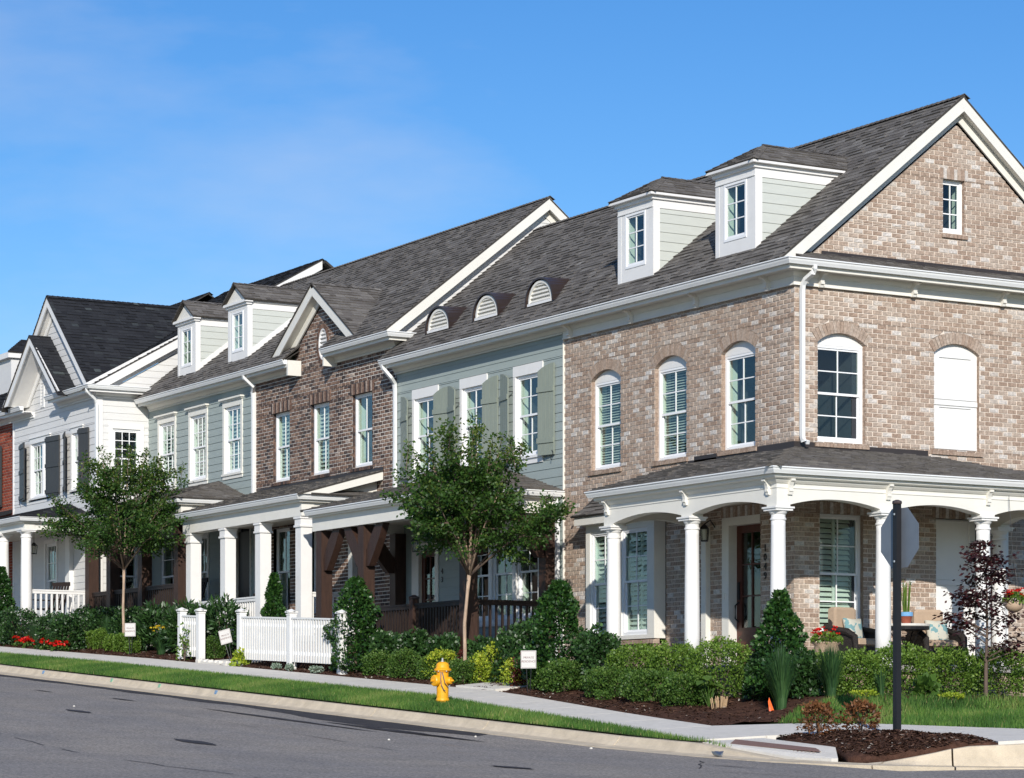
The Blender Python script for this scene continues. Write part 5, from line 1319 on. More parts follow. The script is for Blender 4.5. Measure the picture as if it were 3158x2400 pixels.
# ------------------------------------------------------------------ red brick house at the far end
def house_e():
    H = thing("red_brick_townhouse", (-37, 2.0, 3.6), "red brick townhouse at the far end of the row with black shutters", "townhouse", HG)
    F = Fr((0, -1.36, 0), (1, 0, 0), (0, -1, 0))
    sc = lambda c: None if c[0] < -35.5 or c[2] < 6.9 else (Vector(c) - CAMP).length
    w, jn = brick_wall(H, F, -41.0, -33.56, 3.4, 9.75, [(-35.9, -34.95, 7.4, 9.1)], "brick_red", "mortar_red", pale=0.03, limit=200, score=sc)
    jn.build("brick", "brick_red", w, kind="stuff")
    window(H, F, -35.9, -34.95, 7.45, 9.05, b=-0.08); shutter(H, F, -34.93, 1, 7.42, 9.08, 0.5, "shutter_black", arched=False, battens=(0.06, 0.5, 0.94))
    eave(H, [(-41, -1.36), (-33.56, -1.36)], 9.92, frz=0.11, matf="paint_white")
    main_roof(H, -41.0, -33.58, -1.8, 9.93, 4.4, 0.6, "shingle_dark", limit=60)
    # white dormer on the dark roof
    dw = Fr((-37.6, 0, 0), (0, 1, 0), (1, 0, 0))
    D = one("dormer", "plank_white", H, lambda m: m.prism([(-37.6, 0.0, 10.8), (-37.6, 0.0, 12.1), (-37.6, 3.0, 12.1), (-37.6, 3.0, 10.8)], (-1.6, 0, 0)))
    one("cornice", "paint_white", D, lambda m: m.box(-39.3, -37.5, -0.12, 2.2, 11.98, 12.14))
    R = one("dormer_roof", "roof_deck", H, lambda m: m.box(-39.2, -37.6, 0, 2.4, 12.14, 12.17))
    roof_plane(R, [(-0.15, 0), (2.2, 0), (3.2, 1.1), (0.6, 1.1)], (-37.46, 0, 12.15), (0, 1, 0), (-1, 0, 0.5), "shingle_dark")
    one("porch_roof", "shingle_dark", H, lambda m: m.prism([(-41, -3.4, 6.7), (-41, -1.37, 7.3), (-41, -1.37, 7.2), (-41, -3.4, 6.6)], (7.3, 0, 0), 0.3))
    one("porch_beam", "paint_white", H, lambda m: m.box(-41, -33.7, -3.35, -3.1, 6.35, 6.6))
    for x in (-33.9, -36.5): round_column(H, x, -3.22, 4.1, 6.35, 0.14)
    one("porch_floor", "porch_boards", H, lambda m: m.box(-41, -33.7, -3.4, -1.37, 3.98, 4.1)); one("porch_base", "concrete_walk", H, lambda m: m.box(-41, -33.7, -3.3, -1.37, 2.9, 3.98))
    one("blocker_core", "room_dark", H, lambda m: m.box(-40.9, -33.65, 0.6, 6.4, 2.2, 9.6))  # added dark filler that blocks light inside the open shell
    return H

house_a(); house_b(); house_c(); house_f(); house_d(); house_e()

# ================================================================== STREET, KERB, WALKS, BEDS
def grid_sheet(name, xs, ys, zf, matn, kind="structure", par=None, smooth=True, keep=None):
    m = MB(); nx, ny = len(xs), len(ys)
    m.v = [(x, y, zf(x, y)) for y in ys for x in xs]
    for j in range(ny - 1):
        for i in range(nx - 1):
            if keep and not keep((xs[i] + xs[i + 1]) / 2, (ys[j] + ys[j + 1]) / 2): continue
            m.f.append((j * nx + i, j * nx + i + 1, (j + 1) * nx + i + 1, (j + 1) * nx + i)); m.t.append(0.5); m.m.append(0)
    return m.build(name, matn, par, kind, smooth)
def lin(a, b, n): return [a + (b - a) * k / (n - 1) for k in range(n)]

def far_z(x, y):
    inside = (y > -6.7 and x < 11.2)
    return (G(x, y) if inside else RZ(x, y)) - 0.35 if abs(x) < 60 and -60 < y < 12 else min(G(max(-60, min(60, x)), -7), 3.5) - 0.6
grid_sheet("ground", sorted(set(lin(-900, -70, 6) + lin(-70, 70, 41) + lin(70, 900, 6))), sorted(set(lin(-900, -70, 6) + lin(-70, 60, 40) + lin(60, 900, 6))), far_z, "ground_far")

xs_r = lin(-120, 90, 85)
grid_sheet("road", xs_r, lin(-62, -6.80, 30), RZ, "asphalt")
grid_sheet("side_road", lin(11.25, 24, 14), lin(-6.80, 60, 20), lambda x, y: RZ(x, -7) + 0.004 * (y + 6.8), "asphalt")

# kerb line: along the street, round the corner, then along the side street
KR = [(x, -6.5) for x in lin(-96, 8.4, 59)]
KC, KRAD = (8.6, -4.1), 2.4
for k in range(0, 19):
    a = math.radians(-90 + 5 * k); KR.append((KC[0] + KRAD * math.cos(a), KC[1] + KRAD * math.sin(a)))
KR += [(11.0, y) for y in lin(-3.5, 40, 24)]
def kerb_h(i):
    x, y = KR[i]
    return max(0.02, kerb_full(x, y)) if y < -4.0 else 1.0
kerb = None
def kerb_piece(i0, i1):
    R = []
    for i in range(i0, i1 + 1):
        x, y = KR[i]
        d = Vector((KR[min(i + 1, len(KR) - 1)][0] - KR[max(i - 1, 0)][0], KR[min(i + 1, len(KR) - 1)][1] - KR[max(i - 1, 0)][1], 0)).normalized(); n = Vector((d.y, -d.x, 0))
        if i == i0: x += d.x * 0.011; y += d.y * 0.011
        if i == i1: x -= d.x * 0.011; y -= d.y * 0.011
        zt = G0(x, -6.5) if y < -6.3 else G0(min(x, 10.9), y); zr = RZ(x, y) + 0.012; h = kerb_h(i)
        top = zr + (zt - zr) * h if h < 1 else zt
        top = max(top, zr + 0.012)
        R.append([(x + n.x * o, y + n.y * o, z) for o, z in ((-0.17, top - 0.25), (-0.17, top - 0.004), (-0.04, top), (-0.01, top - 0.008), (0.03, top - (top - zr) * 0.55), (0.09, zr + 0.012), (0.15, zr + 0.004), (0.42, zr), (0.42, zr - 0.2))])
    m = MB(); m.rings(R, True, True); return m
breaks = list(range(0, 59, 2)) + [58, 62, 66, 70, 76] + list(range(78, len(KR) - 1, 2)) + [len(KR) - 1]
breaks = sorted(set(breaks))
for a, b in zip(breaks[:-1], breaks[1:]):
    m = kerb_piece(a, b)
    if kerb is None: kerb = m.build("kerb", "concrete_kerb", None, "structure")
    else: m.build("kerb_stone", "concrete_kerb", kerb)
for xm, mt in ((-17.4, "mark_blue"), (-13.6, "mark_green"), (-11.2, "mark_green"), (-8.6, "mark_blue")):
    one("paint_mark", mt, kerb, lambda m: m.hexa([(xm + a, -6.5 - o, G(xm, -6.5) - dz) for dz in (0.075, 0.006) for a, o in ((-0.045, 0.034 if dz > 0.05 else 0.0125), (0.045, 0.034 if dz > 0.05 else 0.0125), (0.045, 0.0), (-0.045, 0.0))]))
# dark sealed strip beside the gutter and a few patches
def seal(name, pts, z=0.005, par=None):
    return one(name, "asphalt_seal", par, lambda m: m.face([(x, y, RZ(x, y) + z) for x, y in pts]))
sp = []
for x in lin(-40, 2.0, 60): sp.append((x, -6.96 - 0.02 * math.sin(x * 3)))
bk = []
for x in lin(2.4, -40, 60): bk.append((x, -7.32 - 0.05 * math.sin(x * 2.3) - 0.05 * math.sin(x * 7.1) - 0.04 * math.sin(x * 17) - (0.62 * math.exp(-((x + 0.9) / 2.6) ** 2))))
s0 = seal("road_patch", sp + bk); s0["kind"] = "structure"
def streak(x0, x1, y, w, sk=0.0, n=16):
    a = [(x, y + sk * (x - x0) + w * math.sin(math.pi * (k / (n - 1))) * (0.6 + 0.4 * rnd.random())) for k, x in enumerate(lin(x0, x1, n))]
    b = [(x, y + sk * (x - x0) - w * math.sin(math.pi * (k / (n - 1))) * (0.6 + 0.4 * rnd.random())) for k, x in reversed(list(enumerate(lin(x0, x1, n))))]
    return seal("stain", a[1:] + b[1:], 0.009, s0)
streak(-5.2, 1.6, -8.35, 0.10, -0.02); streak(-1.2, 3.4, -8.05, 0.16, 0.0); streak(1.2, 3.8, -8.05, 0.10, 0.02); streak(-8.5, -7.2, -8.6, 0.06); streak(-11.5, -10.4, -8.9, 0.05); streak(9.2, 10.5, -8.2, 0.03)

def crack(pts, w=0.012):
    A = []; B = []
    for k, (x, y) in enumerate(pts):
        q = w * (0.4 + rnd.random()); A.append((x, y + q)); B.append((x, y - q))
    for k in range(len(pts) - 1):
        if rnd.random() < 0.25: continue
        one("crack", "asphalt_seal", s0, lambda m: m.face([(x, y, RZ(x, y) + 0.006) for x, y in (A[k], A[k + 1], B[k + 1], B[k])]))
def wig(x0, y0, x1, y1, n=26, a=0.05): return [(x0 + (x1 - x0) * k / n, y0 + (y1 - y0) * k / n + rnd.uniform(-a, a)) for k in range(n + 1)]
crack(wig(-16, -12.6, 4, -14.4)); crack(wig(4, -14.4, 13, -15.0, 14)); crack(wig(-3.0, -9.6, 9.0, -10.4, 18), 0.008); crack(wig(8.4, -7.6, 10.2, -8.9, 8), 0.012); crack(wig(11.0, -9.2, 13.5, -8.6, 8), 0.01); crack(wig(-20, -9.4, -9, -9.9, 16), 0.007)
for x, y, r in ((-4.0, -10.9, 0.28), (3.5, -12.2, 0.35), (9.6, -11.0, 0.25), (-9.5, -11.5, 0.3), (12.6, -12.8, 0.3)):
    streak(x - r * 2, x + r * 2, y, r * 0.5)

# pavement: slabs along the street
def far_edge(x):
    if x < -20: return -3.2 - 0.15 * min(-20 - x, 9)
    if x < -4: return -3.2
    return np.interp(x, [-4, -1.5, 1.5, 4.0, 5.0], [-3.2, -3.7, -4.3, -4.72, -4.8])
def near_edge(x):
    if x < -20: return -4.55 - 0.15 * min(-20 - x, 9)
    if x < -4: return -4.55
    return np.interp(x, [-4, -1.0, 3.75, 6.4, 7.4], [-4.55, -5.1, -5.8, -6.33, -6.36])
walk = None
def slab(pts, name="slab", matn="concrete_walk", dz=0.03, th=0.1, par="walk"):
    global walk
    m = MB(); m.prism([(x, y, G(x, y) + dz - th) for x, y in pts], (0, 0, th))
    if walk is None: walk = m.build("sidewalk", matn, None, "structure"); return walk
    return m.build(name, matn, walk if par == "walk" else par)
x = -48.0
while x < 4.2:
    x1 = x + 1.5; g = 0.011
    slab([(x + g, float(near_edge(x + g))), (x1 - g, float(near_edge(x1 - g))), (x1 - g, float(far_edge(x1 - g))), (x + g, float(far_edge(x + g)))]); x = x1
e = x - 1.5 + 1.5
slab([(4.51, -5.94), (6.5, -6.34), (6.6, -5.35), (6.4, -4.3), (4.95, -3.7), (4.51, -4.74)])
slab([(6.41, -4.28), (6.62, -5.34), (7.15, -4.5), (8.0, -4.22), (8.6, -4.15), (8.2, -2.95), (5.9, -2.95), (4.98, -3.68)])
slab([(8.62, -4.15), (10.0, -4.5), (10.68, -4.86), (10.8, -4.4), (10.8, -2.9), (8.22, -2.95)])
for k in range(8): slab([(9.0, -2.88 + 1.5 * k), (10.78, -2.88 + 1.5 * k), (10.78, -1.4 + 1.5 * k), (9.0, -1.4 + 1.5 * k)])
slab([(6.62, -5.42), (6.52, -6.34), (7.5, -6.34), (8.6, -6.33), (9.2, -6.24), (9.28, -6.20), (8.6, -5.72)], dz=0.004)
tp = one("tactile_paving", "tactile_brick", None, lambda m: m.prism([(x, y, G(x, y) + 0.031) for x, y in ((6.8, -5.98), (8.5, -5.95), (8.8, -6.10), (7.05, -6.24))], (0, 0, 0.008)), "structure")
for i in range(22):
    for j in range(3): 
        xx = 6.9 + i * 0.083 + j * 0.04; yy = -6.02 - j * 0.065
        one("dome", "tactile_brick", tp, lambda m: m.lathe((xx, yy, G(xx, yy) + 0.037), [(0.014, 0), (0.009, 0.006)], 6))
# paths from the pavement to the porches
for xa, xb, y0, y1 in ((-5.7, -4.3, -3.19, -2.05), (-16.9, -15.6, -3.19, -2.05)):
    slab([(xa, y0), (xb, y0), (xb, y1), (xa, y1)], dz=0.06)

# planting beds
def in_poly(x, y, P):
    c = False; n = len(P)
    for i in range(n):
        (xa, ya), (xb, yb) = P[i], P[(i + 1) % n]
        if (ya > y) != (yb > y) and x < (xb - xa) * (y - ya) / (yb - ya) + xa: c = not c
    return c
LAWN = [(4.62, -3.72), (4.05, -2.9), (4.28, -2.0), (4.28, 7), (8.98, 7), (8.98, -2.98), (5.9, -2.98)]
def rough(x, y): return 0.03 * (math.sin(x * 5.1 + y * 3.7) * 0.5 + math.sin(x * 11.3 - y * 9.1) * 0.35 + math.sin(x * 2.3 + y * 13.7) * 0.3)
def bed_out(x, y):
    """how far a point lies outside the visible bed"""
    o = max(0, far_edge(min(x, 4)) + 0.06 - y)
    if x > 3.4 and in_poly(x, y, LAWN): o = max(o, 0.3)
    return o
def bed_z(x, y): return G(x, y) + 0.035 + rough(x, y) - 0.5 * min(0.24, bed_out(x, y))
def in_bed(x, y):
    if x > 4.6 or y > 7: return False
    if x <= 2.2: return y > far_edge(x) - 0.25 and y < -0.2
    if y < -2.2: return y > far_edge(min(x, 4)) - 0.25
    return x < 4.6
bed = grid_sheet("planting_bed", lin(-46, 5, 341), lin(-5.0, 7, 81), bed_z, "mulch_brown", keep=in_bed)
ISL = [(6.85, -5.36), (7.2, -4.62), (8.0, -4.32), (8.7, -4.25), (10.0, -4.5)] + [(8.6 + 2.21 * math.cos(math.radians(a)), -4.1 + 2.21 * math.sin(math.radians(a))) for a in range(-20, -73, -8)] + [(8.6, -5.72)]
def isl_d(x, y): return min(abs((P1[0] - P0[0]) * (P0[1] - y) - (P0[0] - x) * (P1[1] - P0[1])) / math.hypot(P1[0] - P0[0], P1[1] - P0[1]) for P0, P1 in zip(ISL, ISL[1:] + ISL[:1]))
def isl_z(x, y): return G(x, y) + 0.015 + 0.11 * (1 - math.exp(-2.6 * isl_d(x, y))) + 0.5 * rough(x, y)
def dense(P, n=5):
    return [(a[0] + (b[0] - a[0]) * k / n, a[1] + (b[1] - a[1]) * k / n) for a, b in zip(P, P[1:] + P[:1]) for k in range(n)]
_c = (8.7, -5.0); _B = dense(ISL)
def island(m):
    Rr = [[(x, y, G(x, y) - 0.12) for x, y in _B]]
    for f in lin(1.0, 0.02, 22): Rr.append([(_c[0] + (x - _c[0]) * f, _c[1] + (y - _c[1]) * f, isl_z(_c[0] + (x - _c[0]) * f, _c[1] + (y - _c[1]) * f) if f < 1 else G(x, y) + 0.01) for x, y in _B])
    m.rings(Rr, True, True)
one("corner_bed", "mulch_brown", None, island, "structure", True)
def chips(name, P, s=0.02, matn="mulch_chip"):
    n = len(P); P = np.array(P); a = RS.uniform(0, 2 * np.pi, n); L = RS.uniform(0.4, 1.6, n) * s; W = L * RS.uniform(0.2, 0.4, n)
    tl = RS.uniform(-0.5, 0.5, n)
    d = np.stack([np.cos(a), np.sin(a), tl], 1) * L[:, None]; w = np.stack([-np.sin(a), np.cos(a), RS.uniform(-0.6, 0.6, n)], 1) * W[:, None]
    V = np.stack([P - d - w, P + d - w, P + d + w, P - d + w], 1).reshape(-1, 3)
    return np_mesh(name, V, 4, RS.uniform(0, 1, n) ** 1.1, matn)
def np_mesh(name, V, k, tint, matn, par=None, kind="stuff"):
    V = np.asarray(V, dtype=np.float64)
    if par is not None: V = V - np.array(ORG[par])
    n = len(V) // k; me = bpy.data.meshes.new(name)
    me.vertices.add(len(V)); me.vertices.foreach_set("co", V.astype(np.float32).ravel())
    me.loops.add(n * k); me.loops.foreach_set("vertex_index", np.arange(n * k, dtype=np.int32))
    me.polygons.add(n); me.polygons.foreach_set("loop_start", np.arange(0, n * k, k, dtype=np.int32)); me.polygons.foreach_set("loop_total", np.full(n, k, dtype=np.int32))
    me.update(calc_edges=True)
    a = me.attributes.new("tint", 'FLOAT', 'FACE'); a.data.foreach_set("value", np.asarray(tint, dtype=np.float32))
    me.materials.append(MATS[matn])
    return link(name, me, par, kind)
CP = []
while len(CP) < 26000:
    x, y = RS.uniform(-32, 4.6), RS.uniform(-5, -1.9)
    if x > 2.2: y = RS.uniform(-5, 4)
    if in_bed(x, y) and bed_out(x, y) < 0.02: CP.append((x, y, bed_z(x, y) + 0.012))
while len(CP) < 32000:
    x, y = RS.uniform(6.7, 10.6), RS.uniform(-6, -4.1)
    if in_poly(x, y, ISL): CP.append((x, y, isl_z(x, y) + 0.012))
o = chips("mulch", CP); o["kind"] = "stuff"; props(o, "loose brown bark mulch over the planting beds", "mulch")

# lawns
def in_strip(x, y): return y < near_edge(x) + 0.03 and y > -6.36 and x < 7.2
grid_sheet("verge", lin(-48, 7.3, 160), lin(-6.4, -4.4, 10), lambda x, y: G(x, y) + 0.012, "soil_green", keep=lambda x, y: y < near_edge(x) + 0.05)
grid_sheet("lawn", lin(4.0, 9.0, 30), lin(-3.8, 7, 50), lambda x, y: G(x, y) + 0.015, "soil_green", keep=lambda x, y: in_poly(x, y, LAWN))
def blades(name, P, hmin, hmax, w, lean=0.5, matn="grass_blade", pale=0.0):
    P = np.array(P); n = len(P); a = RS.uniform(0, 2 * np.pi, n); h = RS.uniform(hmin, hmax, n)
    tip = np.stack([np.cos(a * 7.3), np.sin(a * 7.3), np.zeros(n)], 1) * (RS.uniform(0, lean, n) * h)[:, None] + np.stack([np.zeros(n), np.zeros(n), h], 1)
    s = np.stack([np.cos(a), np.sin(a), np.zeros(n)], 1) * (w * RS.uniform(0.6, 1.2, n))[:, None]
    V = np.stack([P - s, P + s, P + tip], 1).reshape(-1, 3)
    patch = 0.5 + 0.28 * np.sin(P[:, 0] * 1.3 + np.sin(P[:, 1] * 2.1) * 1.5) + 0.15 * np.sin(P[:, 0] * 4.1 + P[:, 1] * 3.3)
    t = np.clip(patch * 0.75 + RS.uniform(-0.3, 0.45, n), 0, 0.96); t[RS.uniform(0, 1, n) < 0.03] = 1.0
    return np_mesh(name, V, 3, t, matn)
GP = []
xx = RS.uniform(-30, 7.2, 190000); yy = RS.uniform(-6.37, -4.4, 190000)
for x, y in zip(xx, yy):
    if in_strip(x, y): GP.append((x, y, G(x, y) + 0.01))
o = blades("grass", GP, 0.035, 0.085, 0.006); props(o, "mown green grass strip between the kerb and the pavement", "grass")
GP = []
xx = RS.uniform(4.0, 9.0, 60000); yy = RS.uniform(-3.8, 5.0, 60000)
for x, y in zip(xx, yy):
    if in_poly(x, y, LAWN): GP.append((x, y, G(x, y) + 0.012))
o = blades("grass", GP, 0.05, 0.11, 0.007); props(o, "thicker green side lawn below the wraparound porch", "grass")
# small weeds with pale flowers near the hydrant
GP = [(RS.uniform(-1.6, 1.8), RS.uniform(-6.3, -5.7)) for _ in range(500)]
o = blades("weeds", [(x, y, G(x, y) + 0.01) for x, y in GP], 0.05, 0.15, 0.011, 0.9); props(o, "taller weeds in the grass verge next to the hydrant", "weeds")

# ================================================================== PLANTS
def leaf_pts(P, D, L, W, name, matn, par, fold=0.25, tint=None, jitter=0.7):
    """diamond leaves at P pointing along D"""
    n = len(P); P = np.asarray(P); D = np.asarray(D) + RS.normal(0, jitter, (n, 3)); D /= np.linalg.norm(D, axis=1)[:, None] + 1e-6
    U = RS.normal(0, 1, (n, 3)); S = np.cross(D, U); S /= np.linalg.norm(S, axis=1)[:, None] + 1e-6; N = np.cross(S, D)
    l = (L * RS.uniform(0.6, 1.25, n))[:, None]; w = (W * RS.uniform(0.7, 1.2, n))[:, None]
    V = np.stack([P, P + D * l * 0.45 + S * w + N * w * fold, P + D * l, P + D * l * 0.45 - S * w + N * w * fold], 1).reshape(-1, 3)
    if tint is None: tint = np.clip(RS.normal(0.5, 0.25, n), 0, 1)
    return np_mesh(name, V, 4, tint, matn, par, kind=None)

def blob_dirs(n): 
    d = RS.normal(0, 1, (n, 3)); return d / np.linalg.norm(d, axis=1)[:, None]
def lumps(d, k=16, amp=0.24, sh=0.10):
    b = blob_dirs(k); dots = d @ b.T; return 1 - amp * 0.5 + amp * np.max(np.exp(-(1 - dots) / sh), axis=1)
def stems(par, x, y, z, h, r, n=6, matn="bark_dark", rad=0.012):
    for k in range(n):
        a = 2 * math.pi * k / n + rnd.random(); t = r * rnd.uniform(0.2, 0.7)
        one("stem", matn, par, lambda m: m.tube([(x, y, z - 0.05), (x + 0.4 * t * math.cos(a), y + 0.4 * t * math.sin(a), z + h * 0.35), (x + t * math.cos(a), y + t * math.sin(a), z + h * 0.72)], [rad, rad * 0.8, rad * 0.4], 5))

def round_shrub(name, label, group, x, y, r, h, matn, n=1800, L=0.035, W=0.013, cat="shrub", amp=0.28, flat=1.0, spikes=0, ry=None):
    z = G(x, y) + 0.03; S = thing(name, (x, y, z), label, cat, group)
    n = int(n * 1.6); L, W = L * 1.2, W * 1.45; h *= 0.9; r *= 0.93
    dz = RS.uniform(-1, 1, n); pa = RS.uniform(0, 2 * np.pi, n); pw = np.where(dz > 0, 2.5, 5.0)
    hz = (1 - np.abs(dz) ** pw) ** (1 / pw); d = np.stack([np.cos(pa) * hz, np.sin(pa) * hz, dz], 1)
    dn = d / np.linalg.norm(d, axis=1)[:, None]
    rr = lumps(dn, 26, amp * 1.25, 0.07) * (1 - 0.46 * RS.uniform(0, 1, n) ** 1.8)
    ry = ry or r
    P = np.stack([x + d[:, 0] * rr * r, y + d[:, 1] * rr * ry, z + h * 0.5 + d[:, 2] * rr * h * 0.5], 1)
    P[:, 2] = np.maximum(P[:, 2], z + 0.02)
    D = d * 0.8 + np.array([0, 0, 0.55])
    t = np.clip(0.30 + 0.35 * d[:, 2] + RS.normal(0.15, 0.2, n), 0, 1) if False else np.clip(RS.normal(0.48, 0.24, n), 0, 1)
    if spikes:
        k = spikes; a = RS.uniform(0, 2 * np.pi, k); q = RS.uniform(0, 0.8, k) ** 0.5
        bx, by = x + np.cos(a) * q * r, y + np.sin(a) * q * ry; bz = z + h * (0.5 + 0.47 * np.sqrt(1 - q * q))
        m_ = 14; hh = RS.uniform(0.05, 0.16, k) * min(1, h * 1.2)
        T = RS.uniform(-0.4, 1, (k, m_))
        SP = np.stack([bx[:, None] + RS.normal(0, 0.012, (k, m_)), by[:, None] + RS.normal(0, 0.012, (k, m_)), bz[:, None] + T * hh[:, None]], 2).reshape(-1, 3)
        P = np.concatenate([P, SP]); D = np.concatenate([D, np.tile([0, 0, 0.5], (len(SP), 1))]); t = np.concatenate([t, np.clip(RS.normal(0.75, 0.2, len(SP)), 0, 1)])
    leaf_pts(P, D, L, W, "foliage", matn, S, tint=t)
    stems(S, x, y, z, h, r, 4)
    return S

def cone_shrub(name, label, group, x, y, r, h, matn="leaf_holly", n=3000, L=0.06, W=0.024):
    z = G(x, y) + 0.03; S = thing(name, (x, y, z), label, "shrub", group); n = int(n * 1.9); W = W * 1.25; L = L * 1.1
    t = RS.uniform(0, 1, n) ** 1.25; a = RS.uniform(0, 2 * np.pi, n)
    k = 34; bt, ba = RS.uniform(0, 1, k), RS.uniform(0, 2 * np.pi, k)
    lump = np.zeros(n)
    for i in range(k):
        da = np.angle(np.exp(1j * (a - ba[i]))); lump = np.maximum(lump, np.exp(-((t - bt[i]) / 0.08) ** 2 - (da / 0.5) ** 2))
    prof = np.interp(t, [0, 0.12, 0.3, 0.6, 0.85, 1.0], [0.75, 1.0, 0.95, 0.66, 0.36, 0.14])
    rr = r * prof * (0.70 + 0.55 * lump) * (1 - 0.5 * RS.uniform(0, 1, n) ** 2.0)
    P = np.stack([x + np.cos(a) * rr, y + np.sin(a) * rr, z + 0.04 + t * (h - 0.06)], 1)
    D = np.stack([np.cos(a), np.sin(a), np.full(n, 0.5)], 1)
    leaf_pts(P, D, L, W, "foliage", matn, S)
    one("trunk", "bark_dark", S, lambda m: m.tube([(x, y, z - 0.05), (x + 0.02, y, z + h * 0.5), (x, y + 0.01, z + h * 0.93)], [0.03, 0.02, 0.006], 6))
    return S

def strap_plant(name, label, cat, group, x, y, r, h, matn, n=260, w=0.008, droop=0.5, flowers=None, par=None):
    z = G(x, y) + 0.03; S = thing(name, (x, y, z), label, cat, group)
    V = []; tt = []
    for k in range(n):
        a = rnd.uniform(0, 2 * math.pi); q = rnd.random() ** 0.6; hh = h * rnd.uniform(0.55, 1.05); out = r * q * rnd.uniform(0.6, 1.15)
        bx, by = x + 0.25 * r * q * math.cos(a + 0.4), y + 0.25 * r * q * math.sin(a + 0.4)
        tx, ty = math.cos(a), math.sin(a); sx, sy = -ty, tx; ww = w * rnd.uniform(0.7, 1.2)
        pts = []
        for i in range(5):
            s = i / 4
            pts.append((bx + tx * out * s ** 1.8, by + ty * out * s ** 1.8, z + hh * (s - droop * 0.5 * q * s ** 3)))
        t = min(1, max(0, rnd.gauss(0.5, 0.25)))
        for i in range(4):
            w0, w1 = ww * (1 - (i / 4) ** 2 * 0.9), ww * (1 - ((i + 1) / 4) ** 2 * 0.9)
            p, q2 = pts[i], pts[i + 1]
            V += [(p[0] - sx * w0, p[1] - sy * w0, p[2]), (p[0] + sx * w0, p[1] + sy * w0, p[2]), (q2[0] + sx * w1, q2[1] + sy * w1, q2[2]), (q2[0] - sx * w1, q2[1] - sy * w1, q2[2])]; tt.append(t)
    np_mesh("foliage", V, 4, tt, matn, S, kind=None)
    return S

def clump_flowers(S, x, y, r, z, n, matn, s=0.035, petals=6, name="flower", zs=0.05):
    for k in range(n):
        a, q = rnd.uniform(0, 6.28), r * math.sqrt(rnd.random()); cx, cy, cz = x + q * math.cos(a), y + q * math.sin(a), z + rnd.uniform(-zs, zs)
        P = []; D = []
        for j in range(petals):
            b = 6.283 * j / petals + rnd.random() * 0.4; P.append((cx, cy, cz)); D.append((math.cos(b), math.sin(b), 0.45))
        leaf_pts(P, D, s, s * 0.5, name, matn, S, jitter=0.15)

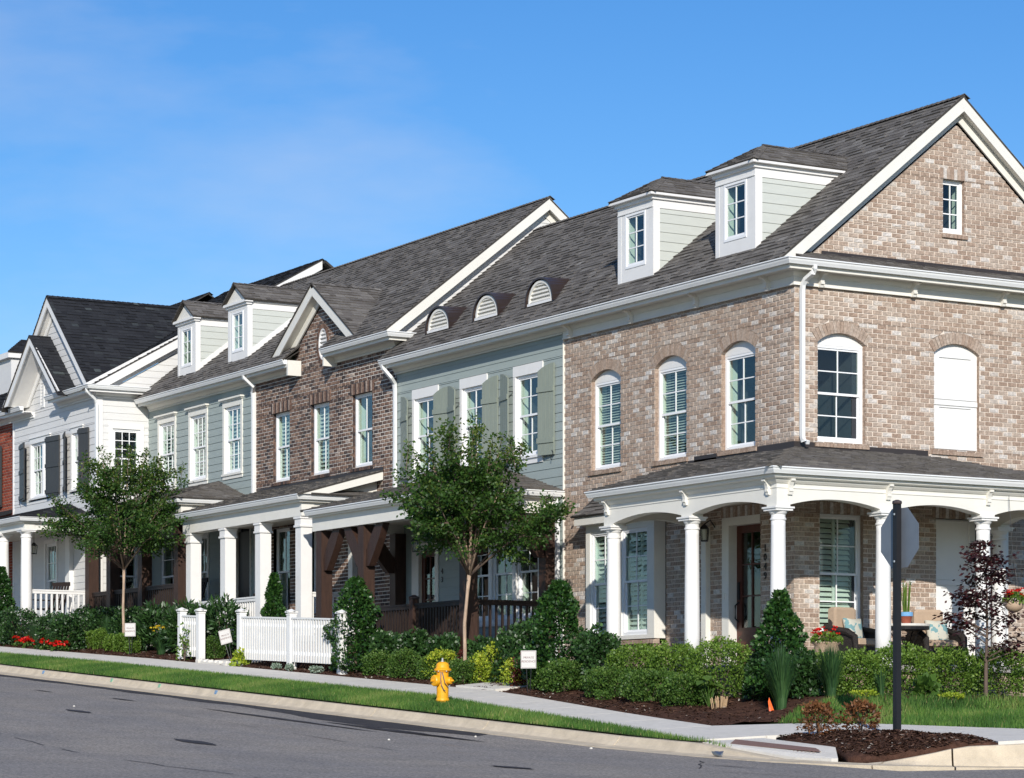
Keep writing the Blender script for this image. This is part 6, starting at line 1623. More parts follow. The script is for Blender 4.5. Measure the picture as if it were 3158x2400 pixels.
PLANTS = [
    ('front', -2.86, -2.65, 0.41, 0.54),
    ('front', -1.23, -2.75, 0.45, 0.50),
    ('front', 0.07, -2.85, 0.46, 0.51),
    ('front', 1.23, -2.95, 0.41, 0.50),
    ('front', -3.52, -2.60, 0.30, 0.46),
    ('box', -1.32, -2.25, 0.51, 0.87),
    ('box', -0.22, -2.25, 0.50, 0.94),
    ('box', 1.28, -2.35, 0.57, 0.99),
    ('holly', 2.84, -2.35, 0.45, 1.62),
    ('dark', 2.36, -2.35, 0.30, 0.79),
    ('dark', 3.28, -2.30, 0.29, 0.71),
    ('boxs', 2.95, -1.72, 0.37, 0.71),
    ('boxs', 2.95, -1.01, 0.42, 0.76),
    ('boxs', 2.95, -0.13, 0.53, 0.87),
    ('boxs', 2.95, 0.83, 0.48, 0.83),
    ('boxs', 2.95, 1.82, 0.49, 0.85),
    ('grass', 3.75, -3.02, 0.27, 0.98),
    ('grass', 3.95, -2.26, 0.24, 0.81),
    ('grass3', 4.00, -1.37, 0.19, 0.53),
    ('holly', -3.59, -2.35, 0.66, 1.85),
    ('dark', -4.68, -2.30, 0.37, 1.22),
    ('dark', -2.50, -2.20, 0.41, 1.15),
    ('dark', -5.44, -2.25, 0.32, 1.02),
    ('dark', -10.06, -2.30, 0.38, 0.81),
    ('dark', -8.87, -2.30, 0.37, 0.91),
    ('dark', -7.82, -2.25, 0.36, 0.87),
    ('dark', -6.49, -2.25, 0.29, 0.82),
    ('low', -9.63, -2.70, 0.34, 0.48),
    ('low', -8.51, -2.70, 0.33, 0.55),
    ('low', -6.17, -2.80, 0.33, 0.46),
    ('low', -7.59, -2.65, 0.27, 0.46),
    ('lime', -7.40, -2.55, 0.30, 0.57),
    ('lime', -5.53, -2.50, 0.22, 0.72),
    ('lime', -4.62, -2.60, 0.24, 0.53),
    ('lime', -5.96, -2.55, 0.17, 0.54),
    ('red', -4.40, -2.50, 0.25, 0.59),
    ('red', -6.67, -2.35, 0.24, 0.62),
    ('holly', -10.72, -2.62, 0.62, 1.85),
    ('holly', -15.61, -2.05, 0.31, 1.86),
    ('lance', -17.87, -2.20, 0.53, 1.38),
    ('lance', -19.95, -2.30, 0.40, 1.21),
    ('lance', -21.45, -2.30, 0.45, 1.15),
    ('lance', -19.21, -2.15, 0.33, 1.18),
    ('ball', -17.57, -2.55, 0.24, 0.65),
    ('ball', -25.35, -2.90, 0.19, 0.48),
    ('ball', -24.70, -2.90, 0.19, 0.47),
    ('ball', -24.03, -2.90, 0.18, 0.47),
    ('ball', -23.34, -2.90, 0.18, 0.56),
    ('ball', -22.69, -2.90, 0.18, 0.43),
    ('ball', -22.09, -2.90, 0.18, 0.49),
    ('ball', -21.35, -2.90, 0.18, 0.49),
    ('lily', -20.42, -2.60, 0.29, 0.65),
    ('redflower', -26.28, -3.75, 0.20, 0.28),
    ('redflower', -25.65, -3.75, 0.20, 0.30),
    ('redflower', -24.89, -3.75, 0.19, 0.34),
    ('redflower', -24.50, -3.75, 0.19, 0.35),
    ('redflower', -23.75, -3.75, 0.19, 0.38),
    ('hedge', -24.70, -2.20, 0.43, 1.00),
    ('hedge', -25.97, -2.20, 0.44, 0.94),
    ('hedge', -23.98, -3.50, 0.38, 0.95),
    ('hedge', -26.64, -3.70, 0.48, 0.99),
    ('hedge', -28.05, -3.70, 0.48, 1.03),
    ('hedge', -24.69, -3.60, 0.35, 0.93),
    ('hedge', -23.26, -2.20, 0.42, 1.07),
    ('fern', -25.16, -3.75, 0.47, 0.88),
    ('holly', -27.79, -3.75, 0.38, 1.90),
    ('dead', 7.30, -5.01, 0.21, 0.44),
    ('dead', 7.70, -4.63, 0.24, 0.45),
    ('stub', 2.08, -2.95, 0.09, 0.36),
    ('hosta', 1.73, -2.90, 0.19, 0.56),
    ('silver', -13.29, -3.10, 0.09, 0.13),
    ('silver', -12.67, -3.10, 0.08, 0.14),
    ('silver', -11.47, -3.10, 0.14, 0.15),
    ('vine', -15.16, -3.05, 0.19, 0.39),
    ('fvine', -17.95, -3.10, 0.16, 0.72),
    ('fern', -23.94, -2.50, 0.23, 0.82),
    ('tiny', -0.90, -3.15, 0.12, 0.03),
    ('tinyy', 4.25, -1.87, 0.14, -0.00),
    ('tinyy', 4.40, -0.34, 0.15, 0.02),
    ('tinyg', 4.10, -0.62, 0.13, 0.22),
]
CNT = {}
POS = {}
for kind, x, y, r, h in PLANTS: CNT[kind] = CNT.get(kind, 0) + 1
HOLLY = {2.84: "upright dark holly bush at the corner column of the brick porch", -3.59: "tall conical dark holly at the end of the brick house porch", -10.72: "conical dark holly at the end of the white picket fence", -15.61: "slim holly column growing between two square porch columns", -27.79: "dark holly bush at the photo's left edge by the round columns"}
ORD = ["first", "second", "third", "fourth", "fifth", "sixth", "seventh", "eighth", "ninth"]
def order(kind):
    """rank of each plant of a kind counted from the street corner"""
    xs = sorted([p[1] - p[2] * 0.001 for p in PLANTS if p[0] == kind], reverse=True)
    return xs
for kind, x, y, r, h in PLANTS:
    rk = order(kind).index(x - y * 0.001); nth = ORD[min(rk, 8)]
    if kind == "front": round_shrub("low_boxwood", f"low spreading boxwood at the mulch edge before the brick porch, {nth} from the street corner", "low boxwoods before the brick porch", x, y, r * 1.1, h * 1.05, "leaf_boxlow", 2600, 0.032, 0.012, spikes=30)
    elif kind == "box": round_shrub("boxwood", f"tall loose boxwood under the front porch arches, {nth} from the corner column", "tall boxwoods before the brick porch", x, y, r, h, "leaf_box", 3400, 0.033, 0.012, spikes=60, amp=0.18)
    elif kind == "boxs": round_shrub("boxwood", f"bright green boxwood along the side porch, {nth} from the right end" if False else f"bright green boxwood in the row along the side porch, {ORD[4 - [-1.72, -1.01, -0.13, 0.83, 1.82].index(y)]} from the photo's right edge", "boxwoods along the side porch", x, y, r, h, "leaf_box", 2800, 0.033, 0.012, spikes=50, amp=0.2)
    elif kind == "holly": cone_shrub("holly", HOLLY[x], "dark holly bushes", x, y, r, h, n=int(2200 + 1500 * h * r))
    elif kind == "dark":
        where = "beside the corner holly" if x > 2 else ("beside the path at the brick house" if x > -6 else "below the dark timber railing")
        round_shrub("dark_shrub", f"glossy dark shrub {where}, {nth} such shrub from the corner", "glossy dark shrubs at the porches", x, y, r, h, "leaf_dark", 2200, 0.055, 0.02, amp=0.3)
    elif kind == "low": round_shrub("low_boxwood", f"small green mound shrub behind the hydrant, {nth} from the brick house", "small shrubs behind the hydrant", x, y, r, h, "leaf_boxlow", 1900, 0.03, 0.011, spikes=24)
    elif kind == "lime": round_shrub("lime_spirea", f"yellow green spirea by the young tree, {nth} from the brick house", "lime coloured spireas", x, y, r, h, "leaf_lime", 620, 0.035, 0.010, spikes=26, amp=0.55)
    elif kind == "red": round_shrub("red_shrub", "dark red leaved shrub behind the standing sign" if x > -5 else "dark red leaved shrub at the foot of the near tree trunk", "dark red shrubs", x, y, r, h, "leaf_red", 900, 0.035, 0.014, spikes=20, amp=0.4)
    elif kind == "lance": round_shrub("laurel", f"large narrow leaved laurel by the white fence and square columns, {nth} from the corner", "narrow leaved laurels", x, y, r, h, "leaf_dark", 1300, 0.13, 0.018, amp=0.3)
    elif kind == "ball":
        if x > -19: round_shrub("boxwood_ball", "single clipped boxwood ball between the two fence pieces", None, x, y, r, h * 0.85, "leaf_boxlow", 1500, 0.028, 0.011, amp=0.12)
        else: round_shrub("boxwood_ball", f"clipped boxwood ball in the row before the far tree, {ORD[rk - 1]} from the fence", "clipped boxwood balls in a row", x, y, r, h, "leaf_box", 1200, 0.03, 0.012, amp=0.12)
    elif kind == "hedge": round_shrub("hedge_shrub", f"dark hedge shrub before the far porches, {nth} from the white fence", "dark hedge before the far porches", x, y, r * 1.15, h, "leaf_dark", 1800, 0.05, 0.018, amp=0.25)
    elif kind == "fern": strap_plant("feathery_grass", "feathery pale green grass clump behind the red flowers" if x < -24.6 else "feathery grass clump behind the boxwood balls", "grass clump", None, x, y, r, h, "leaf_blade", 420, 0.006, 0.5)
    elif kind == "grass": strap_plant("ornamental_grass", "tall fountain grass with orange flag at its foot" if x < 3.9 else "tall dark fountain grass below the potted geranium", "ornamental grass", "ornamental grasses in the corner bed", x, y, r * 1.2, h * 1.05, "leaf_blade", 560, 0.007, 0.35)
    elif kind == "grass3": strap_plant("ornamental_grass", "thin sparse fountain grass beside the sign pole", "ornamental grass", "ornamental grasses in the corner bed", x, y, r, h, "leaf_blade", 60, 0.007, 0.3)
    elif kind == "lily":
        S = strap_plant("daylily", "daylily clump with yellow flowers beside the short white fence", "flowers", None, x, y, r * 1.2, h * 0.9, "leaf_blade", 260, 0.011, 0.9)
        clump_flowers(S, x, y, r * 1.0, G(x, y) + h * 0.95, 24, "petal_yellow", 0.055)
    elif kind == "redflower":
        z = G(x, y) + 0.03
        S = thing("red_flowers", (x, y, z), f"low clump of bright red flowers on the mulch, {nth} from the boxwood balls", "flowers", "bright red flower clumps")
        d = blob_dirs(260); d[:, 2] = abs(d[:, 2]); P = np.stack([x + d[:, 0] * r * 1.2, y + d[:, 1] * r, z + d[:, 2] * 0.13], 1)
        leaf_pts(P, d + np.array([0, 0, 0.4]), 0.05, 0.02, "foliage", "leaf_boxlow", S); clump_flowers(S, x, y, r * 1.25, z + 0.17, 44, "petal_red", 0.06, zs=0.06)
    elif kind == "dead": round_shrub("dead_shrub", "dried brown shrub, smaller of the two on the corner mulch" if x < 7.5 else "dried brown shrub, the one nearer to the black sign pole", "dried brown shrubs", x, y, r * 1.1, h, "leaf_brown", 420, 0.05, 0.009, amp=0.45, spikes=26)
    elif kind == "silver": round_shrub("silver_plant", f"tiny silver leaved plant at the foot of the fence, {nth} from the holly", "silver plants along the fence", x, y, r, h, "leaf_silver", 200, 0.03, 0.009)
    elif kind == "vine": round_shrub("vine", "lime green trailing vine at the open end of the long fence", None, x, y, r, h * 0.85, "leaf_lime", 200, 0.06, 0.02, cat="vine", amp=0.5)
    elif kind == "fvine": round_shrub("vine", "thin green vine climbing the short piece of white fence", None, x, y, r * 0.8, h * 1.1, "leaf_box", 90, 0.06, 0.02, cat="vine", amp=0.7)
    elif kind == "tiny": round_shrub("seedling", "tiny green seedling shrub alone on the mulch", None, x, y, 0.13, 0.16, "leaf_boxlow", 300, 0.03, 0.011)
    elif kind == "tinyy": round_shrub("yellow_sedum", "flat yellow sedum patch beside the sign pole" if y < -1 else "flat yellow sedum patch below the red maple", "yellow sedum patches", x, y, 0.2, 0.09, "leaf_lime", 260, 0.03, 0.01)
    elif kind == "tinyg": round_shrub("leafy_plant", "broad leaved green plant between pole and red maple", None, x, y, 0.14, 0.28, "leaf_boxlow", 60, 0.12, 0.05, amp=0.3)
    elif kind == "hosta":
        z = G(x, y) + 0.03; S = thing("hosta", (x, y, z), "large leaved hosta at the edge of the low boxwoods", "plant")
        for k in range(9):
            a = 6.28 * k / 9 + rnd.random() * 0.4; q = rnd.uniform(0.12, 0.24); zz = z + rnd.uniform(0.28, 0.45)
            def lf(m):
                c = Vector((x + q * math.cos(a), y + q * math.sin(a), zz)); t = Vector((math.cos(a), math.sin(a), -0.35)); s = Vector((-math.sin(a), math.cos(a), 0))
                ring = [(-0.09, 0.0), (-0.05, 0.06), (0.02, 0.075), (0.08, 0.05), (0.13, 0.0), (0.08, -0.05), (0.02, -0.075), (-0.05, -0.06)]
                m.face([tuple(c + t * u + s * v + Vector((0, 0, abs(v) * 0.35))) for u, v in ring], rnd.uniform(0.4, 0.8))
            one("leaf", "leaf_boxlow", S, lf); one("stem", "leaf_boxlow", S, lambda m: m.tube([(x, y, z), (x + q * 0.6 * math.cos(a), y + q * 0.6 * math.sin(a), zz - 0.02)], 0.007, 5))
    elif kind == "stub":
        z = G(x, y) + 0.03; S = thing("cut_grass", (x, y, z), "tan stubble of a cut back grass clump on mulch", "grass clump")
        for k in range(46):
            a, q = rnd.uniform(0, 6.28), 0.11 * math.sqrt(rnd.random()); 
            one("stalk", "straw", S, lambda m: m.tube([(x + q * math.cos(a), y + q * math.sin(a), z), (x + 1.25 * q * math.cos(a), y + 1.25 * q * math.sin(a), z + rnd.uniform(0.13, 0.2))], 0.006, 4))

def myrtle(name, label, x, y, zt, zc, rz, rx, lean, seed, matn="leaf_myrtle", bark="bark_pale", nleaf=25000, ncl=144):
    r_ = np.random.RandomState(seed); z0 = G(x, y); T = thing(name, (x, y, z0), label, "tree", "young street trees" if matn == "leaf_myrtle" else None)
    top = Vector((x + lean[0], y + lean[1], zt))
    one("trunk", bark, T, lambda m: m.tube([(x, y, z0 - 0.1), (x + 0.01, y, z0 + 0.6), (x + lean[0] * 0.3 - 0.03, y, z0 + (zt - z0) * 0.55), (x + lean[0] * 0.7, y + lean[1] * 0.5, zt - 0.35), top], [0.042, 0.034, 0.032, 0.03, 0.038], 10), smooth=True)
    # leaders fan out of the fork, side twigs leave them, leaves hang along the twigs
    segs = []
    nl = 16
    for k in range(nl):
        a = 6.283 * k / nl + r_.uniform(-0.25, 0.25); inc = 0.1 + 0.9 * r_.uniform(0, 1) ** 1.25
        q = rx * (0.45 + 0.6 * inc) * r_.uniform(0.8, 1.05)
        zz = zc + rz * (1.0 - 1.45 * inc ** 1.2) * r_.uniform(0.85, 1.08)
        e = Vector((top.x + q * math.cos(a) * (0.35 + 0.65 * inc), top.y + q * math.sin(a) * (0.35 + 0.65 * inc), zz))
        mid = top.lerp(e, 0.45) + Vector((0, 0, 0.10 * rz))
        one("branch", bark if k % 3 == 0 else "bark_dark", T, lambda m: m.tube([top - Vector((0, 0, 0.05)), mid, e], [0.022, 0.013, 0.005], 7), smooth=True)
        for j in range(ncl // nl):
            t = r_.uniform(0.28, 1.0); p = (top.lerp(mid, t / 0.45) if t < 0.45 else mid.lerp(e, (t - 0.45) / 0.55))
            b = a + r_.uniform(-1.5, 1.5); ln = rx * r_.uniform(0.22, 0.5) * (1.15 - 0.5 * t)
            up_ = r_.uniform(-0.35, 0.75) if t < 0.8 else r_.uniform(0.1, 1.0)
            segs.append((p, p + Vector((math.cos(b) * ln, math.sin(b) * ln, up_ * ln)), False))
        segs.append((mid.lerp(e, 0.55), e + (e - mid).normalized() * r_.uniform(0.12, 0.34) + Vector((0, 0, 0.08)), True))
    for k in range(10):   # upright summer shoots
        a = r_.uniform(0, 6.28); q = rx * r_.uniform(0.1, 0.75); p = Vector((top.x + q * math.cos(a), top.y + q * math.sin(a), zc + rz * (0.85 - 0.45 * (q / rx) ** 2)))
        segs.append((p - Vector((0, 0, 0.25)), p + Vector((r_.uniform(-0.1, 0.1), r_.uniform(-0.1, 0.1), r_.uniform(0.15, 0.42))), True))
    P, D, tt = [], [], []
    tot = sum((b - a_).length * (0.45 if sh else 1) for a_, b, sh in segs)
    for a_, b, sh in segs:
        one("twig", "bark_dark", T, lambda m: m.tube([a_, a_.lerp(b, 0.5) + Vector((0, 0, 0.02)), b], [0.008, 0.006, 0.003], 5))
        k = max(20, int(nleaf * (b - a_).length * (0.45 if sh else 1) / tot)); s_ = r_.uniform(0.1, 1.08, (k, 1))
        w = 0.05 if sh else r_.uniform(0.08, 0.15)
        g = r_.normal(0, 1, (k, 3)) * np.array([w, w, w * 0.62]) * (1.15 - 0.55 * s_)
        P.append(np.array(a_) + (np.array(b) - np.array(a_)) * s_ + g); dd = np.array((b - a_).normalized())
        D.append(g / (np.linalg.norm(g, axis=1)[:, None] + 1e-6) * 0.9 + dd * 0.5 + np.array([0, 0, -0.12]))
        young = 0.25 if (sh or b.z > zc + rz * 0.6) else 0.0
        tt.append(np.clip(r_.normal(0.42 + young, 0.22, k), 0, 1))
    leaf_pts(np.concatenate(P), np.concatenate(D), 0.072, 0.024, "crown", matn, T, tint=np.concatenate(tt), jitter=0.55)
    return T
myrtle("young_tree", "young leafy tree with pale bare trunk before the dark timber porch", -6.43, -2.6, 4.20, 5.50, 1.20, 1.72, (0.08, 0.05), 3)
myrtle("young_tree", "young leafy tree with pale trunk rising from the clipped boxwood row", -22.3, -2.75, 5.10, 6.50, 1.28, 1.8, (0.03, 0.0), 8)

def maple(x, y):
    z0 = G(x, y); T = thing("japanese_maple", (x, y, z0), "small dark red maple before the side porch column", "tree"); r_ = np.random.RandomState(21)
    one("trunk", "bark_dark", T, lambda m: m.tube([(x, y, z0 - 0.05), (x - 0.01, y + 0.01, z0 + 0.5), (x + 0.03, y, z0 + 1.1), (x, y + 0.02, z0 + 1.7), (x - 0.06, y - 0.02, z0 + 2.45)], [0.035, 0.028, 0.02, 0.012, 0.005], 7))
    P, D = [], []
    for k in range(58):
        t = r_.uniform(0.05, 1.0); zb = z0 + 0.78 + t * 1.62; a = r_.uniform(0, 6.283); rad = (0.78 * (1 - t) ** 0.75 + 0.08) * r_.uniform(0.45, 1.0)
        e = Vector((x + rad * math.cos(a), y + rad * math.sin(a), zb + 0.10 * r_.uniform(-1, 1))); s = Vector((x, y, zb - rad * 0.45))
        one("branch", "bark_dark", T, lambda m: m.tube([s, s.lerp(e, 0.6) + Vector((0, 0, 0.03)), e], [0.010, 0.007, 0.003], 5))
        n = 42; u = r_.uniform(0.45, 1.1, (n, 1)); g = r_.normal(0, 1, (n, 3)) * np.array([0.10, 0.10, 0.028])
        P.append(np.array(s) + (np.array(e) - np.array(s)) * u + g); D.append(np.stack([np.cos(a) + r_.normal(0, 0.8, n), np.sin(a) + r_.normal(0, 0.8, n), r_.normal(-0.25, 0.2, n)], 1))
    leaf_pts(np.concatenate(P), np.concatenate(D), 0.085, 0.02, "crown", "leaf_maple", T, jitter=0.2)
maple(3.6, 1.0)

# ================================================================== STREET FURNITURE
def hydrant(x, y):
    z = G(x, y) + 0.01; H = thing("fire_hydrant", (x, y, z), "yellow fire hydrant standing in the grass verge", "hydrant")
    b = one("barrel", "hydrant_yellow", H, lambda m: m.lathe((x, y, z), [(0.10, -0.05), (0.10, 0.02), (0.112, 0.05), (0.104, 0.075), (0.098, 0.09), (0.098, 0.50), (0.112, 0.51), (0.112, 0.53)], 26), smooth=False)
    one("bonnet", "hydrant_yellow", H, lambda m: m.lathe((x, y, z), [(0.14, 0.532), (0.142, 0.56), (0.115, 0.572), (0.108, 0.585), (0.105, 0.625), (0.092, 0.652), (0.06, 0.672), (0.0, 0.68)], 26))
    one("operating_nut", "steel", H, lambda m: (m.lathe((x, y, z), [(0.03, 0.678), (0.03, 0.695), (0.018, 0.698), (0.018, 0.735), (0.008, 0.742)], 5)))
    for ang, R_, ln in ((-235, 0.083, 0.15), (-118, 0.055, 0.13), (62, 0.055, 0.13)):
        # pumper nozzle toward lower left of view, hose nozzles either side
        a = math.radians(ang + 150); d = Vector((math.cos(a), math.sin(a), 0)); s = Vector((-d.y, d.x, 0)); c = Vector((x, y, z + 0.37))
        def ring(r, t, n=18): return [tuple(c + d * t + s * r * math.cos(2 * math.pi * k / n) + Vector((0, 0, 1)) * r * math.sin(2 * math.pi * k / n)) for k in range(n)]
        nz1 = one("nozzle", "hydrant_yellow", H, lambda m: m.rings([ring(R_ * 0.92, 0.05), ring(R_ * 0.92, ln - 0.03), ring(R_ * 1.0, ln - 0.028)]))
        one("cap", "hydrant_yellow", nz1, lambda m: m.rings([ring(R_ * 1.12, ln - 0.03), ring(R_ * 1.12, ln + 0.015), ring(R_ * 1.0, ln + 0.03), ring(R_ * 0.5, ln + 0.034)]))
        one("cap_nut", "hydrant_yellow", nz1, lambda m: m.rings([ring(0.022, ln + 0.03, 5), ring(0.017, ln + 0.075, 5)]))
    for pts in ([(0.10, -0.06, 0.50), (0.125, -0.05, 0.42), (0.13, -0.03, 0.33), (0.115, 0.03, 0.27), (0.12, 0.07, 0.29)], [(0.08, -0.075, 0.51), (0.09, -0.085, 0.40), (0.10, -0.08, 0.30), (0.13, -0.05, 0.22), (0.15, -0.03, 0.20)]):
        one("chain", "steel", H, lambda m: m.tube([(x + p[0], y + p[1], z + p[2]) for p in pts], 0.008, 5))
    for k in range(6):
        a = 6.283 * k / 6; one("bolt", "steel", H, lambda m: m.lathe((x + 0.128 * math.cos(a), y + 0.128 * math.sin(a), z + 0.515), [(0.012, 0), (0.012, 0.016)], 6))
hydrant(-2.45, -5.25)

def stop_sign(x, y):
    z = G(x, y) + 0.06; S = thing("stop_sign", (x, y, z), "octagonal street sign seen from behind on a black square pole", "street sign")
    one("pole", "iron_black", S, lambda m: m.box(x - 0.038, x + 0.038, y - 0.038, y + 0.038, z - 0.3, z + 2.93))
    one("pole_cap", "copper_brown", S, lambda m: m.lathe((x, y, z + 2.93), [(0.06, 0), (0.066, 0.015), (0.06, 0.04), (0.02, 0.055)], 10))
    R = 0.412; cz = z + 2.50; f = Fr((x, y + 0.041, 0), (1, 0, 0), (0, 1, 0))
    oct_ = [(R * math.cos(math.pi / 8 + math.pi / 4 * k), cz + R * math.sin(math.pi / 8 + math.pi / 4 * k)) for k in range(8)]
    p = one("plate", "aluminium_back", S, lambda m: f.poly(m, oct_, 0.0, 0.004))
    one("face", "sign_red", S, lambda m: f.poly(m, [(a * 0.97, cz + (b - cz) * 0.97) for a, b in oct_], 0.0042, 0.006))
    for dz in (0.30, -0.30): one("bolt", "steel", p, lambda m: m.lathe((x, y - 0.046, cz + dz), [(0.014, -0.012), (0.014, 0.012)], 8))
stop_sign(8.6, -4.74)

def card_sign(x, y, rz, label, h=0.30, tilt=0.0):
    z = G(x, y) + 0.03; S = thing("private_sign", (x, y, z), label, "sign", "white private residence cards on stakes")
    M = Matrix.Translation((x, y, z)) @ Matrix.Rotation(rz, 4, 'Z') @ Matrix.Rotation(tilt, 4, 'Y')
    def T(p): return tuple(M @ Vector(p))
    def bx(m, a0, a1, b0, b1, c0, c1): m.hexa([T(p) for p in ((a0, b0, c0), (a1, b0, c0), (a1, b1, c0), (a0, b1, c0), (a0, b0, c1), (a1, b0, c1), (a1, b1, c1), (a0, b1, c1))])
    one("card", "card_white", S, lambda m: bx(m, -0.135, 0.135, -0.008, 0.008, h, h + 0.30)); one("border", "card_ink", S, lambda m: [bx(m, *q) for q in ((-0.125, 0.125, -0.0095, -0.0082, h + 0.012, h + 0.015), (-0.125, 0.125, -0.0095, -0.0082, h + 0.285, h + 0.288), (-0.125, -0.122, -0.0095, -0.0082, h + 0.015, h + 0.285), (0.122, 0.125, -0.0095, -0.0082, h + 0.015, h + 0.285))])
    for s in (-0.05, 0.05): one("stake", "iron_black", S, lambda m: m.tube([T((s * 0.3, 0.012, -0.05)), T((s, 0.012, h + 0.12))], 0.007, 5))
    B = Matrix(((1, 0, 0, 0), (0, 0, -1, -0.0085), (0, 1, 0, 0), (0, 0, 0, 1)))
    for s, zz in (("PRIVATE", h + 0.18), ("RESIDENCE", h + 0.115)):
        text_obj("lettering", s, 0.05, "card_ink", S, M @ Matrix.Translation((0, 0, zz)) @ B, shear=0.15, extrude=0.0006)
card_sign(-3.30, -3.12, math.radians(42), "white private residence card on black stakes beside the brick house path", 0.42)
card_sign(-21.15, -3.05, math.radians(40), "white private residence card standing before the far tree trunk", 0.42)
card_sign(-16.2, -2.78, math.radians(38), "tilted white private residence card beside the opening in the fence", 0.42, math.radians(-14))

def fence(label, posts, y, zt, name="picket_fence"):
    f = thing(name, (posts[0], y, G(posts[0], y)), label, "fence", "white picket fence pieces")
    for x in posts:
        t = zt(x); g = G(x, y) - 0.1
        p = one("post", "paint_white", f, lambda m: m.box(x - 0.075, x + 0.075, y - 0.075, y + 0.075, g, t - 0.09))
        one("cap", "paint_white", p, lambda m: (m.box(x - 0.085, x + 0.085, y - 0.085, y + 0.085, t - 0.12, t - 0.095), m.box(x - 0.10, x + 0.10, y - 0.10, y + 0.10, t - 0.075, t - 0.045), m.lathe((x, y, t - 0.045), [(0.142, 0), (0.01, 0.05)], 4)))
        # square the pyramid cap to the post
    for a, b in zip(posts[:-1], posts[1:]):
        def bar(m, z0, z1, hw): m.hexa([(a + 0.075, y - hw, zt(a) + z0), (b - 0.075, y - hw, zt(b) + z0), (b - 0.075, y + hw, zt(b) + z0), (a + 0.075, y + hw, zt(a) + z0), (a + 0.075, y - hw, zt(a) + z1), (b - 0.075, y - hw, zt(b) + z1), (b - 0.075, y + hw, zt(b) + z1), (a + 0.075, y + hw, zt(a) + z1)])
        one("rail", "paint_white", f, lambda m: bar(m, -0.20, -0.165, 0.055)); one("rail", "paint_white", f, lambda m: bar(m, -0.36, -0.30, 0.022)); one("rail", "paint_white", f, lambda m: bar(m, -0.92, -0.85, 0.022))
        n = int((b - a - 0.15) / 0.112)
        for k in range(n):
            x = a + 0.075 + (b - a - 0.15) * (k + 0.5) / n; t = zt(x)
            one("picket", "paint_white", f, lambda m: m.box(x - 0.029, x + 0.029, y - 0.045, y - 0.0225, t - 1.06, t - 0.201))
zt_f = lambda x: 4.02 - 0.043 * (x + 18.3)
fence("short white picket fence piece with a vine on it", [-18.42, -17.42], -2.95, zt_f)
fence("long white picket fence piece running to the conical holly", [-15.3, -12.9, -10.65], -2.95, lambda x: zt_f(x))
for k in range(7):
    x, y = -17.1 + 0.28 * k, -3.1 + 0.03 * math.sin(k * 3)
    o = one("edging_stone", "concrete_walk", None, lambda m: m.rings([[(x + q * 0.14 * math.cos(t * 1.047), y + q * 0.09 * math.sin(t * 1.047), G(x, y) + zz + 0.01 * math.sin(t * 2 + k)) for t in range(6)] for q, zz in ((1.0, 0.0), (1.0, 0.07), (0.8, 0.10))]))
    props(o, f"pale flat edging stone in the fence opening, {ORD[k]} from the short fence", "stone", "edging stones at the fence opening")

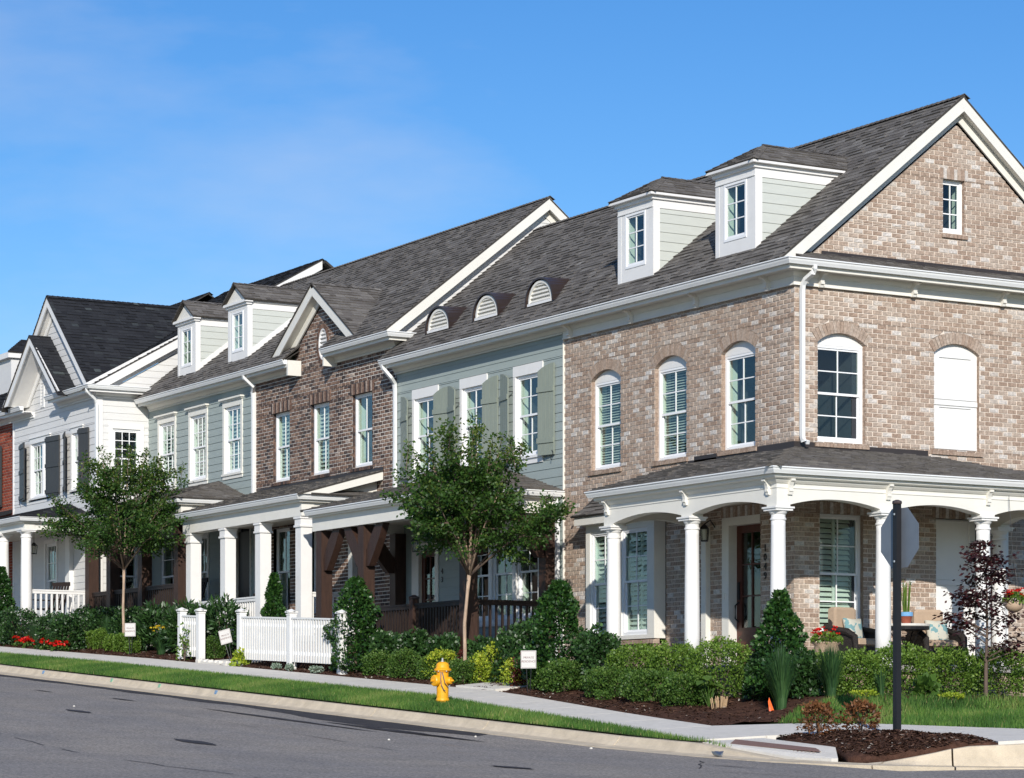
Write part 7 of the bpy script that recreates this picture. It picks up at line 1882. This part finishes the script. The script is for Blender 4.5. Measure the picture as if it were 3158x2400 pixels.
# ================================================================== PORCH THINGS
def wicker_chair(x, y, z, rz, label):
    C_ = thing("wicker_chair", (x, y, z), label, "chair", "wicker chairs on the side porch")
    M = Matrix.Translation((x, y, z)) @ Matrix.Rotation(rz, 4, 'Z')
    T = lambda p: tuple(M @ Vector(p))
    def bx(m, a0, a1, b0, b1, c0, c1, top=1.0): m.hexa([T(p) for p in ((a0, b0, c0), (a1, b0, c0), (a1, b1, c0), (a0, b1, c0), (a0 * top, b0 * top, c1), (a1 * top, b1 * 0 + b0 * top, c1), (a1 * top, b1 * top, c1), (a0 * top, b1 * top, c1))])
    one("seat", "wicker_brown", C_, lambda m: bx(m, -0.30, 0.36, -0.33, 0.33, 0.05, 0.32))
    def back(m):
        R = []
        for zz, sp, bk in ((0.2, 0.36, -0.28), (0.5, 0.38, -0.32), (0.78, 0.36, -0.40), (0.86, 0.30, -0.43)):
            o_ = [T((bk + 0.20 * abs(t) ** 2.2, sp * t, zz + (0.0 if abs(t) < 0.75 else -0.10 * (abs(t) - 0.75) / 0.25 * (zz > 0.6)))) for t in lin(-1, 1, 11)]
            i_ = [T((bk + 0.05 + 0.18 * abs(t) ** 2.2, (sp - 0.05) * t, zz + (0.0 if abs(t) < 0.75 else -0.10 * (abs(t) - 0.75) / 0.25 * (zz > 0.6)))) for t in lin(1, -1, 11)]
            R.append(o_ + i_)
        m.rings(R)
    one("backrest", "wicker_brown", C_, back)
    for s in (-1, 1):
        one("arm", "wicker_brown", C_, lambda m: m.tube([T((-0.28, s * 0.36, 0.66)), T((-0.05, s * 0.38, 0.60)), T((0.22, s * 0.38, 0.56)), T((0.36, s * 0.37, 0.48)), T((0.38, s * 0.36, 0.25))], [0.05, 0.055, 0.06, 0.055, 0.045], 8))
        one("side_panel", "wicker_brown", C_, lambda m: bx(m, -0.28, 0.34, s * 0.36 - 0.02, s * 0.36 + 0.02, 0.08, 0.56))
        for a in (-0.26, 0.32): one("leg", "wicker_brown", C_, lambda m: m.tube([T((a, s * 0.30, 0.0)), T((a, s * 0.30, 0.08))], 0.025, 6))
    def pad(m, a0, a1, b0, b1, c0, c1, q=0.04):
        R = []
        for f_, zz in ((0.8, c0), (1.0, c0 + q), (1.0, c1 - q), (0.8, c1)):
            ca, cb, ha, hb = (a0 + a1) / 2, (b0 + b1) / 2, (a1 - a0) / 2 * (f_ + 0.0), (b1 - b0) / 2 * f_
            R.append([T((ca + ha * sx, cb + hb * sy, zz)) for sx, sy in ((-1, -0.8), (-0.8, -1), (0.8, -1), (1, -0.8), (1, 0.8), (0.8, 1), (-0.8, 1), (-1, 0.8))])
        m.rings(R)
    one("seat_cushion", "cushion_tan", C_, lambda m: pad(m, -0.22, 0.36, -0.30, 0.30, 0.32, 0.46))
    one("back_cushion", "cushion_tan", C_, lambda m: pad(m, -0.30, -0.15, -0.28, 0.28, 0.44, 0.98))
    return M
FZ = 2.42
M1 = wicker_chair(0.62, 0.72, FZ, math.radians(12), "dark wicker chair with tan cushions behind the middle side column")
M2 = wicker_chair(0.62, 2.42, FZ, math.radians(-8), "dark wicker chair with tan cushions behind the red maple")
def pillow(M, label):
    c = M @ Vector((-0.06, 0.10, 0.60)); P_ = thing("throw_pillow", tuple(c), label, "pillow", "printed throw pillows"); N = M.to_3x3()
    def f(m):
        R = []
        for t, s in ((-0.07, 0.55), (-0.04, 0.93), (0.0, 1.0), (0.04, 0.93), (0.07, 0.55)):
            R.append([tuple(c + N @ (Matrix.Rotation(-0.25, 3, 'Y') @ Vector((t, 0.21 * s * a, 0.21 * s * b)))) for a, b in ((-1, -1), (0, -0.92), (1, -1), (0.92, 0), (1, 1), (0, 0.92), (-1, 1), (-0.92, 0))])
        m.rings(R)
    one("cushion", "pillow_print", P_, f, smooth=True)
pillow(M1, "teal printed pillow on the chair behind the middle column"); pillow(M2, "teal printed pillow on the chair behind the red maple")
TB = thing("bistro_table", (0.85, 1.62, FZ), "round porch table with pale top on thin black legs", "table")
one("top", "stone_top", TB, lambda m: m.lathe((0.85, 1.62, FZ), [(0.40, 0.665), (0.41, 0.675), (0.41, 0.70), (0.40, 0.71)], 28)); one("rim", "iron_black", TB, lambda m: m.lathe((0.85, 1.62, FZ), [(0.38, 0.61), (0.40, 0.615), (0.405, 0.664), (0.38, 0.664)], 28))
for k in range(4):
    a = 6.283 * k / 4 + 0.4; one("leg", "iron_black", TB, lambda m: m.tube([(0.85 + 0.30 * math.cos(a), 1.62 + 0.30 * math.sin(a), FZ), (0.85 + 0.13 * math.cos(a), 1.62 + 0.13 * math.sin(a), FZ + 0.35), (0.85 + 0.28 * math.cos(a), 1.62 + 0.28 * math.sin(a), FZ + 0.615)], 0.012, 6))
PT = thing("flower_pot", (0.95, 1.57, FZ + 0.71), "blue rimmed red pot of white narcissus on the porch table", "plant pot")
one("pot", "glaze_red", PT, lambda m: m.lathe((0.95, 1.57, FZ + 0.71), [(0.075, 0), (0.10, 0.12)], 20)); one("rim", "glaze_blue", PT, lambda m: m.lathe((0.95, 1.57, FZ + 0.71), [(0.101, 0.12), (0.112, 0.125), (0.112, 0.19), (0.095, 0.192)], 20))
for k in range(14):
    a = rnd.uniform(0, 6.28); q = rnd.uniform(0.02, 0.11); hh = rnd.uniform(0.32, 0.56)
    one("leaf", "leaf_box", PT, lambda m: m.hexa([(0.95 + 0.04 * math.cos(a) + s * 0.010, 1.57 + 0.04 * math.sin(a) + s2 * 0.006, FZ + 0.88) for s, s2 in ((-1, -1), (1, -1), (1, 1), (-1, 1))] + [(0.95 + q * math.cos(a) + s * 0.005, 1.57 + q * math.sin(a) + s2 * 0.002, FZ + 0.88 + hh) for s, s2 in ((-1, -1), (1, -1), (1, 1), (-1, 1))], 0.7))
clump_flowers(PT, 0.95, 1.6, 0.12, FZ + 1.36, 8, "petal_yellow", 0.03); 
for o_ in list(PT.children):
    if o_.name.startswith("flower"): o_.data.materials[0] = MATS["petal_white"]
def geranium(x, y, z, label, pr_, name="geranium_pot"):
    P_ = thing(name, (x, y, z), label, "plant pot", "red geraniums on the side porch")
    one("pot", "terracotta", P_, lambda m: m.lathe((x, y, z), pr_, 24), smooth=True); zt_ = z + pr_[-1][1]; R_ = pr_[-1][0]
    d = blob_dirs(420); d[:, 2] = abs(d[:, 2]); leaf_pts(np.stack([x + d[:, 0] * R_ * 1.0, y + d[:, 1] * R_ * 1.0, zt_ + d[:, 2] * 0.14], 1), d, 0.05, 0.024, "foliage", "leaf_box", P_)
    clump_flowers(P_, x, y, R_ * 1.05, zt_ + 0.16, 22, "petal_red", 0.045, zs=0.07)
    return P_
geranium(1.05, -0.14, FZ, "red geraniums in a wide clay pot below the side window", [(0.13, 0), (0.17, 0.10), (0.21, 0.25), (0.19, 0.33), (0.23, 0.36), (0.235, 0.38)])
HB = geranium(2.25, 2.75, 3.30, "hanging basket of red geraniums among the maple leaves", [(0.05, 0), (0.13, 0.05), (0.17, 0.16)], "hanging_basket")
for k in range(3):
    a = 6.283 * k / 3; one("chain", "iron_black", HB, lambda m: m.tube([(2.25 + 0.16 * math.cos(a), 2.75 + 0.16 * math.sin(a), 3.45), (2.22, 2.75, 4.2), (2.12, 2.75, 5.2)], 0.005, 4))

def rocker(x, y, z, rz, label):
    C_ = thing("rocking_chair", (x, y, z), label, "chair", "dark rocking chairs on the far porches"); M = Matrix.Translation((x, y, z)) @ Matrix.Rotation(rz, 4, 'Z'); T = lambda p: tuple(M @ Vector(p))
    def bx(m, a0, a1, b0, b1, c0, c1, sk=0.0): m.hexa([T(p) for p in ((a0, b0, c0), (a1, b0, c0), (a1, b1, c0), (a0, b1, c0), (a0 + sk, b0, c1), (a1 + sk, b0, c1), (a1 + sk, b1, c1), (a0 + sk, b1, c1))])
    one("seat", "timber_dark", C_, lambda m: bx(m, -0.24, 0.26, -0.27, 0.27, 0.40, 0.44)); one("top_rail", "timber_dark", C_, lambda m: bx(m, -0.46, -0.42, -0.28, 0.28, 1.02, 1.12))
    for k in range(6): one("slat", "timber_dark", C_, lambda m: bx(m, -0.25, -0.22, -0.24 + 0.09 * k, -0.19 + 0.09 * k, 0.44, 1.03, -0.2))
    for s in (-1, 1):
        one("arm", "timber_dark", C_, lambda m: bx(m, -0.32, 0.28, s * 0.29 - 0.04, s * 0.29 + 0.04, 0.64, 0.67)); one("rocker_rail", "timber_dark", C_, lambda m: m.tube([T((0.45 * t, s * 0.26, 0.03 + 0.09 * t * t)) for t in lin(-1, 1, 9)], 0.022, 6))
        for a in (-0.22, 0.24): one("leg", "timber_dark", C_, lambda m: m.tube([T((a, s * 0.26, 0.05)), T((a, s * 0.27, 0.65))], 0.022, 6))
rocker(-19.4, -0.9, 3.33, math.radians(-70), "dark rocking chair on the square column porch"); rocker(-23.2, -0.8, 3.85, math.radians(-80), "dark rocking chair on the grey green house porch"); rocker(-28.3, -2.3, 3.95, math.radians(-60), "brown rocking chair behind the white porch railing")

fl = thing("marker_flag", (3.72, -3.18, G(3.72, -3.18)), "small orange marker flag stuck in the mulch", "flag")
one("wire", "steel", fl, lambda m: m.tube([(3.72, -3.18, G(3.72, -3.18)), (3.70, -3.19, G(3.72, -3.18) + 0.26)], 0.004, 4)); one("cloth", "flag_orange", fl, lambda m: m.prism([(3.70, -3.19, G(3.72, -3.18) + 0.26), (3.76, -3.14, G(3.72, -3.18) + 0.06), (3.70, -3.19, G(3.72, -3.18) + 0.06), (3.69, -3.2, G(3.72, -3.18) + 0.2)], (0.004, -0.004, 0)))
lt = one("crushed_can", "steel", None, lambda m: m.rings([[(7.55 + a + 0.012 * math.sin(k * 3 + a * 60), -6.78 + 0.035 * math.cos(k * 0.9), RZ(7.5, -6.78) + 0.05 + 0.035 * math.sin(k * 0.9 + a * 9)) for k in range(7)] for a in lin(-0.09, 0.09, 6)]))
props(lt, "crumpled grey litter lying in the gutter", "litter")
for x, y, s in ((2.6, -7.5, 0.02), (5.2, -7.2, 0.025), (12.5, -14.6, 0.05), (-9.0, -12.2, 0.03), (-5.5, -10.4, 0.02), (3.2, -9.2, 0.02)):
    o = one("pebble", "concrete_walk", None, lambda m: m.rings([[(x + q * s * math.cos(t * 1.047) * (1 + 0.3 * math.sin(t * 5)), y + q * s * math.sin(t * 1.047), RZ(x, y) + zz) for t in range(6)] for q, zz in ((0.9, 0.0), (1.0, s * 0.5), (0.5, s))]))
    props(o, "small loose stone lying on the asphalt", "stone", "loose stones on the road")
